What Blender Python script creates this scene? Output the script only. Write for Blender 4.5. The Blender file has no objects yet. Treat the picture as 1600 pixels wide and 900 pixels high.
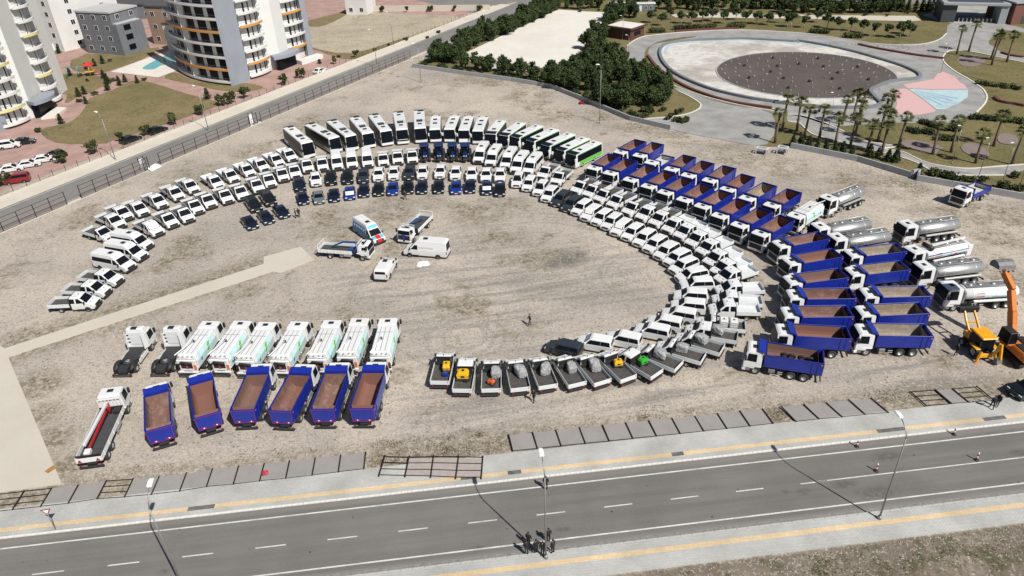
import bpy, bmesh, math, random
import numpy as np
from mathutils import Matrix, Vector
R = math.radians
random.seed(7); RNG = np.random.default_rng(7)
SC = bpy.context.scene; COL = SC.collection
# ---------------------------------------------------------------- camera
cam = bpy.data.cameras.new('camera'); camo = bpy.data.objects.new('camera', cam); COL.objects.link(camo)
PITCH, ROLL, ALT = R(31.5), R(-2.24), 51.3
rx = Vector((1, 0, 0)); fw = Vector((0, math.cos(PITCH), -math.sin(PITCH))); up = Vector((0, math.sin(PITCH), math.cos(PITCH)))
rx2 = rx * math.cos(ROLL) + up * math.sin(ROLL); up2 = up * math.cos(ROLL) - rx * math.sin(ROLL)
M = Matrix((rx2, up2, -fw)).transposed().to_4x4(); M.translation = (0, 0, ALT)
camo.matrix_world = M
cam.sensor_width = 36; cam.lens = 1129 / 1600 * 36; cam.clip_start = 1; cam.clip_end = 5000
SC.camera = camo
# ---------------------------------------------------------------- sky, sun, exposure
SUN_EL = R(48); sx, sy = 0.628, -0.778
w = bpy.data.worlds.new('World'); SC.world = w; w.use_nodes = True
nt = w.node_tree; sky = nt.nodes.new('ShaderNodeTexSky'); sky.sky_type = 'NISHITA'; sky.sun_disc = False
sky.sun_elevation = SUN_EL; sky.sun_rotation = math.atan2(sx, sy); sky.air_density = 1.0; sky.dust_density = 1.0
nt.links.new(sky.outputs[0], nt.nodes['Background'].inputs[0]); nt.nodes['Background'].inputs[1].default_value = 0.05
sl = bpy.data.lights.new('sun', 'SUN'); sl.energy = 4.9; sl.angle = R(0.53); sl.color = (1.0, 0.955, 0.88)
so = bpy.data.objects.new('sun', sl); COL.objects.link(so)
dsun = Vector((sx * math.cos(SUN_EL), sy * math.cos(SUN_EL), math.sin(SUN_EL)))
so.rotation_euler = dsun.to_track_quat('Z', 'Y').to_euler(); so.location = (40, -40, 90)
vs = SC.view_settings; vs.view_transform = 'Standard'; vs.look = 'None'; vs.gamma = 1; vs.exposure = 0.22
# ---------------------------------------------------------------- measured places (metres)
ROWS = {
 'outer_left': [('crew',-58.67,82.82,0.2),('crew',-58.63,86.0,353.0),('crew',-58.11,89.24,345.8),('minibus',-58.18,93.62,338.6),('minibus',-57.76,96.62,339.0),('minibus',-58.31,100.06,339.5),('single',-65.09,103.54,332.1),('crew',-65.32,108.1,324.8),('crew',-65.34,111.24,320.1),('crew',-63.1,112.79,318.3),('crew',-61.11,115.65,316.6),('crew',-59.32,118.82,314.9),('crew',-57.6,121.71,313.1),('crewW',-53.65,123.35,311.8),('crewW',-51.67,125.91,310.4),('crewW',-49.43,128.47,309.3),('crewW',-47.35,130.94,308.2),('crewW',-45.14,133.16,307.1),('crewW',-43.14,135.52,306.0)],
 'inner_left': [('crew',-57.85,105.09,321.3),('single',-56.19,107.85,316.0),('single',-54.15,109.76,313.3),('single',-53.56,112.82,310.6),('single',-52.03,115.11,307.9),('single',-49.59,116.84,305.2),('single',-47.26,118.28,302.6),('single',-45.29,121.0,300.0),('single',-43.56,123.25,297.5),('single',-41.83,125.76,294.9),('single',-39.72,127.11,291.9),('single',-37.95,129.77,289.0),('single',-35.18,130.33,286.1),('van',-32.41,130.68,283.9),('van',-29.62,131.1,281.7),('van',-26.71,131.42,280.6),('single',-23.63,131.41,279.5),('single',-20.94,132.15,278.4),('single',-18.22,132.4,277.3)],
 'tractors': [('tractor',-15.75,132.68,276.4),('tractor',-13.08,132.58,274.5),('tractor',-10.33,132.14,272.6),('tractor',-7.87,131.98,270.6)],
 'minibuses': [('minibus',-4.84,131.47,257.6),('minibus',-2.49,129.63,255.8),('minibus',0.45,128.03,253.9),('minibus',2.46,125.78,251.5),('minibus',4.73,124.89,249.1)],
 'mid_singles': [('single',7.39,121.9,240.3),('single',9.48,119.21,240.3)],
 'pickups': [('pick',-37.25,120.98,286.5),('pick',-34.88,123.18,284.0),('pick',-32.14,123.55,281.5),('pick',-29.11,123.75,279.5),('pick',-26.22,123.85,277.6),('pick',-23.56,124.33,275.7),('pick',-20.73,124.5,273.9),('pick',-17.98,124.61,272.2),('pick',-15.42,124.37,270.4),('pick',-12.16,124.42,268.7),('pick',-9.32,123.52,268.4),('pick',-6.48,122.69,268.1),('pick',-3.74,122.07,267.8),('pick',-1.35,121.62,267.5)],
 'sedans': [('sedan',-35.44,115.16,289.2),('sedan',-32.81,115.29,285.8),('sedan',-30.2,115.8,282.4),('sedan',-27.55,116.49,280.6),('sedan',-25.2,117.28,278.9),('sedan',-22.62,117.62,277.1),('sedan',-20.14,117.74,275.3),('sedan',-17.5,117.93,274.7),('sedan',-15.11,117.84,274.2),('sedan',-12.1,117.72,273.6),('sedan',-9.08,117.14,272.5),('sedan',-6.66,117.25,271.5),('sedan',-3.71,116.31,270.4),('sedan',-1.44,115.5,269.3)],
 'dark_cluster': [('sedan',-42.08,106.16,304.1),('sedan',-39.89,107.99,303.1),('sedan',-37.95,109.97,302.1),('suv',-43.31,112.89,300.7),('suv',-41.4,115.2,298.6)],
 'coaches': [('coach',-41.81,140.36,301.7),('coach',-37.29,142.08,306.1),('coach',-33.53,143.36,300.7),('coach',-29.7,144.74,292.9),('coach',-26.09,145.84,290.1),('coach',-21.89,146.6,279.8),('coach',-17.94,147.04,276.2),('midi',-14.56,145.7,273.4),('midi',-10.99,145.46,265.6),('midi',-8.1,144.58,265.8),('midi',-5.09,143.74,263.3),('green',-1.97,141.51,255.2),('green',1.26,140.03,243.0),('green',4.22,138.41,230.8),('green',7.07,135.97,229.2),('green',9.94,133.08,227.7),('green',12.51,130.29,227.5),('green',14.45,128.0,227.4)],
 'small_vans': [('mini',1.77,118.59,259.5),('mini',3.79,116.83,254.1),('mini',5.71,114.67,248.7),('mini',7.0,112.07,243.4),('mini',8.74,110.2,238.4),('mini',10.37,107.89,233.4),('mini',11.89,106.32,232.8),('mini',13.12,104.18,232.3),('mini',14.6,102.35,231.7),('mini',15.93,100.75,231.2),('mini',17.14,98.76,230.7),('mini',18.52,96.95,230.1),('mini',19.93,95.01,227.5),('mini',21.16,92.86,224.9),('mini',22.34,90.72,222.2),('mini',23.39,88.54,217.5),('mini',23.86,86.33,212.7),('mini',24.33,83.75,197.0),('mini',24.42,81.3,179.5),('mini',23.0,78.66,169.1),('mini',22.11,76.35,166.0),('mini',20.57,74.41,158.9),('mini',18.47,72.77,156.3),('mini',16.64,71.16,156.0),('mini',13.01,69.72,155.7),('mini',9.53,69.18,159.3),('mini',5.81,68.47,155.2)],
 'arc_pickups': [('single',13.13,114.64,227.2),('single',14.96,112.8,225.8),('single',16.63,110.63,224.3),('single',18.45,108.24,222.9),('single',20.59,105.4,222.6),('crew',22.44,103.52,222.3),('crew',24.1,101.28,222.1),('crewW',25.81,98.82,221.0),('crewW',27.1,96.6,219.8),('crewW',28.28,94.08,218.7),('crewW',29.34,91.33,214.9),('crewW',29.6,88.17,211.1),('crewW',30.09,85.36,207.6),('crewW',30.1,83.14,204.1),('crewW',29.48,79.53,181.7),('crewW',28.44,76.77,170.1),('crewW',27.46,74.87,173.1),('single',25.02,71.62,165.9),('crew',23.35,69.83,158.6),('single',21.39,67.98,148.3),('single',18.78,66.5,148.8),('single',16.02,65.62,139.3),('crew',13.58,64.86,129.7),('single',11.13,64.54,115.1),('single',8.45,64.07,112.4),('single',5.82,63.92,107.0),('single',2.95,63.93,101.7),('single',0.21,63.72,96.3),('single',-2.64,63.73,88.6),('crew',-5.55,64.1,84.9),('single',-8.07,65.45,85.3)],
 'dump_front': [('dump',17.05,120.47,232.5),('dump',19.59,117.86,231.0),('dump',22.51,114.61,229.5),('dump',25.05,111.65,228.0),('dump',27.4,108.88,226.5),('dump',29.77,105.93,225.7),('dump',32.0,103.21,224.9),('dump',33.78,99.65,224.2),('dump',35.86,96.28,222.1),('dump',38.15,93.4,220.1),('dump',40.44,88.8,197.2),('dump',40.2,83.85,193.6),('dump',38.73,78.85,189.6),('dump',37.93,74.8,178.0),('dump',35.9,70.89,176.9),('dump',33.93,67.04,170.8),('dump',29.6,63.46,160.3)],
 'dump_back': [('dump',22.77,127.48,228.8),('dump',25.8,125.53,231.3),('tipper',27.22,121.67,231.2),('dump',30.14,118.5,231.2),('dump',32.51,115.45,229.3),('dump',35.55,112.97,227.5),('dump',37.43,109.07,225.4),('dump',39.68,105.33,222.9),('dump',42.58,102.53,222.3),('sweep',44.88,98.5,222.3)],
 'dump_right': [('dump',49.16,85.07,187.4),('dump',47.37,80.34,188.6),('dump',46.89,74.58,179.0),('dump',44.79,70.8,180.3),('dump',42.96,66.65,174.0)],
 'tankers': [('tanker',52.8,103.84,212.6),('tanker',48.23,93.4,194.3),('tanker',49.42,89.77,192.3),('tanker',60.68,92.83,191.7),('tanker',57.98,85.65,195.0),('tanker',57.09,80.82,187.5),('tanker',57.93,75.31,182.7)],
 'lone': [('tipper',73.99,105.04,212.2)],
 'units': [('unit',-45.39,70.4,89.8),('unit',-40.88,70.24,87.8)],
 'sweepers': [('sweep',-37.21,70.42,84.1),('sweep',-33.38,70.18,84.0),('sweep',-30.15,69.73,83.8),('sweep',-26.3,69.58,83.7),('sweep',-22.14,69.61,85.3),('sweep',-18.76,69.73,86.9),('sweep',-15.11,69.55,88.5)],
 'dump_low': [('dump',-37.47,58.67,113.2),('dump',-33.23,60.26,114.8),('dump',-28.16,61.21,90.0),('dump',-23.65,60.76,83.8),('dump',-19.59,60.83,87.2),('dump',-15.51,60.69,87.3)],
 'crane_low': [('craneL',-42.8,57.19,97.9)],
 'centre': [('craneM',-24.32,94.67,347.4),('bigvan',-21.78,100.31,308.7),('craneM',-14.7,101.33,250.1),('bigvan',-12.3,93.92,166.3),('midvan',-17.7,89.08,80.7)],
}
POLY = [
 ('park_lawn', [(-25.44,203.58),(2.09,186.17),(11.5,179.08),(26.84,151.6),(33.89,144.17),(49.29,132.4),(54.3,131.5),(64.06,123.52),(70.16,114.58),(83.03,105.16),(93.28,96.76),(161.65,110.67),(505.87,408.92),(94.04,584.6),(27.3,318.7),(16.49,292.22),(-5.07,245.57),(-17.97,217.65)]),
 ('white_lot', [(-11.98,213.66),(-4.31,228.32),(20.58,274.98),(29.96,269.56),(40.04,265.26),(38.56,261.08),(34.32,252.28),(25.38,223.32),(20.55,207.06),(15.45,199.45),(10.22,196.24),(3.92,192.66),(-3.38,196.95),(-9.16,205.96)]),
 ('soil_patch', [(14.89,198.86),(20.55,207.06),(25.76,223.26),(27.45,211.89),(23.97,190.36),(17.13,188.87)]),
 ('pool_floor', [(44.39,208.09),(46.98,215.12),(51.44,218.27),(56.91,219.34),(64.61,219.37),(72.13,218.75),(84.08,213.44),(85.75,213.7),(91.14,207.24),(95.58,199.51),(98.65,191.65),(101.19,183.61),(101.64,176.4),(99.57,172.64),(95.02,171.56),(91.38,170.21),(87.72,167.51),(84.5,164.32),(83.24,159.52),(82.57,154.88),(80.27,152.9),(78.03,152.52),(71.8,153.16),(66.07,155.3),(60.56,158.53),(61.2,158.53),(56.39,161.88),(50.87,167.91),(47.45,173.99),(44.62,181.75),(43.15,189.9),(43.16,199.56)]),
 ('plaza', [(36.5,216.85),(39.23,222.33),(42.93,227.48),(48.08,229.43),(54.17,230.96),(64.76,232.01),(74.31,231.49),(88.24,225.22),(92.52,222.38),(101.72,211.94),(105.2,208.0),(111.63,205.29),(117.71,205.55),(124.11,209.65),(130.09,216.79),(139.03,230.02),(152.0,224.3),(153.98,218.65),(151.12,214.07),(147.99,217.66),(142.87,213.54),(137.5,207.74),(134.38,202.77),(134.01,199.3),(132.28,193.64),(134.14,186.92),(131.96,183.43),(129.48,187.65),(126.3,193.77),(123.85,196.66),(120.46,197.21),(116.12,192.12),(113.23,186.29),(111.53,179.17),(110.77,171.05),(109.75,163.57),(108.92,160.92),(107.2,157.01),(104.04,152.48),(99.18,147.04),(93.23,142.92),(88.3,140.97),(84.09,141.89),(79.3,142.89),(77.9,143.48),(73.61,142.41),(66.55,142.62),(62.65,148.85),(54.67,153.91),(58.09,152.61),(52.69,157.34),(48.15,162.16),(45.22,165.76),(42.98,169.81),(40.43,175.4),(38.09,184.62),(36.53,190.88),(36.15,198.42),(33.01,194.55)]),
 ('verge_ring', [(39.19,203.6),(41.21,211.66),(45.92,219.86),(52.7,224.12),(58.3,225.24),(57.69,223.96),(52.13,221.49),(46.99,219.02),(43.72,216.3),(41.57,210.37),(40.39,202.26),(40.51,190.29),(42.93,176.41),(46.03,168.14),(51.17,160.21),(58.56,154.73),(58.27,153.17),(52.79,157.7),(48.31,162.78),(45.45,166.72),(43.22,170.89),(40.7,176.72),(38.53,185.54),(37.69,192.79)]),
 ('apron', [(33.89,144.17),(26.78,151.18),(30.36,151.18),(37.81,152.43),(42.14,155.44),(43.97,158.88),(43.93,161.74),(42.79,166.33),(41.37,170.13),(40.15,176.79),(44.97,166.04),(50.35,158.54),(57.46,151.32),(50.57,133.31),(41.96,137.52)]),
 ('south_path', [(60.65,150.43),(63.38,149.1),(66.58,143.24),(68.54,135.27),(69.47,132.93),(74.02,129.71),(71.09,128.65),(73.93,126.58),(75.63,121.03),(80.5,117.98),(86.65,118.29),(91.52,118.73),(90.05,116.38),(85.51,114.41),(78.9,115.08),(74.9,116.39),(73.78,121.22),(71.8,124.75),(69.72,125.65),(71.91,125.27),(69.69,127.04),(65.34,132.29),(61.98,136.59),(61.09,138.44),(60.99,141.44),(60.89,144.54),(59.13,146.02)]),
 ('splash_pink_a', [(93.96,168.42),(98.46,170.07),(102.88,171.77),(106.12,176.11),(108.26,177.65),(108.89,173.29),(107.42,168.82),(107.44,166.55),(106.35,163.19),(98.98,163.65),(93.59,165.36)]),
 ('splash_blue', [(93.54,164.93),(98.77,163.24),(106.21,162.77),(103.2,157.54),(98.83,153.15),(93.68,149.55),(92.19,149.74),(93.05,156.85)]),
 ('splash_pink_b', [(88.7,163.64),(92.7,165.48),(93.24,164.64),(92.81,156.38),(91.83,149.32),(90.62,148.1),(87.07,146.74),(81.82,148.28),(84.84,152.54),(86.5,155.71)]),
 ('island_bed', [(119.88,196.13),(123.6,196.2),(125.87,193.02),(131.11,182.06),(121.64,166.92),(116.36,167.02),(113.12,170.71),(111.83,174.93),(112.26,181.95),(114.17,187.68),(116.89,192.81)]),
 ('round_pad', [(117.07,187.24),(119.78,190.74),(123.43,192.26),(124.9,189.94),(123.74,186.21),(120.84,182.87),(117.56,181.16),(115.85,182.88)]),
 ('round_pad', [(76.32,132.08),(78.9,132.54),(82.01,128.53),(80.48,126.57),(78.2,125.09),(75.47,129.25)]),
 ('round_pad', [(85.5,128.14),(87.53,129.73),(89.27,129.17),(88.87,124.97),(87.16,122.44),(85.3,122.64),(84.63,125.43)]),
 ('round_pad', [(95.37,132.95),(97.46,134.26),(98.55,132.59),(97.31,129.73),(95.31,128.14),(93.53,129.42)]),
 ('cream_path', [(98.14,250.98),(102.42,248.88),(133.07,241.67),(131.81,234.79),(128.01,234.36),(100.28,243.15)]),
 ('cream_path', [(57.69,258.98),(75.34,258.49),(96.79,249.4),(95.09,244.59),(77.6,249.1),(58.59,253.94)]),
 ('gate_plaza', [(135.86,242.35),(143.28,247.14),(153.7,264.02),(181.35,262.44),(176.65,254.92),(152.0,224.3),(138.48,229.01),(136.26,232.8)]),
 ('far_lot', [(-36.57,309.1),(-65.69,453.06),(88.73,499.36),(34.76,355.04),(15.57,297.83),(-3.07,288.49),(-8.78,272.6)]),
 ('far_street', [(19.62,302.53),(53.21,292.39),(117.97,270.63),(190.55,243.88),(207.98,268.76),(128.91,298.1),(58.67,324.17),(32.08,327.23)]),
 ('housing_paving', [(-93.49,124.56),(-79.59,148.49),(-61.85,179.63),(-32.94,233.14),(-7.34,283.07),(-5.53,292.9),(-21.43,314.5),(-90.68,367.47),(-219.61,470.28),(-369.91,513.17),(-225.05,271.41),(-99.94,113.16)]),
 ('lawn', [(-104.94,159.95),(-96.71,150.69),(-85.59,148.97),(-84.63,150.62),(-77.68,159.13),(-69.15,173.29),(-69.82,175.93),(-80.17,183.97),(-95.23,196.99),(-100.99,199.35),(-102.67,190.53),(-105.35,183.86),(-103.49,178.31),(-101.27,170.55),(-101.08,164.12)]),
 ('lawn', [(-123.22,194.05),(-126.8,207.04),(-121.3,209.59),(-111.36,204.83),(-106.95,200.99),(-107.18,194.84),(-107.84,189.07),(-109.11,185.73),(-109.2,181.01),(-110.27,181.14),(-112.57,186.88),(-115.5,189.38),(-117.79,188.98)]),
 ('lawn', [(-132.09,229.46),(-129.36,234.05),(-116.55,230.0),(-113.38,236.66),(-108.86,238.04),(-108.57,223.86),(-112.08,213.41),(-114.89,209.51),(-121.22,211.28),(-127.04,217.41)]),
 ('lawn', [(-160.46,257.91),(-148.66,270.83),(-138.69,251.87),(-141.77,230.98),(-142.17,227.14)]),
 ('lawn', [(-92.58,200.54),(-92.19,206.48),(-82.69,196.52),(-71.76,190.95),(-67.99,192.43),(-62.19,187.68),(-65.34,184.31),(-72.48,186.21),(-81.19,192.26)]),
 ('pool_deck', [(-111.89,209.92),(-108.23,221.91),(-103.82,236.15),(-92.29,208.75),(-94.93,201.67)]),
 ('swimming_pool', [(-103.7,212.16),(-103.86,219.38),(-101.74,230.66),(-96.45,217.33),(-99.31,215.04),(-99.9,210.73)]),
 ('pink_path', [(-138.83,220.08),(-135.96,241.39),(-130.16,235.2),(-130.5,228.24),(-134.69,216.76)]),
 ('sand_lot', [(-67.79,266.65),(-63.04,276.83),(-56.07,287.35),(-45.73,282.25),(-30.96,276.38),(-14.94,268.97),(-19.39,257.67),(-32.39,237.2),(-44.99,221.59),(-59.45,232.03)]),
 ('sand_verge', [(-58.98,229.87),(-44.82,220.59),(-32.39,237.2),(-30.84,236.94),(-42.73,213.66),(-55.3,225.22)]),
 ('sand_verge', [(-69.04,272.33),(-59.25,284.93),(-57.2,280.05),(-61.39,262.83),(-66.89,262.53)]),
 ('concrete_slab', [(-71.23,77.97),(-64.37,74.71),(-63.21,73.83),(-44.26,50.6),(-49.83,49.83),(-58.75,48.54)]),
 ('concrete_path', [(-63.29,73.97),(-36.33,93.1),(-36.92,95.28),(-32.01,98.1),(-29.15,93.87),(-33.25,90.25),(-34.48,90.71),(-62.11,71.92)]),
]
PTS = {
 'back_fence': [(-90.63,93.76),(-83.2,106.96),(-71.14,127.41),(-55.27,156.28),(-42.53,178.69),(-26.77,211.55)],
 'park_wall': [(-24.94,202.15),(-10.29,192.21),(2.06,184.41),(11.39,177.42),(19.36,163.94),(26.71,150.77),(34.07,143.76)],
 'park_wall2': [(54.42,131.14),(63.93,123.22),(69.66,114.91)],
 'park_wall3': [(69.97,113.76),(82.74,104.69),(93.13,96.55)],
 'belt_tree': [(-18.66,206.36),(-16.66,207.2),(-13.89,204.5),(-17.93,213.3),(-15.37,210.5),(-12.98,210.13),(-12.07,217.29),(-10.31,219.53),(-8.58,224.46),(-6.46,229.53),(-4.22,229.85),(-2.62,232.38),(-6.25,236.61),(-0.31,238.52),(1.37,239.72),(3.44,243.16),(5.93,247.41),(8.12,251.05),(10.01,254.84),(12.36,259.54),(14.68,262.62),(16.87,268.56),(19.45,273.72),(-10.21,198.46),(-7.35,196.97),(-4.52,194.46),(1.51,190.51),(-0.09,193.81),(4.43,188.1),(7.56,185.7),(10.91,179.58),(13.02,176.58),(14.9,174.56),(16.81,173.43),(6.95,257.97),(11.59,265.92),(15.75,274.46)],
 'belt_tree2': [(17.89,182.76),(20.96,187.69),(24.22,190.0),(24.1,198.8),(27.57,201.36),(25.75,213.11),(28.44,221.56),(27.82,227.32),(31.27,226.73),(36.83,251.03),(33.8,242.63),(40.31,255.06),(43.52,256.85),(27.91,186.69),(30.01,181.05),(30.9,191.87),(29.09,198.05),(32.55,183.32),(34.25,180.45),(27.18,207.83),(20.15,174.59),(22.33,164.04),(25.06,162.48),(26.16,157.66),(29.18,160.77),(32.51,159.17),(36.12,164.71),(35.72,172.48),(32.26,170.3),(29.68,173.3),(25.48,176.6),(23.05,182.62),(17.86,179.04),(14.99,178.04),(12.24,184.15),(38.2,169.51)],
 'row_tree': [(48.96,246.47),(51.31,241.61),(56.02,249.72),(58.26,243.62),(61.4,243.04),(65.27,244.55),(68.46,245.08),(71.18,241.22),(76.66,245.81),(77.99,239.96),(80.95,238.32),(84.08,236.66),(88.54,239.09),(89.89,232.41),(88.76,232.62),(93.27,230.7),(99.8,237.35),(100.08,229.47),(102.14,225.88),(105.17,224.29),(107.32,220.8),(108.6,216.56),(111.68,215.05),(114.73,213.55),(117.93,217.92),(118.36,214.87)],
 'far_tree': [(27.55,274.02),(31.76,274.51),(24.09,276.07),(35.48,275.11),(47.87,271.24),(51.31,273.23),(55.8,269.63),(58.49,267.76),(62.17,268.33),(64.99,267.23),(67.42,264.65),(70.79,266.06),(73.65,263.4),(78.8,267.6),(80.22,260.04),(83.59,261.4),(87.0,262.77),(90.13,261.62),(92.79,262.12),(95.73,260.49),(98.85,260.88),(95.16,254.14),(97.13,252.46),(100.42,253.1),(102.56,252.67),(106.09,254.57),(107.78,250.36),(109.89,251.22),(112.89,249.86),(116.01,251.29),(116.92,249.83),(119.24,249.37),(122.08,250.09),(122.43,247.47),(125.79,249.35),(128.77,249.27),(131.28,250.32)],
 'cone_tree': [(131.99,248.63),(133.6,247.8),(135.88,247.34),(138.16,247.4),(139.99,247.55),(141.47,247.51),(54.97,131.8),(56.45,131.64),(57.63,130.7),(58.9,129.77),(60.24,128.84),(61.48,127.92),(62.61,127.03),(63.81,125.88),(66.77,125.07),(67.94,124.2),(69.13,122.6),(70.12,122.01),(69.24,123.01),(70.5,122.54),(71.07,115.56)],
 'bush': [(73.49,115.02),(75.63,114.21),(77.22,112.88),(78.44,112.18),(80.55,112.26),(81.92,109.58),(82.93,108.65),(86.75,113.4),(83.93,107.73)],
 'palm': [(120.08,193.12),(124.74,195.68),(125.4,186.72),(122.74,181.85),(127.9,184.05),(52.34,134.01),(56.1,140.8),(58.82,140.18),(59.23,136.9),(61.36,134.95),(63.08,131.45),(69.13,142.94),(65.4,130.12),(72.55,145.69),(67.49,127.53),(72.64,142.52),(71.86,132.66),(69.41,125.79),(76.74,141.42),(77.8,141.29),(68.77,135.82),(71.56,129.67),(74.54,129.71),(78.56,125.05),(82.27,125.68),(83.67,120.19),(91.44,127.85),(89.44,118.95)],
 'housing_shrub': [(-140.58,226.89),(-139.74,235.7),(-138.23,242.84),(-113.68,200.35),(-119.66,217.2),(-118.49,219.76),(-117.55,222.4),(-120.59,213.79),(-121.91,207.17),(-118.74,206.22),(-110.56,203.1),(-106.69,197.05),(-105.96,199.27),(-102.53,194.95),(-103.79,190.68),(-105.0,186.57),(-108.44,187.73),(-108.9,185.7),(-106.2,180.62),(-103.82,179.0),(-102.15,163.69),(-104.53,158.51),(-102.35,197.99),(-98.55,196.68),(-97.75,198.9),(-73.61,179.04),(-159.33,268.84),(-161.66,264.2),(-158.96,275.32)],
 'roadside_tree': [(-82.59,149.9),(-78.21,153.4),(-74.34,159.83),(-71.34,166.27),(-68.14,173.16),(-66.14,174.17),(-64.3,178.48),(-84.85,143.08),(-88.97,138.23),(-94.03,127.55),(-57.1,189.42),(-54.22,195.08),(-47.41,208.98),(-43.28,215.59)],
 'hedge': [(45.93,232.48),(50.38,232.3),(54.12,235.13),(60.15,235.72),(60.59,235.64),(67.62,236.47),(70.92,235.24),(76.27,234.9),(92.81,223.77),(97.43,222.13),(99.89,216.5),(104.29,215.35)],
 'lamp_far': [(-34.99,203.65),(-33.34,228.14),(-21.26,186.65),(20.07,149.67),(-65.12,154.47),(-78.31,138.4),(-154.63,259.31),(33.95,199.18),(36.23,224.41),(66.14,142.17),(107.5,177.09),(79.66,120.61),(80.9,114.28),(83.42,111.69),(84.79,109.3)],
 'parked_car': [(-105.29,148.55),(-103.45,150.76),(-97.17,134.9),(-94.86,136.98),(-93.19,139.53),(-92.07,142.5),(-92.55,128.91),(-80.07,149.62),(-76.56,154.97),(-49.89,200.03),(-67.77,192.39)],
 'post_a': [(-47.24,47.43),(-44.75,47.69),(-42.31,47.95),(-39.81,48.37),(-37.26,48.47),(-34.8,48.66),(-32.23,48.93),(-29.83,49.36),(-27.33,49.56),(-24.89,49.84),(-22.43,50.04),(-19.96,50.32),(-17.48,50.61),(-15.05,50.9)],
 'post_b': [(-0.54,52.54),(1.91,52.76),(4.29,52.99),(6.73,53.21),(9.13,53.4),(11.54,53.63),(13.96,53.84),(16.39,54.05),(18.83,54.28),(21.23,54.52),(23.64,54.76),(26.07,55.0)],
 'post_c': [(28.47,55.15),(30.92,55.4),(33.35,55.55),(35.82,55.8),(38.27,55.95)],
 'post_d': [(42.59,56.79),(45.33,56.93),(47.19,57.02),(49.88,57.17)],
 'frame_px': [(-13.47,49.82),(-10.93,49.6),(-8.46,49.39),(-6.06,49.1),(-3.63,48.97),(-13.21,52.61),(-10.78,52.39),(-8.37,52.35),(-5.89,52.21),(-3.49,51.99)],
 'person': [(2.05,74.52),(1.87,60.02),(-35.11,108.39),(-34.63,108.59),(-17.75,114.09),(50.14,65.15),(48.88,56.02),(49.56,56.28),(2.42,47.54),(2.29,41.6),(0.56,41.28),(0.36,40.31),(1.18,40.4),(1.7,40.12),(2.58,40.33)],
 'cone': [(33.09,51.49),(33.51,48.24),(43.46,49.12),(43.21,52.63)],
 'lamp_near': [(31.23,42.61),(1.96,39.91),(-27.97,38.3)],
 'rings': [(-6.15,73.41),(-6.65,71.95),(17.91,86.64),(7.97,90.53),(-16.02,104.59)],
 'misc': [(-41.91,44.97),(-46.34,52.56),(-12.83,91.24),(17.56,163.69),(48.15,128.78),(51.88,128.38),(54.43,129.44),(-24.61,50.81),(37.9,52.84),(-25.44,58.15),(39.88,59.86)],
 'bench_a': [(108.52,156.33),(107.84,153.94),(108.4,152.41),(109.76,151.27),(110.88,149.71)],
 'bench_b': [(131.83,192.89),(132.32,190.37),(133.24,188.63),(135.57,186.7)],
 'garden_hedge': [(80.24,137.42),(83.86,135.04),(85.13,141.77),(86.88,138.26),(86.93,137.85),(89.32,136.77),(83.29,132.43),(86.11,131.36),(95.76,143.48),(100.52,141.62),(100.78,141.59),(104.18,139.08),(73.78,116.5),(76.78,112.93),(110.37,166.7),(116.91,161.43)],
 'basin': [(94.76,172.54),(95.32,173.91),(95.77,175.33),(96.13,176.77),(96.39,178.24),(96.55,179.71),(96.6,181.2),(96.55,182.69),(96.39,184.16),(96.13,185.63),(95.77,187.07),(95.32,188.49),(94.76,189.86),(94.11,191.2),(93.36,192.49),(92.53,193.72),(91.62,194.89),(90.62,196.0),(89.55,197.03),(88.41,197.98),(87.21,198.86),(85.95,199.65),(84.64,200.34),(83.28,200.95),(81.88,201.46),(80.45,201.87),(79.0,202.18),(77.53,202.38),(76.04,202.49),(74.56,202.49),(73.07,202.38),(71.6,202.18),(70.15,201.87),(68.72,201.46),(67.32,200.95),(65.96,200.34),(64.65,199.65),(63.39,198.86),(62.19,197.98),(61.05,197.03),(59.98,196.0),(58.98,194.89),(58.07,193.72),(57.24,192.49),(56.49,191.2),(55.84,189.86),(55.28,188.49),(54.83,187.07),(54.47,185.63),(54.21,184.16),(54.05,182.69),(54.0,181.2),(54.05,179.71),(54.21,178.24),(54.47,176.77),(54.83,175.33),(55.28,173.91),(55.84,172.54),(56.49,171.2),(57.24,169.91),(58.07,168.68),(58.98,167.51),(59.98,166.4),(61.05,165.37),(62.19,164.42),(63.39,163.54),(64.65,162.75),(65.96,162.06),(67.32,161.45),(68.72,160.94),(70.15,160.53),(71.6,160.22),(73.07,160.02),(74.56,159.91),(76.04,159.91),(77.53,160.02),(79.0,160.22),(80.45,160.53),(81.88,160.94),(82.15,157.74),(83.1,160.51),(84.15,164.37),(87.77,168.29),(91.33,170.76),(93.95,171.77)],
}
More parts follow.
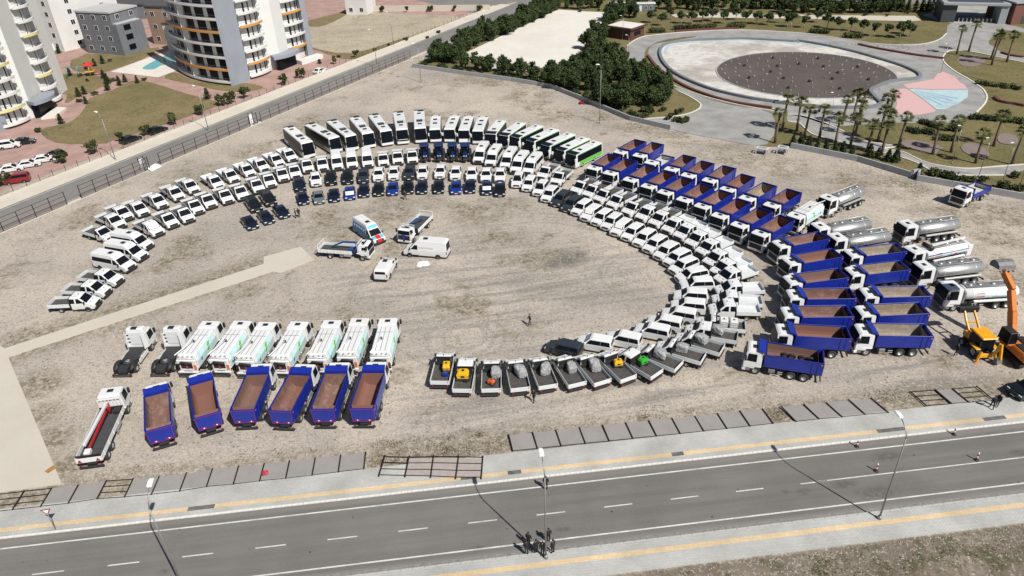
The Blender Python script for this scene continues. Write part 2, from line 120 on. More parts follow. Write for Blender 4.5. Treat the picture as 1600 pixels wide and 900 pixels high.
# ---------------------------------------------------------------- materials
MATS = {}
def lin(h):
    h = h.lstrip('#'); c = [int(h[i:i+2], 16) / 255 for i in (0, 2, 4)]
    return tuple(x / 12.92 if x <= .04045 else ((x + .055) / 1.055) ** 2.4 for x in c)
def mat(name, col=None, rough=.5, metal=0., var=0., scale=3., spec=.5, coat=0., alpha=1., bump=0., bscale=20., coords='Object'):
    if name in MATS: return MATS[name]
    m = bpy.data.materials.new(name); m.use_nodes = True; MATS[name] = m
    n = m.node_tree.nodes; l = m.node_tree.links; b = n['Principled BSDF']
    b.inputs['Base Color'].default_value = (*col, 1); b.inputs['Roughness'].default_value = rough
    b.inputs['Metallic'].default_value = metal; b.inputs['Specular IOR Level'].default_value = spec
    b.inputs['Coat Weight'].default_value = coat; b.inputs['Alpha'].default_value = alpha
    if var or bump:
        tc = n.new('ShaderNodeTexCoord')
    if var:
        no = n.new('ShaderNodeTexNoise'); no.inputs['Scale'].default_value = scale; no.inputs['Detail'].default_value = 5
        l.new(tc.outputs[coords], no.inputs['Vector'])
        mx = n.new('ShaderNodeMix'); mx.data_type = 'RGBA'
        mx.inputs[6].default_value = (*[max(0, c * (1 - var)) for c in col], 1); mx.inputs[7].default_value = (*[min(1, c * (1 + var)) for c in col], 1)
        mr = n.new('ShaderNodeMapRange'); mr.inputs[1].default_value = .3; mr.inputs[2].default_value = .7
        l.new(no.outputs[0], mr.inputs[0]); l.new(mr.outputs[0], mx.inputs[0]); l.new(mx.outputs[2], b.inputs['Base Color'])
    if bump:
        nb = n.new('ShaderNodeTexNoise'); nb.inputs['Scale'].default_value = bscale; nb.inputs['Detail'].default_value = 4
        bp = n.new('ShaderNodeBump'); bp.inputs['Strength'].default_value = bump; bp.inputs['Distance'].default_value = .05
        l.new(tc.outputs[coords], nb.inputs['Vector']); l.new(nb.outputs[0], bp.inputs['Height']); l.new(bp.outputs[0], b.inputs['Normal'])
    return m
def paint(name, col, dust=.5):
    m = mat(name, col, .35, coat=.25); n = m.node_tree.nodes; l = m.node_tree.links; tc = n.new('ShaderNodeTexCoord'); sp = n.new('ShaderNodeSeparateXYZ'); l.new(tc.outputs['Object'], sp.inputs[0])
    mr = n.new('ShaderNodeMapRange'); mr.inputs[1].default_value = 1.3; mr.inputs[2].default_value = .35; mr.inputs[4].default_value = dust; l.new(sp.outputs['Z'], mr.inputs[0])
    oi = n.new('ShaderNodeObjectInfo'); ad = n.new('ShaderNodeVectorMath'); ad.operation = 'ADD'; l.new(tc.outputs['Object'], ad.inputs[0]); cb = n.new('ShaderNodeCombineXYZ'); mu = n.new('ShaderNodeMath'); mu.operation = 'MULTIPLY'; mu.inputs[1].default_value = 50; l.new(oi.outputs['Random'], mu.inputs[0]); l.new(mu.outputs[0], cb.inputs[0]); l.new(cb.outputs[0], ad.inputs[1])
    no = n.new('ShaderNodeTexNoise'); no.inputs['Scale'].default_value = 1.6; no.inputs['Detail'].default_value = 5; l.new(ad.outputs[0], no.inputs['Vector'])
    k = n.new('ShaderNodeMath'); k.operation = 'MULTIPLY'; l.new(mr.outputs[0], k.inputs[0]); l.new(no.outputs[0], k.inputs[1])
    k2 = n.new('ShaderNodeMath'); k2.operation = 'ADD'; l.new(k.outputs[0], k2.inputs[0]); k3 = n.new('ShaderNodeMath'); k3.operation = 'MULTIPLY'; k3.inputs[1].default_value = .10; l.new(oi.outputs['Random'], k3.inputs[0]); l.new(k3.outputs[0], k2.inputs[1])
    mx = n.new('ShaderNodeMix'); mx.data_type = 'RGBA'; mx.inputs[6].default_value = (*col, 1); mx.inputs[7].default_value = (.34, .30, .25, 1); l.new(k2.outputs[0], mx.inputs[0]); l.new(mx.outputs[2], n['Principled BSDF'].inputs['Base Color']); return m
WHITE = paint('white_paint', (.69, .70, .71))
WHITE2 = mat('bed_white_paint', (.60, .625, .64), .45, var=.06, scale=2)
BLACKP = mat('black_plastic', (.018, .018, .02), .6)
GREYP = mat('grey_plastic', (.16, .165, .17), .55)
GLASS = mat('dark_glass', (.006, .008, .012), .3, spec=.12)
TYRE = mat('tyre_rubber', (.02, .02, .02), .85)
RIM = mat('wheel_rim', (.42, .43, .44), .4, metal=.6)
CHASSIS = mat('chassis_black', (.03, .03, .032), .65)
LIGHT = mat('lamp_lens', (.7, .72, .74), .15, spec=.7)
REDL = mat('red_lens', (.26, .015, .015), .35)
DECK = mat('bed_deck', (.06, .056, .053), .8, var=.25, scale=2.5)
BLUE = mat('tipper_blue', (.008, .022, .25), .38, coat=.25, var=.12, scale=1.5)
RUST = mat('bed_primer_brown', (.205, .098, .075), .75, var=.28, scale=1.3)
SANDB = mat('bed_sandy', (.25, .205, .165), .85, var=.3, scale=1.5)
PURPLE = mat('purple_trim', (.17, .02, .15), .5)
STEEL = mat('brushed_steel', (.50, .505, .51), .42, metal=.75, var=.06, scale=1)
SILVER = mat('silver_trim', (.5, .51, .52), .4, metal=.5)
ORANGE = mat('orange_paint', (.62, .16, .02), .45, var=.08)
YELLOW = mat('loader_yellow', (.72, .33, .012), .42, var=.1)
NAVY = mat('navy_paint', (.006, .010, .028), .25, coat=.5)
BLACKC = mat('black_paint', (.007, .009, .010), .25, coat=.5)
BLUEC = mat('blue_paint', (.008, .03, .21), .25, coat=.5)
GREYC = mat('grey_paint', (.028, .034, .042), .3, coat=.5)
SILVC = mat('silver_grey_paint', (.17, .19, .21), .3, coat=.5, metal=.3)
REDC = mat('red_paint', (.22, .012, .015), .3, coat=.5)
AQUA = mat('pale_aqua', (.50, .68, .69), .4, var=.1, scale=1)
GREEN = mat('leaf_green', (.16, .42, .035), .45)
BUSGREEN = mat('bus_green', (.10, .46, .045), .4)
PAPER = mat('paper', (.76, .76, .77), .7)
TARP = mat('grey_tarpaulin', (.31, .315, .32), .5, var=.3, scale=4, bump=.9, bscale=3)
SKIN = mat('skin', (.35, .2, .14), .6)
CLOTH = mat('dark_cloth', (.012, .013, .017), .85)
CLOTH2 = mat('navy_cloth', (.014, .018, .032), .85)
HAIR = mat('dark_hair', (.012, .009, .007), .7)
# ---------------------------------------------------------------- mesh helpers
def newobj(name, mesh, parent=None, link=False):
    o = bpy.data.objects.new(name, mesh)
    if parent is not None: o.parent = parent
    if link: COL.objects.link(o)
    return o
def mesh_of(name, verts, faces, m, smooth=False):
    me = bpy.data.meshes.new(name); me.from_pydata([tuple(v) for v in verts], [], faces); me.materials.append(m)
    if smooth: me.polygons.foreach_set('use_smooth', [True] * len(me.polygons))
    me.update(); return me
LINK = False
def part(name, verts, faces, m, parent, smooth=False, bevel=0., seg=1, fix=False):
    if bevel or fix:
        bm = bmesh.new(); vs_ = [bm.verts.new(v) for v in verts]
        for f in faces: bm.faces.new([vs_[i] for i in f])
        bmesh.ops.recalc_face_normals(bm, faces=bm.faces)
        if bevel:
            ed = [e for e in bm.edges if len(e.link_faces) == 2 and e.calc_face_angle(0) > .5]
            bmesh.ops.bevel(bm, geom=ed, offset=bevel, segments=seg, affect='EDGES', clamp_overlap=True)
        me = bpy.data.meshes.new(name); bm.to_mesh(me); bm.free(); me.materials.append(m)
        if smooth: me.polygons.foreach_set('use_smooth', [True] * len(me.polygons))
    else: me = mesh_of(name, verts, faces, m, smooth)
    return newobj(name, me, parent, LINK)
def boxv(x0, x1, y0, y1, z0, z1):
    return ([(x0,y0,z0),(x1,y0,z0),(x1,y1,z0),(x0,y1,z0),(x0,y0,z1),(x1,y0,z1),(x1,y1,z1),(x0,y1,z1)],
            [(0,3,2,1),(4,5,6,7),(0,1,5,4),(1,2,6,5),(2,3,7,6),(3,0,4,7)])
def box(name, p, m, x0, x1, y0, y1, z0, z1, bevel=0.):
    v, f = boxv(x0, x1, y0, y1, z0, z1); return part(name, v, f, m, p, bevel=bevel)
def obox(name, p, m, a, b, wd, h, bevel=0.):
    """a bar from a to b with width wd and height h (square-ish section)"""
    a, b = Vector(a), Vector(b); d = (b - a).normalized(); s = d.cross(Vector((0, 0, 1)))
    if s.length < 1e-4: s = Vector((0, 1, 0))
    s.normalize(); u = s.cross(d); v = []
    for q in (a, b):
        for i, j in ((-1,-1),(1,-1),(1,1),(-1,1)): v.append(tuple(q + s * (i * wd / 2) + u * (j * h / 2)))
    return part(name, v, [(0,1,2,3),(7,6,5,4),(0,4,5,1),(1,5,6,2),(2,6,7,3),(3,7,4,0)], m, p, bevel=bevel, fix=True)
def tubev(path, rads, n=8):
    v = []; f = []; P = [Vector(q) for q in path]
    for i, q in enumerate(P):
        d = (P[min(i+1, len(P)-1)] - P[max(i-1, 0)]).normalized()
        a = d.orthogonal().normalized() if abs(d.z) < .99 else Vector((1,0,0)); b = d.cross(a).normalized(); a = b.cross(d)
        for k in range(n):
            t = 2 * math.pi * k / n; v.append(tuple(q + (a * math.cos(t) + b * math.sin(t)) * rads[i]))
    for i in range(len(P) - 1):
        for k in range(n): f.append((i*n+k, i*n+(k+1)%n, (i+1)*n+(k+1)%n, (i+1)*n+k))
    f.append(tuple(range(n))[::-1]); f.append(tuple((len(P)-1)*n+k for k in range(n)))
    return v, f
def tube(name, p, m, path, rads, n=8, smooth=True):
    if not hasattr(rads, '__len__'): rads = [rads] * len(path)
    v, f = tubev(path, rads, n); return part(name, v, f, m, p, smooth=smooth)
def shell(name, p, m, prof, hw, cuts=(), bevel=.05, seg=2):
    """closed side profile (x,z) widened to +-hw(z), one connected skin"""
    bm = bmesh.new(); n = len(prof)
    L = [bm.verts.new((x, 1, z)) for x, z in prof]; Q = [bm.verts.new((x, -1, z)) for x, z in prof]
    bm.faces.new(L); bm.faces.new(Q[::-1])
    for i in range(n): j = (i + 1) % n; bm.faces.new((L[i], Q[i], Q[j], L[j]))
    for z in cuts:
        bmesh.ops.bisect_plane(bm, geom=bm.verts[:] + bm.edges[:] + bm.faces[:], plane_co=(0,0,z), plane_no=(0,0,1))
    for v in bm.verts: v.co.y *= hw(v.co.z)
    bmesh.ops.recalc_face_normals(bm, faces=bm.faces)
    if bevel:
        ed = [e for e in bm.edges if len(e.link_faces) == 2 and e.calc_face_angle(0) > .35]
        bmesh.ops.bevel(bm, geom=ed, offset=bevel, segments=seg, affect='EDGES', clamp_overlap=True)
    me = bpy.data.meshes.new(name); bm.to_mesh(me); bm.free(); me.materials.append(m)
    return newobj(name, me, p, LINK)
def across(name, p, m, a, b, hw, s=.88, lift=.012, inset=.06):
    """pane lying on the profile edge a->b (x,z), spanning the width"""
    a, b = Vector(a), Vector(b); d = (b - a).normalized(); nrm = Vector((-d.y, d.x))
    if nrm.x + .3 * nrm.y < 0 and a.x > 0: nrm = -nrm
    if a.x < 0 and nrm.x > 0: nrm = -nrm
    a = a + d * inset; b = b - d * inset
    v = []
    for lo in (lift - .05, lift):
        for q in (a, b):
            for sg in (-1, 1): v.append((q.x + nrm.x * lo, sg * hw(q.y) * s, q.y + nrm.y * lo))
    return part(name, v, [(0,1,3,2),(4,6,7,5),(0,4,5,1),(1,5,7,3),(3,7,6,2),(2,6,4,0)], m, p, fix=True)
def sidepane(name, p, m, poly, hw, lift=.012, sides=(1, -1)):
    for sg in sides:
        n = len(poly); v = [(x, sg * (hw(z) + lift), z) for x, z in poly] + [(x, sg * (hw(z) - .04), z) for x, z in poly]
        f = [tuple(range(n)), tuple(range(2*n-1, n-1, -1))] + [(i, n+i, n+(i+1)%n, (i+1)%n) for i in range(n)]
        part(name, v, f, m, p, fix=True)
def wheel(p, x, y, r, wd, rim=True, n=16, name='wheel'):
    """tyre ring with rounded shoulders and a rim as its sub-part; y is the outer face side"""
    sg = 1 if y > 0 else -1; y0, y1 = y, y - sg * wd
    prof = [(r*.55, y0), (r*.9, y0), (r, y0 - sg*wd*.15), (r, y1 + sg*wd*.15), (r*.9, y1), (r*.55, y1)]
    v = []; f = []; k = len(prof)
    for i in range(n):
        t = 2 * math.pi * i / n
        for rr, yy in prof: v.append((x + rr * math.cos(t), yy, r + rr * math.sin(t)))
    for i in range(n):
        for j in range(k): f.append((i*k+j, i*k+(j+1)%k, ((i+1)%n)*k+(j+1)%k, ((i+1)%n)*k+j))
    o = part(name, v, f, TYRE, p, fix=True, smooth=False)
    if rim:
        v = []; f = []
        for i in range(n):
            t = 2 * math.pi * i / n
            v += [(x + r*.58*math.cos(t), y0 - sg*.015, r + r*.58*math.sin(t)), (x + r*.25*math.cos(t), y0 - sg*wd*.25, r + r*.25*math.sin(t))]
        for i in range(n): f.append((2*i, 2*i+1, (2*i+3) % (2*n), (2*i+2) % (2*n)))
        f.append(tuple(2*i+1 for i in range(n)))
        part('rim', v, f, RIM, o, fix=True)
    return o
def arch(p, x, y, r):
    """dark wheel arch set 6 mm proud of the body side"""
    n = 14; sg = 1 if y > 0 else -1; v = []
    for yy in (y, y - sg*.08):
        for i in range(n): t = 2*math.pi*i/n; v.append((x + r*math.cos(t), yy, max(.3, r*.86 + r*math.sin(t))))
    part('wheel_arch', v, [tuple(range(n)), tuple(range(2*n-1, n-1, -1))] + [(i, n+i, n+(i+1)%n, (i+1)%n) for i in range(n)], BLACKP, p, fix=True)
def empty(name): return bpy.data.objects.new(name, None)
def copy_tree(o, parent=None, recolor=None):
    c = o.copy(); COL.objects.link(c)
    if parent is not None: c.parent = parent
    if recolor:
        k = o.name.split('.')[0]
        if k in recolor and c.material_slots:
            c.material_slots[0].link = 'OBJECT'; c.material_slots[0].material = recolor[k]
    for ch in KIDS.get(o, ()): copy_tree(ch, c, recolor)
    return c
KIDS = {}
def index_kids():
    KIDS.clear()
    for o in bpy.data.objects:
        if o.parent is not None: KIDS.setdefault(o.parent, []).append(o)
def tag(o, label, cat, group=None):
    o['label'] = label; o['category'] = cat
    if group: o['group'] = group
    return o
def struct(o, kind='structure', label=None):
    o['kind'] = kind
    if label: o['label'] = label
    return o
ORD = 'first second third fourth fifth sixth seventh eighth ninth tenth eleventh twelfth thirteenth fourteenth fifteenth sixteenth seventeenth eighteenth nineteenth twentieth twenty-first twenty-second twenty-third twenty-fourth twenty-fifth twenty-sixth twenty-seventh twenty-eighth twenty-ninth thirtieth thirty-first'.split()
def sheet(name, pts, z, m, kind='structure', smooth_pts=False):
    """flat ground polygon"""
    if smooth_pts:
        q = []; n = len(pts)
        for i in range(n):
            p0, p1, p2, p3 = [Vector(pts[(i+k-1) % n]) for k in range(4)]
            for t in (0, .33, .66):
                q.append(.5 * ((2*p1) + (p2-p0)*t + (2*p0-5*p1+4*p2-p3)*t*t + (3*p1-p0-3*p2+p3)*t**3))
        pts = [tuple(v) for v in q]
    bm = bmesh.new(); f = bm.faces.new([bm.verts.new((x, y, z)) for x, y in pts])
    if f.normal.z < 0 or f.calc_area() and (f.normal_update() or f.normal.z < 0): f.normal_flip()
    bmesh.ops.triangulate(bm, faces=bm.faces)
    me = bpy.data.meshes.new(name); bm.to_mesh(me); bm.free(); me.materials.append(m)
    o = newobj(name, me, None, True); o['kind'] = kind
    return o
# ---------------------------------------------------------------- ground materials
def ground_mat(name, light, dark, weed, weed_amt, rings=()):
    m = bpy.data.materials.new(name); m.use_nodes = True; MATS[name] = m
    n = m.node_tree.nodes; l = m.node_tree.links; b = n['Principled BSDF']; b.inputs['Roughness'].default_value = .95; b.inputs['Specular IOR Level'].default_value = .15
    tc = n.new('ShaderNodeTexCoord')
    def noise(s, d=4, r=.55):
        k = n.new('ShaderNodeTexNoise'); k.inputs['Scale'].default_value = s; k.inputs['Detail'].default_value = d; k.inputs['Roughness'].default_value = r
        l.new(tc.outputs['Object'], k.inputs['Vector']); return k.outputs[0]
    def rng(x, a, c, lo=0., hi=1.):
        k = n.new('ShaderNodeMapRange'); k.inputs[1].default_value = a; k.inputs[2].default_value = c; k.inputs[3].default_value = lo; k.inputs[4].default_value = hi; l.new(x, k.inputs[0]); return k.outputs[0]
    def mul(x, y):
        k = n.new('ShaderNodeMath'); k.operation = 'MULTIPLY'
        l.new(x, k.inputs[0])
        if isinstance(y, float): k.inputs[1].default_value = y
        else: l.new(y, k.inputs[1])
        return k.outputs[0]
    def mix(f, a, c, mode='MIX'):
        k = n.new('ShaderNodeMix'); k.data_type = 'RGBA'; k.blend_type = mode
        l.new(f, k.inputs[0])
        for i, q in ((6, a), (7, c)):
            if isinstance(q, tuple): k.inputs[i].default_value = (*q, 1)
            else: l.new(q, k.inputs[i])
        return k.outputs[2]
    c = mix(rng(noise(.045, 6, .6), .40, .60), light, dark)
    c = mix(mul(rng(noise(.22, 6, .65), .45, .72), .55), c, tuple(x * .62 for x in dark))
    c = mix(mul(rng(noise(.12, 5, .6), .5, .68), .45), c, tuple(min(1, x * 1.14) for x in light))
    c = mix(mul(rng(noise(2.2, 6, .7), .48, .60), .55), c, tuple(x * .55 for x in dark))
    mp = n.new('ShaderNodeMapping'); mp.inputs['Scale'].default_value = (.055, .55, 1); mp.inputs['Rotation'].default_value = (0, 0, -.25); l.new(tc.outputs['Object'], mp.inputs[0])
    st = n.new('ShaderNodeTexNoise'); st.inputs['Scale'].default_value = 1.; st.inputs['Detail'].default_value = 6; st.inputs['Roughness'].default_value = .6; l.new(mp.outputs[0], st.inputs['Vector'])
    c = mix(mul(rng(st.outputs[0], .52, .66), .45 if rings else .0), c, (dark[0]*.5, dark[1]*.51, dark[2]*.54))
    c = mix(mul(rng(noise(1.1, 3, .6), .56, .62), .5), c, tuple(x * .5 for x in dark))
    vo = n.new('ShaderNodeTexVoronoi'); vo.inputs['Scale'].default_value = 2.6; l.new(tc.outputs['Object'], vo.inputs['Vector'])
    sp = mul(rng(vo.outputs['Distance'], .24, .10), rng(noise(.35, 4), .44, .58))
    c = mix(mul(sp, .75), c, tuple(x * .38 for x in dark))
    c = mix(mul(rng(noise(9, 3, .7), .55, .7), .45), c, tuple(min(1, x * 1.25) for x in light))
    c = mix(mul(rng(noise(7, 3, .7), .55, .68), .45), c, tuple(x * .5 for x in dark))
    wd = mul(rng(noise(.09, 6, .7), .56 - weed_amt, .68 - weed_amt), rng(noise(1.6, 5, .7), .42, .62))
    c = mix(mul(wd, .9), c, weed)
    w2 = mul(rng(noise(.06, 6, .65), .55, .63), rng(noise(.9, 6, .75), .46, .56))
    c = mix(mul(w2, .75), c, (weed[0]*.8, weed[1]*.85, weed[2]*.7))
    for (x, y, r, wdth, a) in rings:
        vm = n.new('ShaderNodeVectorMath'); vm.operation = 'DISTANCE'; vm.inputs[1].default_value = (x, y, 0); l.new(tc.outputs['Object'], vm.inputs[0])
        k = n.new('ShaderNodeMath'); k.operation = 'SUBTRACT'; k.inputs[1].default_value = r; l.new(vm.outputs['Value'], k.inputs[0])
        k2 = n.new('ShaderNodeMath'); k2.operation = 'ABSOLUTE'; l.new(k.outputs[0], k2.inputs[0])
        c = mix(mul(mul(rng(k2.outputs[0], wdth, wdth * .3), rng(noise(.6, 4), .38, .62)), a), c, tuple(x * .42 for x in dark))
    l.new(c, b.inputs['Base Color'])
    bp = n.new('ShaderNodeBump'); bp.inputs['Strength'].default_value = .5; bp.inputs['Distance'].default_value = .1
    k = n.new('ShaderNodeMath'); k.operation = 'ADD'; l.new(noise(2.6, 6, .7), k.inputs[0]); l.new(rng(vo.outputs['Distance'], .25, .0), k.inputs[1])
    l.new(k.outputs[0], bp.inputs['Height']); l.new(bp.outputs[0], b.inputs['Normal'])
    return m
def paver_mat(name, col, bw, bh, rot=0., joint=.6, mortar=.02, var=.12, offset=.5):
    m = bpy.data.materials.new(name); m.use_nodes = True; MATS[name] = m
    n = m.node_tree.nodes; l = m.node_tree.links; b = n['Principled BSDF']; b.inputs['Roughness'].default_value = .9; b.inputs['Specular IOR Level'].default_value = .2
    tc = n.new('ShaderNodeTexCoord'); mp = n.new('ShaderNodeMapping'); mp.inputs['Rotation'].default_value = (0, 0, rot); l.new(tc.outputs['Object'], mp.inputs[0])
    br = n.new('ShaderNodeTexBrick'); br.inputs['Scale'].default_value = 1; br.inputs['Brick Width'].default_value = bw; br.inputs['Row Height'].default_value = bh; br.inputs['Mortar Size'].default_value = mortar; br.offset = offset
    br.inputs['Color1'].default_value = (*[c * (1 - var * .5) for c in col], 1); br.inputs['Color2'].default_value = (*[min(1, c * (1 + var * .5)) for c in col], 1); br.inputs['Mortar'].default_value = (*[c * joint for c in col], 1)
    l.new(mp.outputs[0], br.inputs['Vector'])
    no = n.new('ShaderNodeTexNoise'); no.inputs['Scale'].default_value = .25; no.inputs['Detail'].default_value = 6; l.new(tc.outputs['Object'], no.inputs['Vector'])
    mr = n.new('ShaderNodeMapRange'); mr.inputs[1].default_value = .35; mr.inputs[2].default_value = .68; mr.inputs[3].default_value = 1.; mr.inputs[4].default_value = .74; l.new(no.outputs[0], mr.inputs[0])
    mx = n.new('ShaderNodeMix'); mx.data_type = 'RGBA'; mx.blend_type = 'MULTIPLY'; mx.inputs[0].default_value = 1; l.new(br.outputs[0], mx.inputs[6]); l.new(mr.outputs[0], mx.inputs[7]); l.new(mx.outputs[2], b.inputs['Base Color'])
    bp = n.new('ShaderNodeBump'); bp.inputs['Strength'].default_value = .5; bp.inputs['Distance'].default_value = .02; l.new(br.outputs['Fac'], bp.inputs['Height']); bp.invert = True; l.new(bp.outputs[0], b.inputs['Normal'])
    return m
def patchy(name, col, dirt, s1=.15, s2=1.5, amt=.8, lo=.45, hi=.7, rough=.9, fine=0.):
    """plain surface with worn, stained patches"""
    m = bpy.data.materials.new(name); m.use_nodes = True; MATS[name] = m
    n = m.node_tree.nodes; l = m.node_tree.links; b = n['Principled BSDF']; b.inputs['Roughness'].default_value = rough; b.inputs['Specular IOR Level'].default_value = .2
    tc = n.new('ShaderNodeTexCoord'); prev = None
    for sc, a in ((s1, amt), (s2, amt * .6)) + (((fine, .5),) if fine else ()):
        no = n.new('ShaderNodeTexNoise'); no.inputs['Scale'].default_value = sc; no.inputs['Detail'].default_value = 7; no.inputs['Roughness'].default_value = .65; l.new(tc.outputs['Object'], no.inputs['Vector'])
        mr = n.new('ShaderNodeMapRange'); mr.inputs[1].default_value = lo; mr.inputs[2].default_value = hi; mr.inputs[4].default_value = a; l.new(no.outputs[0], mr.inputs[0])
        mx = n.new('ShaderNodeMix'); mx.data_type = 'RGBA'; l.new(mr.outputs[0], mx.inputs[0]); mx.inputs[7].default_value = (*dirt, 1)
        if prev is None: mx.inputs[6].default_value = (*col, 1)
        else: l.new(prev, mx.inputs[6])
        prev = mx.outputs[2]
    l.new(prev, b.inputs['Base Color'])
    return m
RA = math.atan(.099)
def road_pt(u, v, z=0.): return (u * math.cos(RA) - v * math.sin(RA), 47.7 + u * math.sin(RA) + v * math.cos(RA), z)
def lot_mat():
    """dusty gravel of the lot: pale dust, grey crushed stone, tyre tracks, stains, dry weeds along the edges"""
    m = bpy.data.materials.new('gravel'); m.use_nodes = True; MATS['gravel'] = m
    n = m.node_tree.nodes; l = m.node_tree.links; b = n['Principled BSDF']; b.inputs['Roughness'].default_value = .95; b.inputs['Specular IOR Level'].default_value = .1
    tc = n.new('ShaderNodeTexCoord'); OC = tc.outputs['Object']
    def noise(s, d=4, r=.55, src=None):
        k = n.new('ShaderNodeTexNoise'); k.inputs['Scale'].default_value = s; k.inputs['Detail'].default_value = d; k.inputs['Roughness'].default_value = r; l.new(src or OC, k.inputs['Vector']); return k.outputs[0]
    def rng(x, a, c, lo=0., hi=1.):
        k = n.new('ShaderNodeMapRange'); k.inputs[1].default_value = a; k.inputs[2].default_value = c; k.inputs[3].default_value = lo; k.inputs[4].default_value = hi; l.new(x, k.inputs[0]); return k.outputs[0]
    def op(o, x, y=None):
        k = n.new('ShaderNodeMath'); k.operation = o
        for i, q in enumerate((x, y)):
            if q is None: continue
            if isinstance(q, (int, float)): k.inputs[i].default_value = q
            else: l.new(q, k.inputs[i])
        return k.outputs[0]
    mul = lambda x, y: op('MULTIPLY', x, y)
    def mix(f, a, c):
        k = n.new('ShaderNodeMix'); k.data_type = 'RGBA'; l.new(f, k.inputs[0])
        for i, q in ((6, a), (7, c)):
            if isinstance(q, tuple): k.inputs[i].default_value = (*q, 1)
            else: l.new(q, k.inputs[i])
        return k.outputs[2]
    def dist(x, y):
        k = n.new('ShaderNodeVectorMath'); k.operation = 'DISTANCE'; k.inputs[1].default_value = (x, y, 0); l.new(OC, k.inputs[0]); return k.outputs['Value']
    def frame(x, y, a):
        k = n.new('ShaderNodeMapping'); k.vector_type = 'TEXTURE'; k.inputs['Location'].default_value = (x, y, 0); k.inputs['Rotation'].default_value = (0, 0, a); l.new(OC, k.inputs[0]); return k.outputs[0]
    def blobs(P):
        s = None
        for x, y, r in P:
            q = rng(dist(x, y), r, r * .25); s = q if s is None else op('MAXIMUM', s, q)
        return s
    big = noise(.035, 7, .62); mid = noise(.30, 6, .65); fine = noise(1.7, 5, .7); grit = noise(5.5, 3, .65)
    c = mix(rng(big, .40, .60), (.50, .45, .385), (.375, .343, .30))
    c = mix(mul(rng(noise(.11, 6, .65), .47, .60), .5), c, (.315, .29, .26))                 # grey stone showing through the dust
    lightm = blobs([(-34.7,65.3,9),(-26,64,8),(-17,61,6),(-43,70,6),(-4,172,18),(9,161,12),(-22,170,14),(51,125,9),(8,70,9),(22,61.5,8),(-12,104,8),(15,95,7),(62,74,8),(70,90,9)])
    c = mix(mul(mul(lightm, rng(mid, .25, .6)), .6), c, (.56, .50, .42))
    st = frame(0, 70, .16); sm = n.new('ShaderNodeMapping'); sm.inputs['Scale'].default_value = (.06, .62, 1); l.new(st, sm.inputs[0])
    streak = noise(1., 7, .65, sm.outputs[0])
    centre = blobs([(-2, 82, 26), (10, 84, 18), (-15, 86, 14), (15, 62, 16), (-5, 64, 14), (45, 61, 14)])
    c = mix(mul(mul(rng(streak, .46, .60), centre), .8), c, (.225, .215, .203))              # tyre-darkened lanes across the middle
    ringm = None
    for x, y, r, wd, a in ((-6.1,72.8,2.6,.5,.8),(-6.6,72.2,4.1,.45,.6),(-6.0,72.6,4.9,.3,.5),(17.9,86.6,4.6,.4,.7),(18.5,86.2,6.2,.5,.7),(18.2,87,3.2,.35,.6),(17.6,86.8,7.4,.3,.5),(2,84,19.5,.35,.5),(2.4,84.3,21.2,.35,.55),(1.5,83.5,23.4,.5,.5),(3,84,16,.4,.4),(-16,104,9,.4,.4),(-15,103,11,.4,.35),(-30,98,7,.4,.35)):
        q = mul(rng(op('ABSOLUTE', op('SUBTRACT', dist(x, y), r)), wd, wd * .25), a); ringm = q if ringm is None else op('MAXIMUM', ringm, q)
    c = mix(mul(mul(ringm, rng(mid, .35, .6)), .7), c, (.20, .19, .178))
    stain = blobs([(8, 91, 3.4), (6, 89.8, 2.2), (10, 92, 2)])
    c = mix(mul(mul(stain, rng(fine, .2, .5)), .95), c, (.115, .112, .108))
    # weeds: along the path, the lot edges and in drifts on the far side
    pf = n.new('ShaderNodeSeparateXYZ'); l.new(frame(-63.3, 73, .637), pf.inputs[0]); py = op('ABSOLUTE', pf.outputs['Y'])
    pathm = mul(mul(rng(py, 4.6, 1.6), rng(pf.outputs['X'], -1, 1)), rng(pf.outputs['X'], 38, 33))
    rf = n.new('ShaderNodeSeparateXYZ'); l.new(frame(0, 47.7, RA), rf.inputs[0])
    fencem = mul(rng(rf.outputs['Y'], 9.2, 6.6), .8); south = rng(rf.outputs['Y'], -10.2, -10.6)
    slabm = blobs([(-55, 66.5, 4), (-52, 61, 3), (-48.5, 57, 3), (-45, 53, 3)])
    edge = blobs([(42,129,9),(49,121,7),(59,115,8),(66,111,7),(28,147,8),(11,156,7),(5,171,8),(20,153,6),(-10,186,7),(71,101,9),(71,92,6),(76,99,8),(-45,154,7),(-59,127,8),(-52,140,5),(-70,112,7),(-19,109,8),(-31,108,7),(-5,108,7),(-2,99,6),(-25,100,6),(35,139,7),(-60,95,5)])
    drift = rng(noise(.085, 6, .68), .54, .64)
    wm = op('MAXIMUM', op('MAXIMUM', mul(pathm, .9), mul(edge, rng(noise(.25, 5, .65), .40, .55))), op('MAXIMUM', op('MAXIMUM', fencem, slabm), drift))
    tuft = rng(noise(1.25, 6, .75), .45, .58)
    c = mix(mul(mul(wm, .55), 1.), c, (.33, .285, .215)); c = mix(mul(mul(wm, tuft), .9), c, (.165, .140, .088)); c = mix(mul(mul(wm, rng(noise(.9, 5, .75), .50, .60)), .75), c, (.085, .080, .042))
    c = mix(mul(south, rng(noise(.18, 5, .6), .30, .52)), c, (.17, .14, .108)); c = mix(mul(mul(south, rng(noise(.4, 6, .7), .48, .58)), .85), c, (.075, .078, .032))
    # grain
    c = mix(mul(rng(fine, .50, .62), .5), c, (.215, .198, .175)); c = mix(mul(rng(noise(2.3, 3, .6), .56, .64), .4), c, (.60, .55, .475)); c = mix(mul(rng(grit, .52, .62), .62), c, (.16, .148, .132))
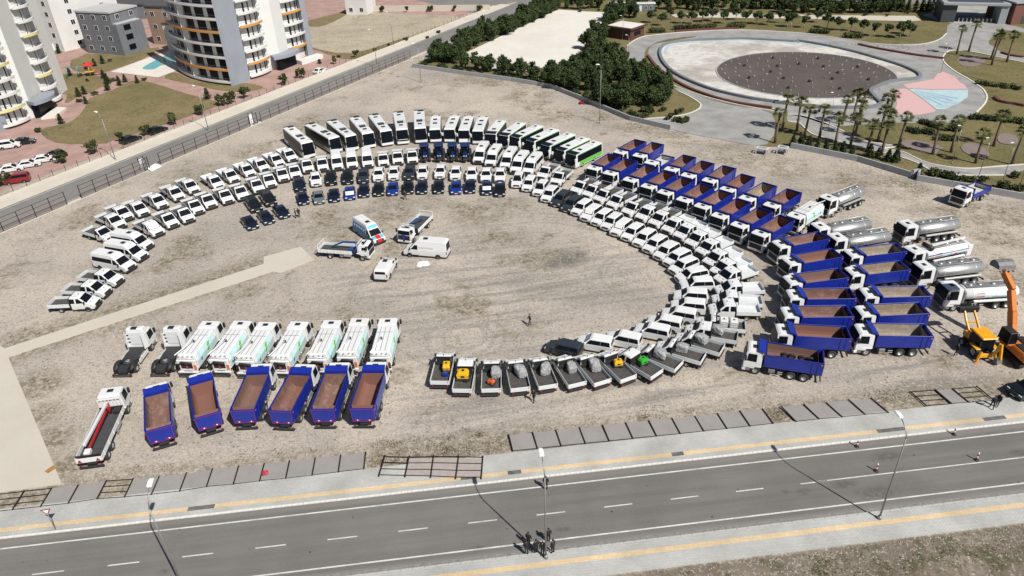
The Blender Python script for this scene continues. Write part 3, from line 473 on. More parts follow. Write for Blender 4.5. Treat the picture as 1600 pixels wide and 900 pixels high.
    vo = n.new('ShaderNodeTexVoronoi'); vo.inputs['Scale'].default_value = 1.5; l.new(OC, vo.inputs['Vector'])
    c = mix(mul(mul(rng(vo.outputs['Distance'], .22, .10), rng(noise(.22, 4), .40, .55)), .85), c, (.11, .10, .085))
    gm = n.new('ShaderNodeMix'); gm.data_type = 'RGBA'; gm.blend_type = 'MULTIPLY'; gm.inputs[0].default_value = 1; gm.inputs[7].default_value = (.96, .945, .945, 1); l.new(c, gm.inputs[6]); c = gm.outputs[2]
    l.new(c, b.inputs['Base Color'])
    bp = n.new('ShaderNodeBump'); bp.inputs['Strength'].default_value = .45; bp.inputs['Distance'].default_value = .08; l.new(op('ADD', fine, mul(grit, .4)), bp.inputs['Height']); l.new(bp.outputs[0], b.inputs['Normal'])
    return m
def road_mat():
    """grey asphalt with wheel paths, patches, oil spots and fine grain"""
    m = bpy.data.materials.new('asphalt'); m.use_nodes = True; MATS['asphalt'] = m
    n = m.node_tree.nodes; l = m.node_tree.links; b = n['Principled BSDF']; b.inputs['Roughness'].default_value = .9; b.inputs['Specular IOR Level'].default_value = .2
    tc = n.new('ShaderNodeTexCoord'); fr = n.new('ShaderNodeMapping'); fr.vector_type = 'TEXTURE'; fr.inputs['Location'].default_value = (0, 47.7, 0); fr.inputs['Rotation'].default_value = (0, 0, RA); l.new(tc.outputs['Object'], fr.inputs[0]); RF = fr.outputs[0]
    sx_ = n.new('ShaderNodeSeparateXYZ'); l.new(RF, sx_.inputs[0])
    def noise(s, d=4, r=.6, sc=(1, 1, 1)):
        k = n.new('ShaderNodeTexNoise'); k.inputs['Scale'].default_value = s; k.inputs['Detail'].default_value = d; k.inputs['Roughness'].default_value = r
        q = n.new('ShaderNodeMapping'); q.inputs['Scale'].default_value = sc; l.new(RF, q.inputs[0]); l.new(q.outputs[0], k.inputs['Vector']); return k.outputs[0]
    def rng(x, a, c, lo=0., hi=1.):
        k = n.new('ShaderNodeMapRange'); k.inputs[1].default_value = a; k.inputs[2].default_value = c; k.inputs[3].default_value = lo; k.inputs[4].default_value = hi; l.new(x, k.inputs[0]); return k.outputs[0]
    def op(o, x, y=None):
        k = n.new('ShaderNodeMath'); k.operation = o
        for i, q in enumerate((x, y)):
            if q is None: continue
            if isinstance(q, (int, float)): k.inputs[i].default_value = q
            else: l.new(q, k.inputs[i])
        return k.outputs[0]
    def mix(f, a, c):
        k = n.new('ShaderNodeMix'); k.data_type = 'RGBA'; l.new(f, k.inputs[0])
        for i, q in ((6, a), (7, c)):
            if isinstance(q, tuple): k.inputs[i].default_value = (*q, 1)
            else: l.new(q, k.inputs[i])
        return k.outputs[2]
    def dist(u, v, su):
        k = n.new('ShaderNodeVectorMath'); k.operation = 'DISTANCE'; q = n.new('ShaderNodeMapping'); q.inputs['Scale'].default_value = (su, 1, 1); l.new(RF, q.inputs[0]); k.inputs[1].default_value = (u*su, v, 0); l.new(q.outputs[0], k.inputs[0]); return k.outputs['Value']
    c = mix(rng(noise(.12, 6), .38, .62), (.178, .168, .157), (.150, .143, .135))
    c = mix(op('MULTIPLY', rng(noise(1, 6, .6, (.03, .9, 1)), .48, .62), .55), c, (.125, .119, .113))
    for v0 in (-.95, -2.35, -4.1, -5.5): c = mix(op('MULTIPLY', rng(op('ABSOLUTE', op('SUBTRACT', sx_.outputs['Y'], v0)), .42, .1), op('MULTIPLY', rng(noise(.25, 4), .3, .65), .32)), c, (.118, .112, .107))
    c = mix(op('MULTIPLY', rng(op('ABSOLUTE', op('SUBTRACT', sx_.outputs['Y'], -6.9)), .35, .1), .5), c, (.23, .215, .19))
    c = mix(op('MULTIPLY', rng(op('ABSOLUTE', op('SUBTRACT', sx_.outputs['Y'], .75)), .4, .1), .45), c, (.225, .21, .188))
    for u, v, r, su in ((29.7,-3.9,.75,.45),(25.6,-4.2,.5,.5),(35.5,-1.2,.9,.4),(24,-3.9,.3,.6),(-4.4,-6.1,.5,.6),(3.2,-5.1,.4,.4),(32,-5.2,1.1,.4),(-31,-4.6,.4,.6),(-2.2,-2.9,.35,1),(48,-2.6,.6,.5)):
        c = mix(op('MULTIPLY', rng(dist(u, v, su), r, r*.35), op('MULTIPLY', rng(noise(2, 4), .3, .55), .6)), c, (.075, .071, .068))
    vo = n.new('ShaderNodeTexVoronoi'); vo.inputs['Scale'].default_value = .55; l.new(RF, vo.inputs['Vector']); c = mix(op('MULTIPLY', rng(vo.outputs['Distance'], .075, .045), rng(noise(.15, 3), .45, .55)), c, (.06, .058, .055))
    c = mix(op('MULTIPLY', rng(noise(9, 3, .7), .5, .7), .3), c, (.105, .10, .095)); c = mix(op('MULTIPLY', rng(noise(6, 3, .7), .5, .7), .25), c, (.23, .22, .205))
    l.new(c, b.inputs['Base Color']); return m
GRAVEL = lot_mat()
ASPHALT = road_mat()
ASPHALT2 = patchy('old_asphalt', (.21, .203, .195), (.15, .146, .14), .1, 1.0, .8, fine=8)
PAVE = paver_mat('grey_pavers', (.475, .475, .455), .30, .15, RA, .84, .02)
PAVEB = patchy('beige_pavement', (.56, .515, .445), (.46, .42, .365), .12, 1.5, .7)
KERBW = patchy('painted_kerb', (.66, .65, .62), (.40, .39, .37), .5, 3, .8)
TACT = paver_mat('tactile_yellow', (.66, .51, .32), .4, .4, RA, .93, .02, .10, 0.)
TACTD = mat('bare_strip', (.12, .115, .11), .9, var=.3, scale=1.5)
PAINT = patchy('road_paint', (.62, .61, .58), (.30, .29, .28), .6, 4, .7)
CONC = patchy('cream_concrete', (.50, .465, .40), (.44, .405, .345), .12, 1.5, .6)
LOTW = patchy('white_concrete', (.64, .615, .56), (.53, .50, .445), .06, .5, .7)
LAWN = ground_mat('dry_lawn', (.235, .185, .10), (.185, .155, .078), (.085, .095, .035), .02)
LAWNP = ground_mat('park_lawn', (.20, .165, .082), (.15, .135, .06), (.08, .09, .03), .03)
PINK = paver_mat('pink_pavers', (.43, .285, .25), .4, .2, .4, .8, .02)
PATHG = paver_mat('grey_path', (.325, .32, .31), 1.2, 1.2, .35, .8, .02, .08)
PLAZ = paver_mat('light_plaza', (.36, .355, .34), .9, .9, .6, .82, .02, .08)
POOLF = patchy('pool_floor_cream', (.57, .555, .52), (.33, .305, .275), .07, .45, .9, .46, .62)
DISC = patchy('pool_basin_dark', (.085, .072, .068), (.13, .108, .098), .1, 1, .7)
SAND = ground_mat('sandy_earth', (.46, .40, .31), (.39, .34, .265), (.16, .14, .08), -.02)
WALLG = patchy('grey_wall', (.36, .37, .38), (.27, .275, .28), .3, 2, .6)
BROWN = mat('brown_cladding', (.085, .035, .028), .7, var=.2)
POOLW = mat('pool_water', (.13, .42, .46), .08, spec=.6)
MAUVE = patchy('mauve_paving', (.22, .175, .165), (.17, .14, .13), .3, 2, .7)
SPINK = patchy('splash_pink', (.56, .36, .36), (.36, .27, .25), .1, .4, .7, .62, .70)
SBLUE = patchy('splash_blue', (.40, .53, .55), (.32, .42, .47), .18, .9, .8, .5, .6)
POSTM = mat('fence_black', (.018, .012, .011), .6)
MESHG = patchy('fence_mesh_grey', (.29, .275, .262), (.235, .223, .213), .5, 6, .7, fine=20)
MESHT = mat('fence_mesh_thin', (.22, .195, .185), .8, alpha=.5)
RUSTV = [patchy('bed_primer_dusty', (.185, .105, .088), (.31, .24, .19), .5, 2.2, .8, .5, .68, .8), patchy('bed_primer_scraped', (.175, .09, .072), (.25, .19, .17), .9, 4, .75, .52, .66, .7), patchy('bed_primer_dull', (.185, .105, .085), (.13, .09, .075), .6, 3, .7, .48, .66, .8), patchy('bed_primer_red', (.205, .10, .078), (.18, .10, .08), .7, 2.5, .8, .45, .7, .75)]
SANDV = [patchy('bed_sandy_pale', (.27, .225, .185), (.40, .36, .31), .5, 2, .8, .5, .66), patchy('bed_sandy_brown', (.235, .185, .14), (.36, .30, .22), .6, 2.4, .8, .48, .66)]
# ---------------------------------------------------------------- setting
LINK = True
struct(part('ground', [(-1800,-600,0),(1800,-600,0),(1800,2600,0),(-1800,2600,0)], [(0,1,2,3)], GRAVEL, None))
def strip(name, u0, u1, v0, v1, z, m, parent=None, kind=None):
    o = part(name, [road_pt(u0,v0,z), road_pt(u1,v0,z), road_pt(u1,v1,z), road_pt(u0,v1,z)], [(0,1,2,3)], m, parent)
    if kind: o['kind'] = kind
    return o
road = strip('road', -260, 260, -7.3, 1.12, .008, ASPHALT, None, 'structure')
for v in (0, -6.16): strip('edge_line', -120, 120, v - .075, v + .075, .012, PAINT, road)
u = -60.6
while u < 26: strip('lane_dash', u, u + 2.6, -3.3, -3.18, .012, PAINT, road); u += 6.17
strip('lane_line', 27.2, 120, -3.26, -3.14, .012, PAINT, road)
def roadslab(name, v0, v1, z, m):
    v, f = boxv(0,1,0,1,0,1); v = [road_pt(-260 + 520 * x, v0 + (v1 - v0) * y, z * q if q else -.05) for x, y, q in v]
    return struct(part(name, v, f, m, None))
walk_far = roadslab('pavement_far', 1.3, 4.75, .13, PAVE)
walk_near = roadslab('pavement_near', -10.3, -7.5, .13, PAVE)
ks, kf = boxv(0, .985, 0, .17, -.05, .145); kme = None
for wk, v0, m in ((walk_far, 1.125, KERBW), (walk_near, -7.475, PAVE)):
    me = None
    for i in range(-56, 58):
        if me is None: o = part('kerb_stone', [(a*math.cos(RA)-c*math.sin(RA), a*math.sin(RA)+c*math.cos(RA), q) for a, c, q in ks], kf, m, wk, bevel=.015); me = o.data
        else: o = newobj('kerb_stone', me, wk, True)
        o.location = road_pt(i, v0 + random.uniform(-.008, .008), random.uniform(-.006, .006))
segs = [(-60,-30.6,0),(-30.6,-28.2,1),(-28.2,-5.4,0),(-5.4,-4.2,1),(-4.2,-.9,0),(-.9,.4,1),(.4,15.2,0),(15.2,16.4,1),(16.4,36.3,0),(36.3,39.2,1),(39.2,47.6,0),(47.6,50.0,1),(50,120,0)]
for a, c, k in segs: strip('tactile_strip' if not k else 'bare_strip', a, c, 1.84, 2.34, .134, TACTD if k else TACT, walk_far)
strip('tactile_strip', -60, 120, -8.80, -8.30, .134, TACT, walk_near)
strip('pavement_gutter', -200, 200, -7.22, -6.9, .010, mat('gutter', (.2, .195, .185), .9, var=.2), road)
# lot slabs
def slab(name, pts, z0, z1, m):
    o = sheet(name, pts, z1, m); bm = bmesh.new(); bm.from_mesh(o.data)
    bd = [e for e in bm.edges if len(e.link_faces) == 1]; r = bmesh.ops.extrude_edge_only(bm, edges=bd)
    for v in [g for g in r['geom'] if isinstance(g, bmesh.types.BMVert)]: v.co.z = z0
    bmesh.ops.recalc_face_normals(bm, faces=bm.faces); bm.to_mesh(o.data); bm.free(); return o
ZS = {'park_lawn': (.012, LAWNP, 0), 'white_lot': (.05, LOTW, 0), 'soil_patch': (.035, SAND, 1), 'pool_floor': (.10, POOLF, 1), 'plaza': (.05, PATHG, 1), 'verge_ring': (.075, LAWNP, 1), 'apron': (.06, PATHG, 1),
  'south_path': (.05, PATHG, 1), 'splash_pink_a': (.09, SPINK, 0), 'splash_blue': (.10, SBLUE, 0), 'splash_pink_b': (.09, SPINK, 0), 'island_bed': (.08, LAWNP, 1), 'round_pad': (.11, MAUVE, 1), 'cream_path': (.05, CONC, 0),
  'gate_plaza': (.07, PLAZ, 0), 'far_lot': (.03, ASPHALT2, 0), 'far_street': (.04, ASPHALT2, 0), 'housing_paving': (.02, PINK, 0), 'lawn': (.06, LAWN, 1), 'pool_deck': (.08, LOTW, 0), 'swimming_pool': (.10, POOLW, 1),
  'pink_path': (.08, PINK, 0), 'sand_lot': (.06, SAND, 1), 'sand_verge': (.085, LAWN, 1)}
POOLPTS = None
for nm, pp in POLY:
    nn = {'splash_pink_a': 'splash_pad', 'splash_pink_b': 'splash_pad', 'splash_blue': 'splash_fan'}.get(nm, nm)
    if nm in ('concrete_slab', 'concrete_path'): slab(nm, pp, -.05, .12 if nm == 'concrete_slab' else .10, CONC)
    else:
        z, m, s = ZS[nm]; sheet(nn, pp, z, m, smooth_pts=bool(s))
        if nm == 'pool_floor': POOLPTS = pp
# kerb edging of the plaza (white line) and blue fan stripes
def ribbon(name, pts, wd, z0, z1, m, parent=None, closed=False, smooth=True):
    P = [Vector((*q, 0)) for q in pts]
    if smooth:
        q = []; n = len(P); rngi = range(n) if closed else range(n - 1)
        for i in rngi:
            g4 = [P[(i+k-1) % n] if closed else P[min(max(i+k-1, 0), n-1)] for k in range(4)]
            for t in (0, .25, .5, .75): q.append(.5 * ((2*g4[1]) + (g4[2]-g4[0])*t + (2*g4[0]-5*g4[1]+4*g4[2]-g4[3])*t*t + (3*g4[1]-g4[0]-3*g4[2]+g4[3])*t**3))
        if not closed: q.append(P[-1])
        P = q
    v = []; f = []; n = len(P)
    for i, q in enumerate(P):
        a = P[(i-1) % n] if closed or i > 0 else P[i]; c = P[(i+1) % n] if closed or i < n-1 else P[i]
        d = (c - a).normalized(); s = Vector((-d.y, d.x, 0)) * wd / 2
        v += [(q.x-s.x, q.y-s.y, z0), (q.x+s.x, q.y+s.y, z0), (q.x+s.x, q.y+s.y, z1), (q.x-s.x, q.y-s.y, z1)]
    for i in range(n if closed else n - 1):
        j = (i + 1) % n
        for k in range(4): f.append((4*i+k, 4*i+(k+1)%4, 4*j+(k+1)%4, 4*j+k))
    if not closed: f += [(0,1,2,3), (4*n-1,4*n-2,4*n-3,4*n-4)]
    return part(name, v, f, m, parent, fix=True)
RIMC = mat('pool_rim_grey', (.17, .185, .21), .7, var=.15)
tag(ribbon('pool_rim', POOLPTS, .75, 0, .62, RIMC, closed=True), 'dark grey raised rim around the big drained round pool', 'pool rim')
PL = dict(POLY)
DC, DR = (75.3, 181.2), 21.3
v = PTS['basin']
sheet('basin', v, .14, DISC)
tag(ribbon('basin_edge', v, .3, .1, .22, WALLG, closed=True, smooth=False), 'thin grey ring edging the dark round basin in the pool', 'edging')
struct(ribbon('pool_lining', [(x + (DC[0]-x)*.035, y + (DC[1]-y)*.035) for x, y in POOLPTS[:9]], .9, .11, .118, mat('pool_blue_band', (.33, .47, .52), .7, var=.15)))
pp = PL['plaza']
def kerb_along(nm, pts, wd=.28, z1=.16, m=LOTW): struct(ribbon(nm, pts, wd, 0, z1, m))
kerb_along('kerb', PL['verge_ring'][12:24]); kerb_along('kerb', [pp[i] for i in range(0, 9)], .3)
kerb_along('kerb', [pp[i] for i in range(8, 15)], .3); kerb_along('kerb', [pp[i] for i in range(24, 40)], .35)
kerb_along('kerb', PL['south_path'][0:12], .25); kerb_along('kerb', PL['south_path'][13:], .25); kerb_along('kerb', PL['apron'][1:9], .3)
RB = mat('red_brown_bench', (.13, .045, .04), .7, var=.15)
def bench(pts, lab): tag(ribbon('curved_bench', pts, .7, 0, .5, RB), lab, 'bench')
vr = PL['verge_ring']
bench([(x+1, y+.3) for x, y in vr[0:1]] + vr[11:16], 'long dark red curved bench wall below the left rim of the round pool')
bench([(x-.3, y+1.6) for x, y in pp[4:7]], 'long red-brown curved bench wall along the far side of the ring path')
bench([(pp[9][0]-1.5, pp[9][1]-4.5), (pp[10][0]-2, pp[10][1]-6), (pp[11][0]-2.5, pp[11][1]-11), (pp[11][0]+3, pp[11][1]-16)], 'red-brown curved bench wall beside the patterned plaza right of the pool')
bench(PTS['bench_a'], 'dark curved bench wall in the garden right of the splash pad')
bench(PTS['bench_b'], 'dark curved bench wall at the right edge beyond the island bed')
# grey swirls of the patterned plaza
SW = mat('plaza_dark_inlay', (.17, .165, .16), .85)
cx, cy = 108., 203.
for k, (ox, oy) in enumerate(((0,0), (6.2,2), (-6,3.5), (3.2,-6.5), (11,-6), (-12,6))):
    for r in (1.3, 2.6, 3.9) if k == 0 else (1.6, 3.0):
        t = np.linspace(0, 2*math.pi, 28, endpoint=False)
        struct(ribbon('plaza_inlay', [(cx+ox+r*math.cos(a), cy+oy+r*math.sin(a)) for a in t], .22, .04, .058, SW, closed=True, smooth=False))
# splash fan stripes
fc = Vector(PL['splash_blue'][0]); S2 = mat('fan_stripe', (.24, .36, .47), .85, var=.15)
for e, f2 in ((.18, .25), (.36, .44), (.55, .62), (.72, .80)):
    A = Vector(PL['splash_blue'][3]).lerp(Vector(PL['splash_blue'][6]), e); B = Vector(PL['splash_blue'][3]).lerp(Vector(PL['splash_blue'][6]), f2)
    sheet('fan_stripe', [tuple(fc.lerp(A, .15)), tuple(fc.lerp(A, .93)), tuple(fc.lerp(B, .93)), tuple(fc.lerp(B, .15))], .104, S2)
# ---------------------------------------------------------------- back road
bf = [Vector((*q, 0)) for q in PTS['back_fence']]
d = (bf[-1] - bf[0]).normalized(); bn = Vector((-d.y, d.x, 0)); B0 = bf[1]
def bp_(s, t, z=0.): q = B0 + d * s + bn * t; return (q.x, q.y, z)
def bstrip(name, s0, s1, t0, t1, z, m, kind='structure', parent=None):
    o = part(name, [bp_(s0,t0,z), bp_(s1,t0,z), bp_(s1,t1,z), bp_(s0,t1,z)], [(0,1,2,3)], m, parent)
    if kind: o['kind'] = kind
    return o
br = bstrip('back_road', -150, 245, .5, 9.6, .05, ASPHALT2)
bstrip('edge_line', -150, 160, 8.9, 9.05, .058, PAINT, None, br); bstrip('edge_line', -150, 160, 1.1, 1.2, .058, PAINT, None, br)
v, f = boxv(0,1,0,1,0,1); struct(part('back_pavement', [bp_(-150 + 350*x, 9.6 + 4.3*y, .16*z) for x, y, z in v], f, PAVEB, None))
v, f = boxv(0,1,0,1,0,1); struct(part('fence_verge', [bp_(-60 + 196*x, -.1 + .7*y, .1*z) for x, y, z in v], f, PAVEB, None))
# standing mesh fence along the back road
def fence_run(root, P0, P1, n, h, skip=()):
    P0, P1 = Vector(P0), Vector(P1); dd = (P1 - P0) / n; dn = dd.normalized(); s = Vector((-dn.y, dn.x, 0)) * .03
    for i in range(n + 1):
        q = P0 + dd * i
        obox('post', root, POSTM, (q.x, q.y, 0), (q.x, q.y, h + random.uniform(-.05, .05)), .10, .10)
        if i < n and i not in skip:
            e = q + dd
            for z in (.12, h*.36, h*.67, h - .08): obox('rail', root, POSTM, (q.x, q.y, z), (e.x, e.y, z), .045, .05)
            part('mesh_panel', [(q.x, q.y, .12), (e.x, e.y, .12), (e.x, e.y, h - .08), (q.x, q.y, h - .08)], [(0,1,2,3)], MESHT, root)
fr = empty('mesh_fence'); COL.objects.link(fr); tag(fr, 'long black post and wire mesh fence between the gravel lot and the back road', 'fence')
fence_run(fr, bp_(-22, 0), bp_(29, 0), 18, 2.5, (12,)); fence_run(fr, bp_(32, 0), bp_(56, 0), 8, 2.5); fence_run(fr, bp_(59.5, 0), bp_(119, 0), 20, 2.5)
for s, lab in ((30.3, 'fallen white board lying at the gap in the back road fence'),):
    o = part('fallen_board', [bp_(s-1.5,-1.2,.12), bp_(s+1.2,-.8,.1), bp_(s+1,.6,.5), bp_(s-1.3,.3,.4), bp_(s-1.5,-1.2,.04), bp_(s+1.2,-.8,.02), bp_(s+1,.6,.42), bp_(s-1.3,.3,.32)], [(0,1,2,3),(7,6,5,4),(0,4,5,1),(1,5,6,2),(2,6,7,3),(3,7,4,0)], PAPER, None, fix=True); tag(o, lab, 'board')
def gatebox(s, lab):
    r = empty('fence_gate'); COL.objects.link(r); tag(r, lab, 'gate')
    for t in (0., 1.2):
        for q in (-.55, .55): a = bp_(s + q, t); obox('post', r, POSTM, (a[0], a[1], 0), (a[0], a[1], 2.6), .12, .12)
    a = bp_(s - .55, 1.2); b_ = bp_(s + .55, 1.2)
    part('door_panel', [(a[0],a[1],.1),(b_[0],b_[1],.1),(b_[0],b_[1],2.2),(a[0],a[1],2.2)], [(0,1,2,3)], PAPER, r)
    for z in (.3, 1.4, 2.5):
        a = bp_(s - .55, 0, z); b_ = bp_(s + .55, 0, z); obox('rail', r, POSTM, a, b_, .06, .06)
gatebox(57.8, 'black gate frame with a white panel midway along the back road fence')
gatebox(28.9, 'black gate frame beside the fallen white board in the back fence')
# housing side fence along the pavement: a low row of posts
hf = empty('low_fence'); COL.objects.link(hf); tag(hf, 'low wall with black posts along the far pavement of the back road', 'fence')
v, f = boxv(0,1,0,1,0,1); part('low_wall', [bp_(-150 + 345*x, 13.95 + .2*y, .45*z) for x, y, z in v], f, PAVEB, hf)
for i in range(92):
    a = bp_(-46 + i * 2.6, 14.05); obox('post', hf, POSTM, (a[0], a[1], .4), (a[0], a[1], 1.7), .07, .07)
# park wall
def wall_run(pts, h, lab):
    r = empty('retaining_wall'); COL.objects.link(r); tag(r, lab, 'wall')
    for i in range(len(pts) - 1):
        P0, P1 = Vector((*pts[i], 0)), Vector((*pts[i+1], 0)); n = max(1, round((P1-P0).length / 5))
        for k in range(n):
            a, c = P0.lerp(P1, k / n), P0.lerp(P1, (k+1) / n - .004); s = (c-a).normalized(); s = Vector((-s.y, s.x, 0)) * .15; hh = h + random.uniform(-.03, .03)
            vv = [tuple(q + sg * s + Vector((0,0,z))) for z in (0, hh) for q, sg in ((a,-1),(c,-1),(c,1),(a,1))]
            part('wall_panel', vv, boxv(0,1,0,1,0,1)[1], WALLG, r, fix=True)
wall_run(PTS['park_wall'], 1.0, 'low grey concrete wall curving along the tree belt behind the buses')
wall_run(PTS['park_wall2'], 1.05, 'low grey concrete wall below the palm trees behind the tankers')
wall_run([PTS['park_wall2'][-1], (71.3, 115.6), PTS['park_wall3'][0]], 1.5, 'short dark stepped wall corner between the two park walls')
wall_run(PTS['park_wall3'], 1.05, 'low grey concrete wall behind the lone blue tipper on the right')
# ---------------------------------------------------------------- fallen fence along the lot
pv = Vector((-math.sin(RA), math.cos(RA), 0))
def fallen(root, P, h=2.42, solid=None, tilt=.10, skew=-.05):
    n = len(P)
    for i, q in enumerate(P):
        a = Vector((*q, .17)); c = a + pv * h + Vector((skew, 0, 0)) * h; c.z = .12 + random.uniform(0, tilt)
        obox('post', root, POSTM, a, c, .10, .09)
        if i < n - 1:
            a2 = Vector((*P[i+1], .14)); c2 = a2 + pv * h + Vector((skew, 0, 0)) * h; zz = random.uniform(.04, .12)
            if solid is None or i in solid:
                a0 = Vector((a.x, a.y, .1)); part('mesh_panel', [tuple(a0 + pv*.06), tuple(a2 + pv*.06 + Vector((0,0,-.04))), (c2.x, c2.y, zz), (c.x, c.y, zz)], [(0,1,2,3)], MESHG, root)
                obox('rail', root, POSTM, a + pv*.08, a2 + pv*.08, .05, .04)
            else:
                for t in (.03, .34, .66, .97): obox('rail', root, POSTM, a.lerp(c, t), a2.lerp(c2, t), .055, .05)
def froot(lab):
    r = empty('fallen_fence'); COL.objects.link(r); return tag(r, lab, 'fence')
PA = PTS['post_a']; fallen(froot('flattened black and grey mesh fence lying along the pavement below the blue tippers'), [(PA[0][0]-5, PA[0][1]-.5), (PA[0][0]-2.5, PA[0][1]-.25)] + PA, solid=[3, 4] + list(range(6, 16)), skew=0.02)
r = froot('loose section of black fence rails lying across the lower pavement'); fp = PTS['frame_px']
for i in range(5):
    a = Vector((*fp[i], .22)); c = Vector((*fp[5+i], .24)); obox('post', r, POSTM, a, c, .11, .09)
    if i < 4:
        a2 = Vector((*fp[i+1], .22)); c2 = Vector((*fp[6+i], .24))
        for t in (.08, .36, .66, .94): obox('rail', r, POSTM, a.lerp(c, t), a2.lerp(c2, t), .06, .05)
        if i: part('mesh_panel', [tuple(a.lerp(c,.1)-Vector((0,0,.05))), tuple(a2.lerp(c2,.1)-Vector((0,0,.05))), tuple(a2.lerp(c2,.9)-Vector((0,0,.05))), tuple(a.lerp(c,.9)-Vector((0,0,.05)))], [(0,1,2,3)], mat('fence_mesh_pink', (.34,.30,.28), .9, var=.1), r)
fallen(froot('flattened grey mesh fence lying along the pavement below the loaded pickups'), PTS['post_b'], skew=-.06)
fallen(froot('short flattened mesh fence with a torn end below the last blue tipper'), PTS['post_c'], skew=-.22)
fallen(froot('flattened open rail fence lying below the yellow backhoe'), PTS['post_d'], solid=[1], skew=-.12)
# ---------------------------------------------------------------- vehicle prototypes (front is +X, origin on the ground below the middle)
LINK = False
PROTO = {}
def taper(z0, z1, w0, w1): return lambda z: w0 if z <= z0 else w0 + (w1 - w0) * min(1, (z - z0) / (z1 - z0))
def pair(fn):
    for s in (1, -1): fn(s)
def mirrors(p, x, z, y, m=BLACKP): pair(lambda s: box('mirror', p, m, x-.07, x+.07, min(s*y, s*(y+.24)), max(s*y, s*(y+.24)), z-.17, z+.17, .02))
def van_front(p, f, hood=1.12, belt=1.32, wmax=1.0):
    """bumper, grille and lamps of a van nose"""
    box('bumper', p, BLACKP, f-.3, f+.05, -wmax*.99, wmax*.99, .26, .62, .04)
    box('grille', p, BLACKP, f-.12, f+.045, -.66, .66, .66, .98, .02)
    pair(lambda s: box('sill', p, BLACKP, f-2.4, f-1.45, min(s*(wmax-.06), s*(wmax+.012)), max(s*(wmax-.06), s*(wmax+.012)), .32, .5, .01))
    pair(lambda s: box('headlight', p, LIGHT, f-.38, f-.06, min(s*.60, s*.95), max(s*.60, s*.95), .86, 1.06, .03))
def transit_cab(p, f, back, wmax=1.0, roof=2.2, crew=False, body='cab_body', m=WHITE):
    hw = taper(1.32, roof, wmax, wmax*.83)
    prof = [(f-.1, .38), (f, .55), (f-.02, .95), (f-.22, 1.13), (f-.92, 1.32), (f-1.72, roof-.12), (f-1.98, roof), (back+.06, roof), (back, roof-.1), (back, .38)]
    shell(body, p, m, prof, hw, (1.32,), .06)
    across('windscreen', p, GLASS, (f-.92, 1.32), (f-1.72, roof-.12), hw, .9)
    x0, x1 = f-1.25, f-2.25
    sidepane('side_window', p, GLASS, [(x0, 1.38), (f-1.9, roof-.2), (x1, roof-.2), (x1, 1.34)], hw)
    if crew: sidepane('side_window', p, GLASS, [(x1-.2, 1.36), (x1-.2, roof-.2), (x1-.85, roof-.2), (x1-.85, 1.36)], hw)
    van_front(p, f, wmax=wmax)
    box('hood_vent', p, BLACKP, f-.72, f-.66, -.55, -.2, 1.265, 1.285); box('hood_vent', p, BLACKP, f-.72, f-.66, .2, .55, 1.265, 1.285)
    mirrors(p, f-1.15, 1.5, wmax)
    box('roof_antenna', p, BLACKP, f-2.15, f-2.08, -.03, .03, roof-.02, roof+.16)
    return hw
def dropside(p, x0, x1, floor, m_floor, side=WHITE2, hgt=.42, wd=1.05):
    box('bed_floor', p, m_floor, x1, x0, -wd, wd, floor-.09, floor)
    pair(lambda s: box('side_board', p, side, x1, x0, min(s*wd, s*(wd+.045)), max(s*wd, s*(wd+.045)), floor-.12, floor+hgt, .012))
    box('tailgate', p, side, x1-.05, x1, -wd, wd, floor-.12, floor+hgt, .012)
    box('headboard', p, BLACKP, x0, x0+.05, -wd, wd, floor-.1, floor+hgt+.1, .012)
def pickup_proto(key, L, back, crew, floor_m, side=WHITE2):
    p = empty(key); PROTO[key] = p; f = L/2
    transit_cab(p, f, back, crew=crew)
    x0, x1 = back - .16, -f
    dropside(p, x0, x1, .98, floor_m, side)
    tube('headboard_frame', p, BLACKP, [(x0+.06, -.98, 1.3), (x0+.06, -.98, 2.12), (x0+.06, .98, 2.12), (x0+.06, .98, 1.3)], .035, 6, False)
    box('cab_back_panel', p, BLACKP, back-.03, back+.01, -.82, .82, .9, 2.0, .01)  # black panel stands in for the cab back wall in shadow
    box('chassis', p, CHASSIS, -f+.15, f-.4, -.75, .75, .42, .86)
    box('rear_bumper', p, CHASSIS, -f-.08, -f+.1, -.95, .95, .42, .62)
    pair(lambda s: box('tail_lamp', p, REDL, -f-.1, -f-.04, min(s*.74, s*.93), max(s*.74, s*.93), .66, .76))
    box('latch', p, BLACKP, -f-.065, -f-.05, -.95, -.85, 1.2, 1.3)
    for s in (1, -1):
        wheel(p, f-1.0, s*1.025, .36, .24); arch(p, f-1.0, s*1.008, .43); wheel(p, -f+1.55, s*1.0, .36, .34)
pickup_proto('single', 5.7, .62, False, DECK); pickup_proto('crew', 6.1, .0, True, DECK); pickup_proto('crewW', 6.1, .0, True, WHITE2)
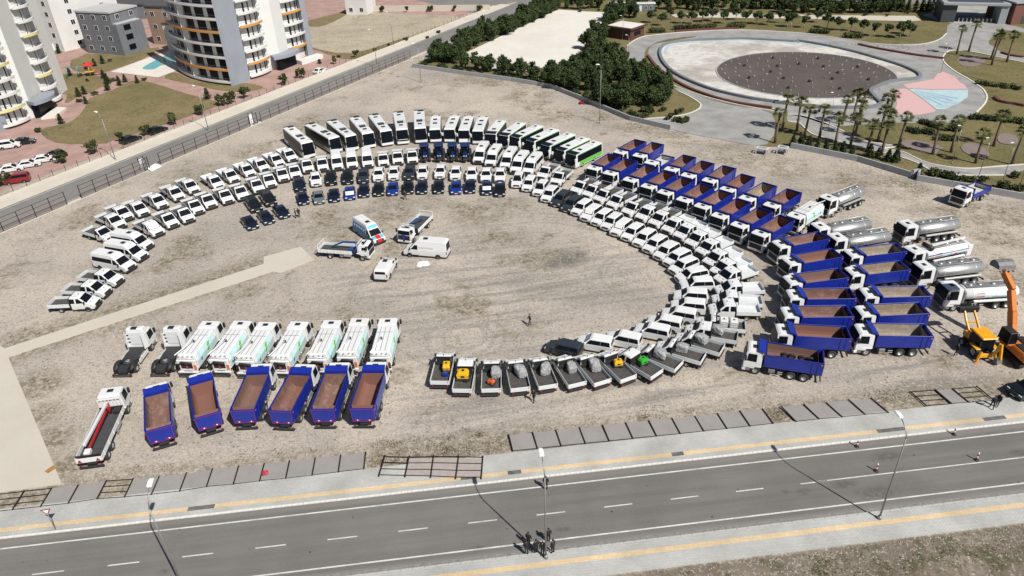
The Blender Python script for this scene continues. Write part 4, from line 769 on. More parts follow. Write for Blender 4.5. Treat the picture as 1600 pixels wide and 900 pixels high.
def van_proto(key, L, roof, wmax=1.02, windows=True, hatch=True, m=WHITE, rearname='rear_door'):
    p = empty(key); PROTO[key] = p; f = L/2; hw = taper(1.32, roof, wmax, wmax*.80)
    prof = [(f-.1, .35), (f, .55), (f-.02, .95), (f-.22, 1.13), (f-.92, 1.32), (f-1.72, min(roof-.25, 2.15)), (f-2.3, roof-.03), (f-2.9, roof), (-f+.25, roof), (-f+.05, roof-.2), (-f, 1.2), (-f, .35)]
    shell('body', p, m, prof, hw, (1.32,), .08)
    zt = min(roof-.25, 2.15)
    across('windscreen', p, GLASS, (f-.92, 1.32), (f-1.72, zt), hw, .9)
    sidepane('side_window', p, GLASS, [(f-1.25, 1.38), (f-1.85, zt-.12), (f-2.3, zt-.12), (f-2.3, 1.34)], hw)
    if windows: sidepane('window_band', p, GLASS, [(f-2.5, 1.42), (f-2.5, zt-.08), (-f+.35, zt-.08), (-f+.2, 1.42)], hw)
    van_front(p, f, wmax=wmax); mirrors(p, f-1.15, 1.5, wmax)
    if hatch: box('roof_hatch', p, BLACKP, -.35, .35, -.32, .32, roof-.02, roof+.07, .03)
    across('rear_window', p, GLASS, (-f, 1.25), (-f+.05, roof-.25), hw, .8)
    box('rear_bumper', p, BLACKP, -f-.06, -f+.12, -.95, .95, .3, .52, .03)
    pair(lambda s: box('tail_lamp', p, REDL, -f-.03, -f+.06, min(s*.88, s*1.0), max(s*.88, s*1.0), .85, 1.3))
    for s in (1, -1):
        for x in (f-1.0, -f+1.35): wheel(p, x, s*(wmax+.025), .36, .24); arch(p, x, s*(wmax+.008), .43)
    return p
van_proto('minibus', 6.5, 2.65); van_proto('van', 5.9, 2.55, windows=False, hatch=False); van_proto('bigvan', 6.7, 2.75, windows=False); van_proto('midvan', 5.3, 2.0, .98, windows=False)
# lettering lines on the long van
def car_proto(key, L, W, H, kind, m=NAVY):
    p = empty(key); PROTO[key] = p; f = L/2; h = W/2; belt = H*.62; hw = taper(belt, H, h, h*.74)
    if kind == 'sedan':
        prof = [(f-.1,.25),(f,.42),(f-.03,.62),(f-.25,.76),(f-1.15,belt),(f-1.95,H-.06),(f-2.2,H),(-f+1.35,H-.02),(-f+1.1,H-.08),(-f+.42,belt+.02),(-f+.06,belt-.06),(-f,.5),(-f+.08,.25)]
        ws = ((f-1.15, belt), (f-1.95, H-.06)); rw = ((-f+.42, belt+.02), (-f+1.1, H-.08)); sw = [(f-1.5, belt+.05),(f-2.0,H-.13),(-f+1.3,H-.13),(-f+.85,belt+.05)]
    elif kind == 'pick':
        prof = [(f-.1,.35),(f,.55),(f-.03,.95),(f-.2,1.05),(f-1.25,belt),(f-1.95,H-.06),(f-2.15,H),(-.55,H),(-.78,H-.08),(-.95,belt),(-.95,.35)]
        ws = ((f-1.25, belt), (f-1.95, H-.06)); rw = ((-.95, belt), (-.78, H-.08)); sw = [(f-1.6, belt+.05),(f-2.0,H-.13),(-.62,H-.13),(-.75,belt+.05)]
    else:
        nose = 1.0 if kind == 'mini' else 1.15
        prof = [(f-.1,.28),(f,.5),(f-.03,.82),(f-.2,.95),(f-nose,belt),(f-nose-.72,H-.08),(f-nose-1.0,H),(-f+.35,H-.02),(-f+.12,H-.15),(-f,belt),(-f,.5),(-f+.06,.28)]
        ws = ((f-nose, belt), (f-nose-.72, H-.08)); rw = ((-f, belt), (-f+.12, H-.15)); sw = [(f-nose-.3, belt+.05),(f-nose-.78,H-.15),(-f+.28,H-.15),(-f+.15,belt+.05)]
    shell('body', p, m, prof, hw, (belt,), .06)
    across('windscreen', p, GLASS, *ws, hw, .88); across('rear_window', p, GLASS, *rw, hw, .82)
    xm = (sw[1][0] + sw[2][0]) / 2 - .1; k = (sw[0][1], sw[1][1])
    sidepane('side_window', p, GLASS, [sw[0], sw[1], (xm+.012, k[1]), (xm+.012, k[0])], hw); sidepane('side_window', p, GLASS, [(xm-.012, k[0]), (xm-.012, k[1]), sw[2], sw[3]], hw)
    if kind == 'pick':
        zf = .85; hb = taper(9, 10, h, h)
        box('bed_floor', p, DECK, -f+.05, -.95, -h+.08, h-.08, zf-.1, zf)
        pair(lambda s: box('bed_side', p, m, -f, -.953, min(s*(h-.1), s*h), max(s*(h-.1), s*h), .5, belt-.02, .03)); box('tailgate', p, m, -f, -f+.07, -h+.1, h-.1, .5, belt-.03, .02)
    box('grille', p, BLACKP, f-.1, f+.02, -.5, .5, .45 if kind == 'sedan' else .6, .62 if kind == 'sedan' else .85, .02)
    zl = {'sedan': .66, 'pick': .92}.get(kind, .82)
    pair(lambda s: box('headlight', p, LIGHT, f-.32, f-.03, min(s*(h-.42), s*(h-.05)), max(s*(h-.42), s*(h-.05)), zl-.09, zl+.05, .02))
    pair(lambda s: box('tail_lamp', p, REDL, -f-.015, -f+.08, min(s*(h-.22), s*(h-.04)), max(s*(h-.22), s*(h-.04)), belt-.28, belt-.1))
    box('number_plate', p, PAPER, f+.005, f+.03, -.26, .26, .36, .46)
    mirrors(p, ws[0][0]-.2, belt+.08, h-.05, m); box('lower_trim', p, BLACKP, -f+.12, f-.12, -h+.04, h-.04, .2, .3)
    r = .38 if kind in ('pick', 'suv') else .32
    for s in (1, -1):
        for x in (f-.85, -f+.95): wheel(p, x, s*(h+.02), r, .22); arch(p, x, s*(h+.007), r*1.2)
    return p
car_proto('sedan', 4.5, 1.8, 1.43, 'sedan'); car_proto('pick', 5.3, 1.88, 1.8, 'pick'); car_proto('suv', 4.9, 1.95, 1.75, 'suv'); car_proto('mini', 4.35, 1.82, 1.83, 'mini')
def bus_proto(key, L, W, H, style):
    p = empty(key); PROTO[key] = p; f = L/2; h = W/2; hw = taper(H*.5, H, h, h*.93); sl = .45 if style == 'green' else .28
    prof = [(f-.1,.35),(f,.6),(f,1.15),(f-sl,H-.25),(f-sl-.2,H),(-f+.15,H),(-f,H-.2),(-f,.5),(-f+.1,.35)]
    shell('body', p, WHITE, prof, hw, (H*.5,), .10, 3)
    across('windscreen', p, GLASS, (f, 1.15), (f-sl, H-.25), hw, .95, .03, inset=-.03)
    box('front_panel', p, GLASS, f-.1, f+.025, -h*.93, h*.93, .93 if style != 'green' else .62, 1.16, .02)
    if style == 'green': box('roof_front_cap', p, GLASS, f-sl-1.25, f-sl-.02, -h*.86, h*.86, H-.06, H+.03, .02)
    zb, zt = (1.2 if style != 'green' else 1.3, H-.28)
    if style == 'green': sidepane('side_trim', p, BUSGREEN, [(f-1.2,.55),(f-1.5,zb-.05),(-f+.25,zb-.05),(-f+.25,.55)], hw, .010)
    xs = np.linspace(f-.75, -f+.3, {'coach': 7, 'midi': 6, 'green': 5}[style])
    zm = H*.5
    for a, b in zip(xs[:-1], xs[1:]):
        sidepane('side_window', p, GLASS, [(a-.005, zm), (a-.005, zt), (b+.01, zt), (b+.01, zm)], hw, .014); sidepane('lower_window', p, GLASS, [(a-.005, zb), (a-.005, zm), (b+.01, zm), (b+.01, zb)], hw, .014)
    if style == 'green': sidepane('roof_band', p, BUSGREEN, [(f-.9,zt+.05),(f-.9,zt+.16),(-f+.2,zt+.16),(-f+.2,zt+.05)], hw, .013)
    if style == 'coach': sidepane('shaded_luggage_panel', p, GREYP, [(f-2.9,.5),(f-2.9,1.2),(-f+2.6,1.2),(-f+2.6,.5)], hw, .010)  # grey laid over the white lower flank to paint in its shade
    across('rear_window', p, GLASS, (-f, 1.5), (-f+.0, H-.3), hw, .8)
    if style == 'coach':
        box('rear_unit', p, BLACKP, -f+.06, -f+1.1, -.25, h*.84, H-.02, H+.06, .02); box('rear_lip', p, BLACKP, -f+.02, -f+.45, -h*.84, -.26, H-.02, H+.04, .02)
        box('roof_hatch', p, BLACKP, -f+2.1, -f+2.8, -.4, .4, H-.01, H+.07, .02); box('air_unit', p, BLACKP, .6, 2.0, -.62, .62, H-.01, H+.12, .03); box('air_unit_cap', p, GREYP, .75, 1.2, -.5, .5, H+.118, H+.15); box('roof_hatch', p, BLACKP, 2.9, 3.6, -.4, .4, H-.01, H+.07, .02)
        box('roof_vent', p, BLACKP, .6, 2.0, h*.74, h*.80, H-.03, H+.03)
    elif style == 'midi':
        for x in (-f+2.6, .4): box('roof_hatch', p, BLACKP, x, x+.75, -.42, .42, H-.01, H+.08, .02)
        pair(lambda s: box('rear_vent', p, BLACKP, -f+.3, -f+.75, min(s*.55, s*.95), max(s*.55, s*.95), H-.01, H+.10, .02))
        box('roof_air_unit', p, WHITE, -f+.9, -f+2.2, -.85, .85, H-.01, H+.14, .05)
    else:
        box('roof_hatch', p, BLACKP, 1.0, 1.7, -.4, .4, H-.01, H+.07, .02); box('roof_air_unit', p, WHITE, -f+.8, -f+2.3, -.7, .7, H-.01, H+.16, .05); box('air_grille', p, BLACKP, -f+1.2, -f+1.8, -.3, .3, H+.158, H+.19)
    box('bumper', p, WHITE if style != 'green' else GREYP, f-.2, f+.05, -h*.95, h*.95, .38, .72, .06)
    pair(lambda s: box('headlight', p, LIGHT, f-.1, f+.03, min(s*h*.58, s*h*.9), max(s*h*.58, s*h*.9), .75, .93, .03))
    pair(lambda s: box('mirror', p, BLACKP if style == 'coach' else WHITE, f-.1, f+.28, min(s*(h+.02), s*(h+.26)), max(s*(h+.02), s*(h+.26)), 1.75, 2.3, .04))
    r = .5 if style == 'coach' else .42
    for s in (1, -1):
        for x in (f-2.3, -f+2.7): wheel(p, x, s*(h+.01), r, .32)
bus_proto('coach', 12.0, 2.5, 3.4, 'coach'); bus_proto('midi', 9.2, 2.35, 3.0, 'midi'); bus_proto('green', 8.6, 2.4, 2.9, 'green')
# ---- heavy trucks
def heavy_cab(p, f, H=2.98, wd=1.22, cablen=1.95, lower=None, tall=False):
    b = f - cablen; hw = taper(1.7, H, wd, wd*.9)
    zt = H - .2
    prof = [(f-.06,.75),(f,.95),(f-.01,1.72),(f-.22,zt),(f-.5,H),(b+.1,H+ (.0)),(b,H-.12),(b,.98),(f-1.35,.98),(f-1.3,.75)]
    shell('cab_body', p, WHITE, prof, hw, (1.7,), .07)
    across('windscreen', p, GLASS, (f-.01,1.72), (f-.22,zt), hw, .94, .025, inset=-.01)
    box('grille', p, BLACKP, f-.1, f+.035, -.98, .98, .80, 1.56, .04)
    box('grille_bar', p, lower or SILVER, f-.05, f+.05, -.95, .95, 1.56, 1.68, .02)
    sidepane('side_window', p, GLASS, [(f-.35,1.78),(f-.45,zt-.08),(b+.55,zt-.08),(b+.55,1.72)], hw)
    box('bumper', p, lower or WHITE, f-.35, f+.06, -wd, wd, .42, .76, .05)
    pair(lambda s: box('headlight', p, LIGHT, f-.05, f+.08, min(s*.75, s*1.1), max(s*.75, s*1.1), .52, .70, .03))
    pair(lambda s: box('front_mudguard', p, lower or WHITE, f-1.95, f-.72, min(s*.78, s*(wd+.02)), max(s*.78, s*(wd+.02)), 1.06, 1.2, .05))
    pair(lambda s: box('cab_step', p, lower or GREYP, f-.8, f-.36, min(s*.85, s*wd), max(s*.85, s*wd), .45, .95, .03))
    box('roof_hatch', p, BLACKP, f-1.35, f-.85, -.32, .32, H-.01, H+.05, .02)
    pair(lambda s: box('mirror', p, BLACKP, f-.32, f-.12, min(s*(wd+.02), s*(wd+.26)), max(s*(wd+.02), s*(wd+.26)), 1.9, 2.55, .03))
    return b
def truck_base(p, L, f, axles_r, fx, wb=.52, tank=True):
    box('chassis', p, CHASSIS, -L/2+.2, f-.5, -.48, .48, .62, .98)
    for s in (1, -1):
        wheel(p, fx, s*1.2, wb, .32)
        for x in axles_r: wheel(p, x, s*1.22, wb, .58)
    if tank:
        mid = (fx + axles_r[0]) / 2
        box('fuel_tank', p, STEEL, mid-.45, mid+.75, -1.15, -.55, .5, 1.02, .08); box('battery_box', p, GREYP, mid-.2, mid+.5, .55, 1.15, .5, 1.0, .05)
        pair(lambda s: [box('side_guard', p, SILVER, mid-1.0, mid-.5, min(s*1.12, s*1.17), max(s*1.12, s*1.17), z, z+.1) for z in (.5, .75)])
    box('underrun_bar', p, CHASSIS, -L/2-.05, -L/2+.08, -1.15, 1.15, .42, .56); pair(lambda s: box('tail_lamp', p, REDL, -L/2-.02, -L/2+.04, min(s*.9, s*1.08), max(s*.9, s*1.08), .62, .72))
def tub(p, x0, x1, top, floor, lining, wd=1.25, flat=False, ribs=True, blue=BLUE):
    """open tipper body: outer skin, inner lining, headboard with canopy, tailgate"""
    sec = [(wd, top), (wd-.02, floor+.85), (wd-.10, floor+.48), (wd-.32, floor+.17), (wd-.7, floor), (0, floor-.03)] if not flat else [(wd, top), (wd, floor), (0, floor)]
    osec = [(wd, top), (wd-.01, floor+.85), (wd-.02, floor+.4), (wd-.05, floor+.08), (wd-.25, floor-.05), (0, floor-.06)] if not flat else sec
    full = osec + [(-y, z) for y, z in osec[-2::-1]]; ufull = sec + [(-y, z) for y, z in sec[-2::-1]]
    th = .07
    inn = [(y*(wd-th)/wd, z + (0 if z > top-.01 else th)) for y, z in ufull]
    n = len(full); v = []; f = []
    for x in (x0, x1): v += [(x, y, z) for y, z in full] + [(x, y, z - (.0 if abs(z-top) < .01 else .0)) for y, z in inn]
    N = 2*n
    for i in range(n-1): f.append((i, i+1, N+i+1, N+i))
    f += [(0, N, N+n, n), (n-1, 2*n-1, N+2*n-1, N+n-1)]
    for i in range(n-1): f += [(i, n+i, n+i+1, i+1), (N+i, N+i+1, N+n+i+1, N+n+i)]
    part('tipper_body', v, f, blue, p, fix=True)
    # lining: inner floor and sides, slightly inside, with end walls
    il = [(y*.985, z+.012) for y, z in inn]; il[0] = (il[0][0], top-.03); il[-1] = (il[-1][0], top-.03); v = []; f = []
    for x in (x0-.10, x1+.09): v += [(x + (.42*(z-floor)/(top-floor) if x < x0-1 else 0), y, z) for y, z in il]  # rear end wall leans inward at the top, shaped to fall into shade
    for i in range(n-1): f.append((i, i+1, n+i+1, n+i))
    f += [tuple(range(n)), tuple(range(2*n-1, n-1, -1))]
    part('bed_lining', v, f, lining, p)
    pair(lambda s: box('top_rail', p, blue, x1, x0, min(s*(wd-.03), s*(wd+.05)), max(s*(wd-.03), s*(wd+.05)), top-.02, top+.07, .01))
    # headboard and canopy over the cab
    ys = [(y, z) for y, z in full]
    vv = [(x0-.02, y, z) for y, z in ys] + [(x0+.09, y, z) for y, z in ys]
    part('headboard', vv, [tuple(range(n))[::-1], tuple(range(n, 2*n))] + [(i, (i+1) % n, n+(i+1) % n, n+i) for i in range(n)], blue, p, fix=True)
    if not flat or ribs:
        c0, c1 = x0 + .75, x0 + .03
        part('canopy', [(c1,-wd,top+.02),(c1,wd,top+.02),(c1,wd,top+.24),(c1,-wd,top+.24),(c0,-wd*.98,top+.42),(c0,wd*.98,top+.42),(c0,wd*.98,top+.48),(c0,-wd*.98,top+.48)],
             [(0,1,2,3),(4,7,6,5),(0,4,5,1),(3,2,6,7),(1,5,6,2),(0,3,7,4)], blue, p, fix=True)
    zt = floor-.02
    part('tailgate', [(x1-.01,-wd+.1,zt),(x1-.01,wd-.1,zt),(x1-.01,wd+.02,top+.02),(x1-.01,-wd-.02,top+.02),(x1-.10,-wd+.1,zt),(x1-.10,wd-.1,zt),(x1-.10,wd+.02,top+.02),(x1-.10,-wd-.02,top+.02)],
         [(0,1,2,3),(7,6,5,4),(0,4,5,1),(1,5,6,2),(2,6,7,3),(3,7,4,0)], blue, p, fix=True)
    pts = [(-wd+.16,zt+.05),(wd-.16,zt+.05),(wd-.06,top-.08),(-wd+.06,top-.08)]
    for i in range(4):
        a, b = pts[i], pts[(i+1) % 4]; obox('tailgate_trim', p, PURPLE, (x1-.12, a[0], a[1]), (x1-.12, b[0], b[1]), .05, .05)
    for s in (1, -1): box('warning_plate', p, REDL, x1-.13, x1-.105, s*.62-.28, s*.62+.28, floor+.12, floor+.26); box('warning_stripe', p, PAPER, x1-.14, x1-.13, s*.62-.1, s*.62+.04, floor+.13, floor+.25)
    if ribs:
        for s in (1, -1):
            for x in (x1+.35, x1+.95): box('side_rib', p, blue, x, x+.12, min(s*(wd-.04), s*(wd+.045)), max(s*(wd-.04), s*(wd+.045)), floor+.25, top-.02)
            box('corner_marker', p, mat('marker_orange', (.6,.12,.06), .5), x1+.02, x1+.18, min(s*(wd+.045), s*(wd+.062)), max(s*(wd+.045), s*(wd+.062)), top-.3, top-.16)
            obox('side_skirt', p, mat('skirt_pink', (.36,.2,.2), .6), (x0-.1, s*(wd-.22), floor+.02), (x1+.1, s*(wd-.22), floor+.02), .05, .08)
def dump_proto(key, lining):
    p = empty(key); PROTO[key] = p; f = 4.1
    b = heavy_cab(p, f); truck_base(p, 8.2, f, (-1.0, -2.38), 2.72); tub(p, 1.85, -4.0, 2.9, 1.2, lining)
dump_proto('dump', RUST); dump_proto('dumpS', SANDB)
def tipper_proto():
    p = empty('tipper'); PROTO['tipper'] = p; f = 3.8
    heavy_cab(p, f); truck_base(p, 7.6, f, (-1.7,), 2.42); tub(p, 1.5, -3.7, 1.95, 1.15, mat('bed_pale', (.45,.45,.43), .8, var=.2, scale=2), flat=True)
    box('headboard_high', p, BLUE, 1.5, 1.62, -1.24, 1.24, 1.9, 2.95, .02)
tipper_proto()
def ellip(name, p, m, x0, x1, ry, rz, zc, n=24, dome=.18, smooth=True):
    v = []; f = []; st = [(x0, .0), (x0-.02, .75), (x0-dome, 1.), (x1+dome, 1.), (x1+.02, .75), (x1, .0)]
    st = st[1:-1]
    for x, k in st:
        for i in range(n): t = 2*math.pi*i/n; v.append((x, ry*k*math.cos(t), zc + rz*k*math.sin(t)))
    for s in range(len(st)-1):
        for i in range(n): f.append((s*n+i, s*n+(i+1)%n, (s+1)*n+(i+1)%n, (s+1)*n+i))
    f += [tuple(range(n))[::-1], tuple((len(st)-1)*n+i for i in range(n))]
    return part(name, v, f, m, p, smooth=smooth, fix=True)
def tanker_proto(key, tank_m, axles, flagged=False, reels=False):
    p = empty(key); PROTO[key] = p; f = 4.8
    heavy_cab(p, f, 3.2, 1.25, 2.1, lower=GREYP); truck_base(p, 9.6, f, axles, 3.35)
    ellip('tank', p, tank_m, 2.3, -4.55, 1.22, .82, 2.12)
    for x in (-3.2, -1.6, 0, 1.3): 
        o = ellip('tank_band', p, SILVER if tank_m is STEEL else WHITE2, x+.06, x-.06, 1.232, .832, 2.12, dome=.01)
    v, ff = boxv(-4.3, 2.0, -.52, .52, 2.88, 3.02); part('walkway', v, ff, GREYP, p, bevel=.02)
    for x in (-3.3, -1.6, .1, 1.3): tube('hatch', p, SILVER, [(x, 0, 3.0), (x, 0, 3.14)], [.26, .24], 12)
    pair(lambda s: tube('hand_rail', p, SILVER, [(-4.2, s*.58, 3.0), (-4.2, s*.58, 3.1), (1.9, s*.58, 3.1), (1.9, s*.58, 3.0)], .03, 6))
    pair(lambda s: box('side_bin', p, SILVER if tank_m is STEEL else WHITE2, -4.2, 1.0, min(s*.9, s*1.2), max(s*.9, s*1.2), 1.15, 1.38, .03))
    box('front_bulkhead', p, GREYP, 2.2, 2.5, -1.1, 1.1, 1.1, 2.7, .06)
    pair(lambda s: [box('rear_mudguard', p, CHASSIS, x-.55, x+.55, min(s*.7, s*1.2), max(s*.7, s*1.2), 1.07, 1.12) for x in axles])
    if flagged:
        for s in (1, -1):
            sidepane('emblem', p, mat('emblem_red', (.55,.03,.05), .5), [(.9,2.0),(.9,2.42),(.45,2.42),(.45,2.0)], lambda z: 1.22*math.sqrt(max(.05,1-((z-2.12)/.82)**2)), .02, (s,)); sidepane('emblem', p, mat('emblem_blue', (.03,.06,.3), .5), [(.43,2.0),(.43,2.42),(-.1,2.42),(-.1,2.0)], lambda z: 1.22*math.sqrt(max(.05,1-((z-2.12)/.82)**2)), .02, (s,))
            for k in (0, 1, 2): sidepane('lettering', p, mat('lettering_blue', (.12,.32,.5), .5), [(-1.1,1.78+.09*k),(-1.1,1.81+.09*k),(-4.0,1.81+.09*k),(-4.0,1.78+.09*k)], lambda z: 1.22*math.sqrt(max(.05,1-((z-2.12)/.82)**2)), .015, (s,))
    if reels:
        tube('hose_reel', p, BLACKP, [(1.5,-.8,3.1),(1.5,.8,3.1)], .34, 12); obox('boom', p, WHITE, (1.2,.3,3.35), (-4.9,-.3,3.2), .22, .22); obox('boom_arm', p, BLACKP, (.5,-.6,3.2), (-2.6,-.5,3.25), .14, .14); box('rear_rack', p, WHITE, -5.2, -4.4, -1.15, 1.15, 1.1, 2.7, .05); box('rack_opening', p, BLACKP, -5.22, -5.19, -.8, .8, 1.5, 2.4)
        pair(lambda s: obox('side_stripe', p, mat('stripe_blue', (.02,.06,.3), .5), (2.2, s*1.235, 2.35), (-4.4, s*1.235, 2.35), .02, .10)); pair(lambda s: box('hazard_plate', p, REDL, -2.6, -2.2, min(s*1.2, s*1.24), max(s*1.2, s*1.24), 1.7, 2.0))
tanker_proto('tanker', STEEL, (-.9, -2.2, -3.5)); tanker_proto('tankerW', WHITE, (-2.0, -3.35), flagged=True); tanker_proto('tankerR', WHITE, (-2.0, -3.35), flagged=True, reels=True)
def sweep_proto():
    p = empty('sweep'); PROTO['sweep'] = p; f = 4.0
    heavy_cab(p, f); truck_base(p, 8.0, f, (-1.9,), 2.6)
    x0, x1 = 1.75, -3.55; sec = [(1.2,1.15),(1.24,2.2),(1.0,2.95),(-1.0,2.95),(-1.24,2.2),(-1.2,1.15)]; n = 6
    v = [(x0, y, z) for y, z in sec] + [(x1 + (.25 if z > 2.5 else 0), y, z) for y, z in sec]
    part('hopper', v, [tuple(range(6))[::-1], tuple(range(6,12))] + [(i,(i+1)%6,6+(i+1)%6,6+i) for i in range(6)], WHITE, p, bevel=.05, fix=True)
    hw = lambda z: 1.2 + .04*(z-1.15)/1.05 if z <= 2.2 else 1.24 - .24*(z-2.2)/.75
    for s in (1, -1):
        sidepane('side_graphic', p, AQUA, [(1.4,1.35),(1.4,2.15),(-3.2,2.15),(-3.2,1.35)], hw, .012, (s,)); sidepane('side_graphic_upper', p, AQUA, [(1.4,2.22),(1.3,2.85),(-2.9,2.85),(-3.1,2.22)], hw, .014, (s,))
        sidepane('leaf_mark', p, GREEN, [(-.9,1.95),(-.5,2.16),(-.2,2.14),(-.45,1.75),(-.75,1.7)], hw, .024, (s,)); sidepane('leaf_mark', p, GREEN, [(-.25,2.24),(.05,2.6),(-.3,2.66),(-.7,2.4),(-.65,2.25)], hw, .026, (s,)); sidepane('drop_mark', p, mat('mark_teal', (.03,.2,.28), .5), [(-2.4,1.6),(-2.2,1.95),(-2.5,2.0),(-2.65,1.75)], hw, .024, (s,))
    for y in (-.55, 0, .55): box('roof_rib', p, GREYP, -3.1, 1.6, y-.02, y+.02, 2.945, 2.985)
    box('roof_seam', p, GREYP, .55, .6, -.98, .98, 2.945, 2.975)
    tube('boom', p, WHITE, [(-.8,.2,3.15),(-3.9,.95,3.3)], .07, 8); tube('boom_mount', p, BLACKP, [(-.8,.2,2.94),(-.8,.2,3.2)], .14, 8)
    box('rear_frame', p, WHITE, x1-.22, x1+.02, -1.15, 1.15, .95, 2.5, .08)
    for s in (1, -1):
        box('rear_opening', p, BLACKP, x1-.24, x1-.21, s*.42-.27, s*.42+.27, 1.35, 1.95); box('rear_panel', p, ORANGE, x1-.25, x1-.2, min(s*.82, s*1.12), max(s*.82, s*1.12), 1.15, 1.85); box('reflector', p, REDL, x1-.25, x1-.21, s*.08-.06, s*.08+.06, 1.3, 1.9)
    tube('suction_hose', p, BLACKP, [(x1-.32,.95,1.3),(x1-.4,.9,2.0),(x1-.4,.5,2.3),(x1-.4,-.4,2.22),(x1-.35,-.75,2.15)], .14, 8)
    for y in (-.8,-.3,.3,.8): tube('beacon', p, SILVER, [(x1+.1,y,2.85),(x1-.05,y,2.92)], .08, 8)
    tube('rear_rail', p, SILVER, [(x1-.05,1.0,2.6),(x1-.15,.9,2.8),(x1-.15,-.9,2.8),(x1-.05,-1.0,2.6)], .035, 6)
    box('rear_bumper', p, WHITE2, x1-.35, x1-.1, -1.2, 1.2, .75, .95, .03)
sweep_proto()
def unit_proto():
    p = empty('unit'); PROTO['unit'] = p; f = 3.45
    b = heavy_cab(p, f, 2.95, 1.25, 2.1)
    part('roof_fairing', [(f-.6,-1.1,2.93),(f-.6,1.1,2.93),(b+.1,1.12,2.93),(b+.1,-1.12,2.93),(f-1.2,-.95,3.55),(f-1.2,.95,3.55),(b+.15,.98,3.62),(b+.15,-.98,3.62)], [(0,3,2,1),(4,5,6,7),(0,1,5,4),(1,2,6,5),(2,3,7,6),(3,0,4,7)], WHITE, p, bevel=.1, fix=True)
    box('roof_window', p, BLACKP, f-2.0, f-1.5, -.35, .35, 3.56, 3.64)
    pair(lambda s: part('side_fairing', [(b-.55,s*1.0,1.1),(b+.02,s*1.18,1.1),(b+.02,s*1.1,3.3),(b-.45,s*.95,3.2),(b-.55,s*1.04,1.1),(b+.02,s*1.22,1.1),(b+.02,s*1.14,3.3),(b-.45,s*.99,3.2)], [(0,1,2,3),(7,6,5,4),(0,4,5,1),(1,5,6,2),(2,6,7,3),(3,7,4,0)], WHITE, p, fix=True))
    box('cab_back_panel', p, WHITE2, b-.06, b-.01, -.8, .8, 1.5, 3.2, .03)
    for z in (1.8, 2.3, 2.8): box('air_line_clip', p, BLACKP, b-.12, b-.06, .7, .95, z, z+.12)
    truck_base(p, 6.9, f, (-2.15,), 2.1)
    box('catwalk', p, CHASSIS, -1.2, b-.15, -.9, .9, 1.0, 1.06); box('frame_deck', p, CHASSIS, -3.3, -1.22, -.52, .52, .99, 1.04); tube('fifth_wheel', p, CHASSIS, [(-1.6,0,1.05),(-1.6,0,1.22)], [.6,.56], 18); tube('fifth_wheel_plate', p, STEEL, [(-1.6,0,1.22),(-1.6,0,1.25)], [.28,.24], 14)
    pair(lambda s: tube('rear_mudguard', p, BLACKP, [(-2.95,s*.92,.72),(-2.8,s*.92,1.02),(-2.4,s*.92,1.2),(-1.9,s*.92,1.2),(-1.5,s*.92,1.0)], .29, 8)); pair(lambda s: box('side_skirt', p, WHITE, -1.2, 1.1, min(s*1.1, s*1.17), max(s*1.1, s*1.17), .5, 1.02, .03))
unit_proto()
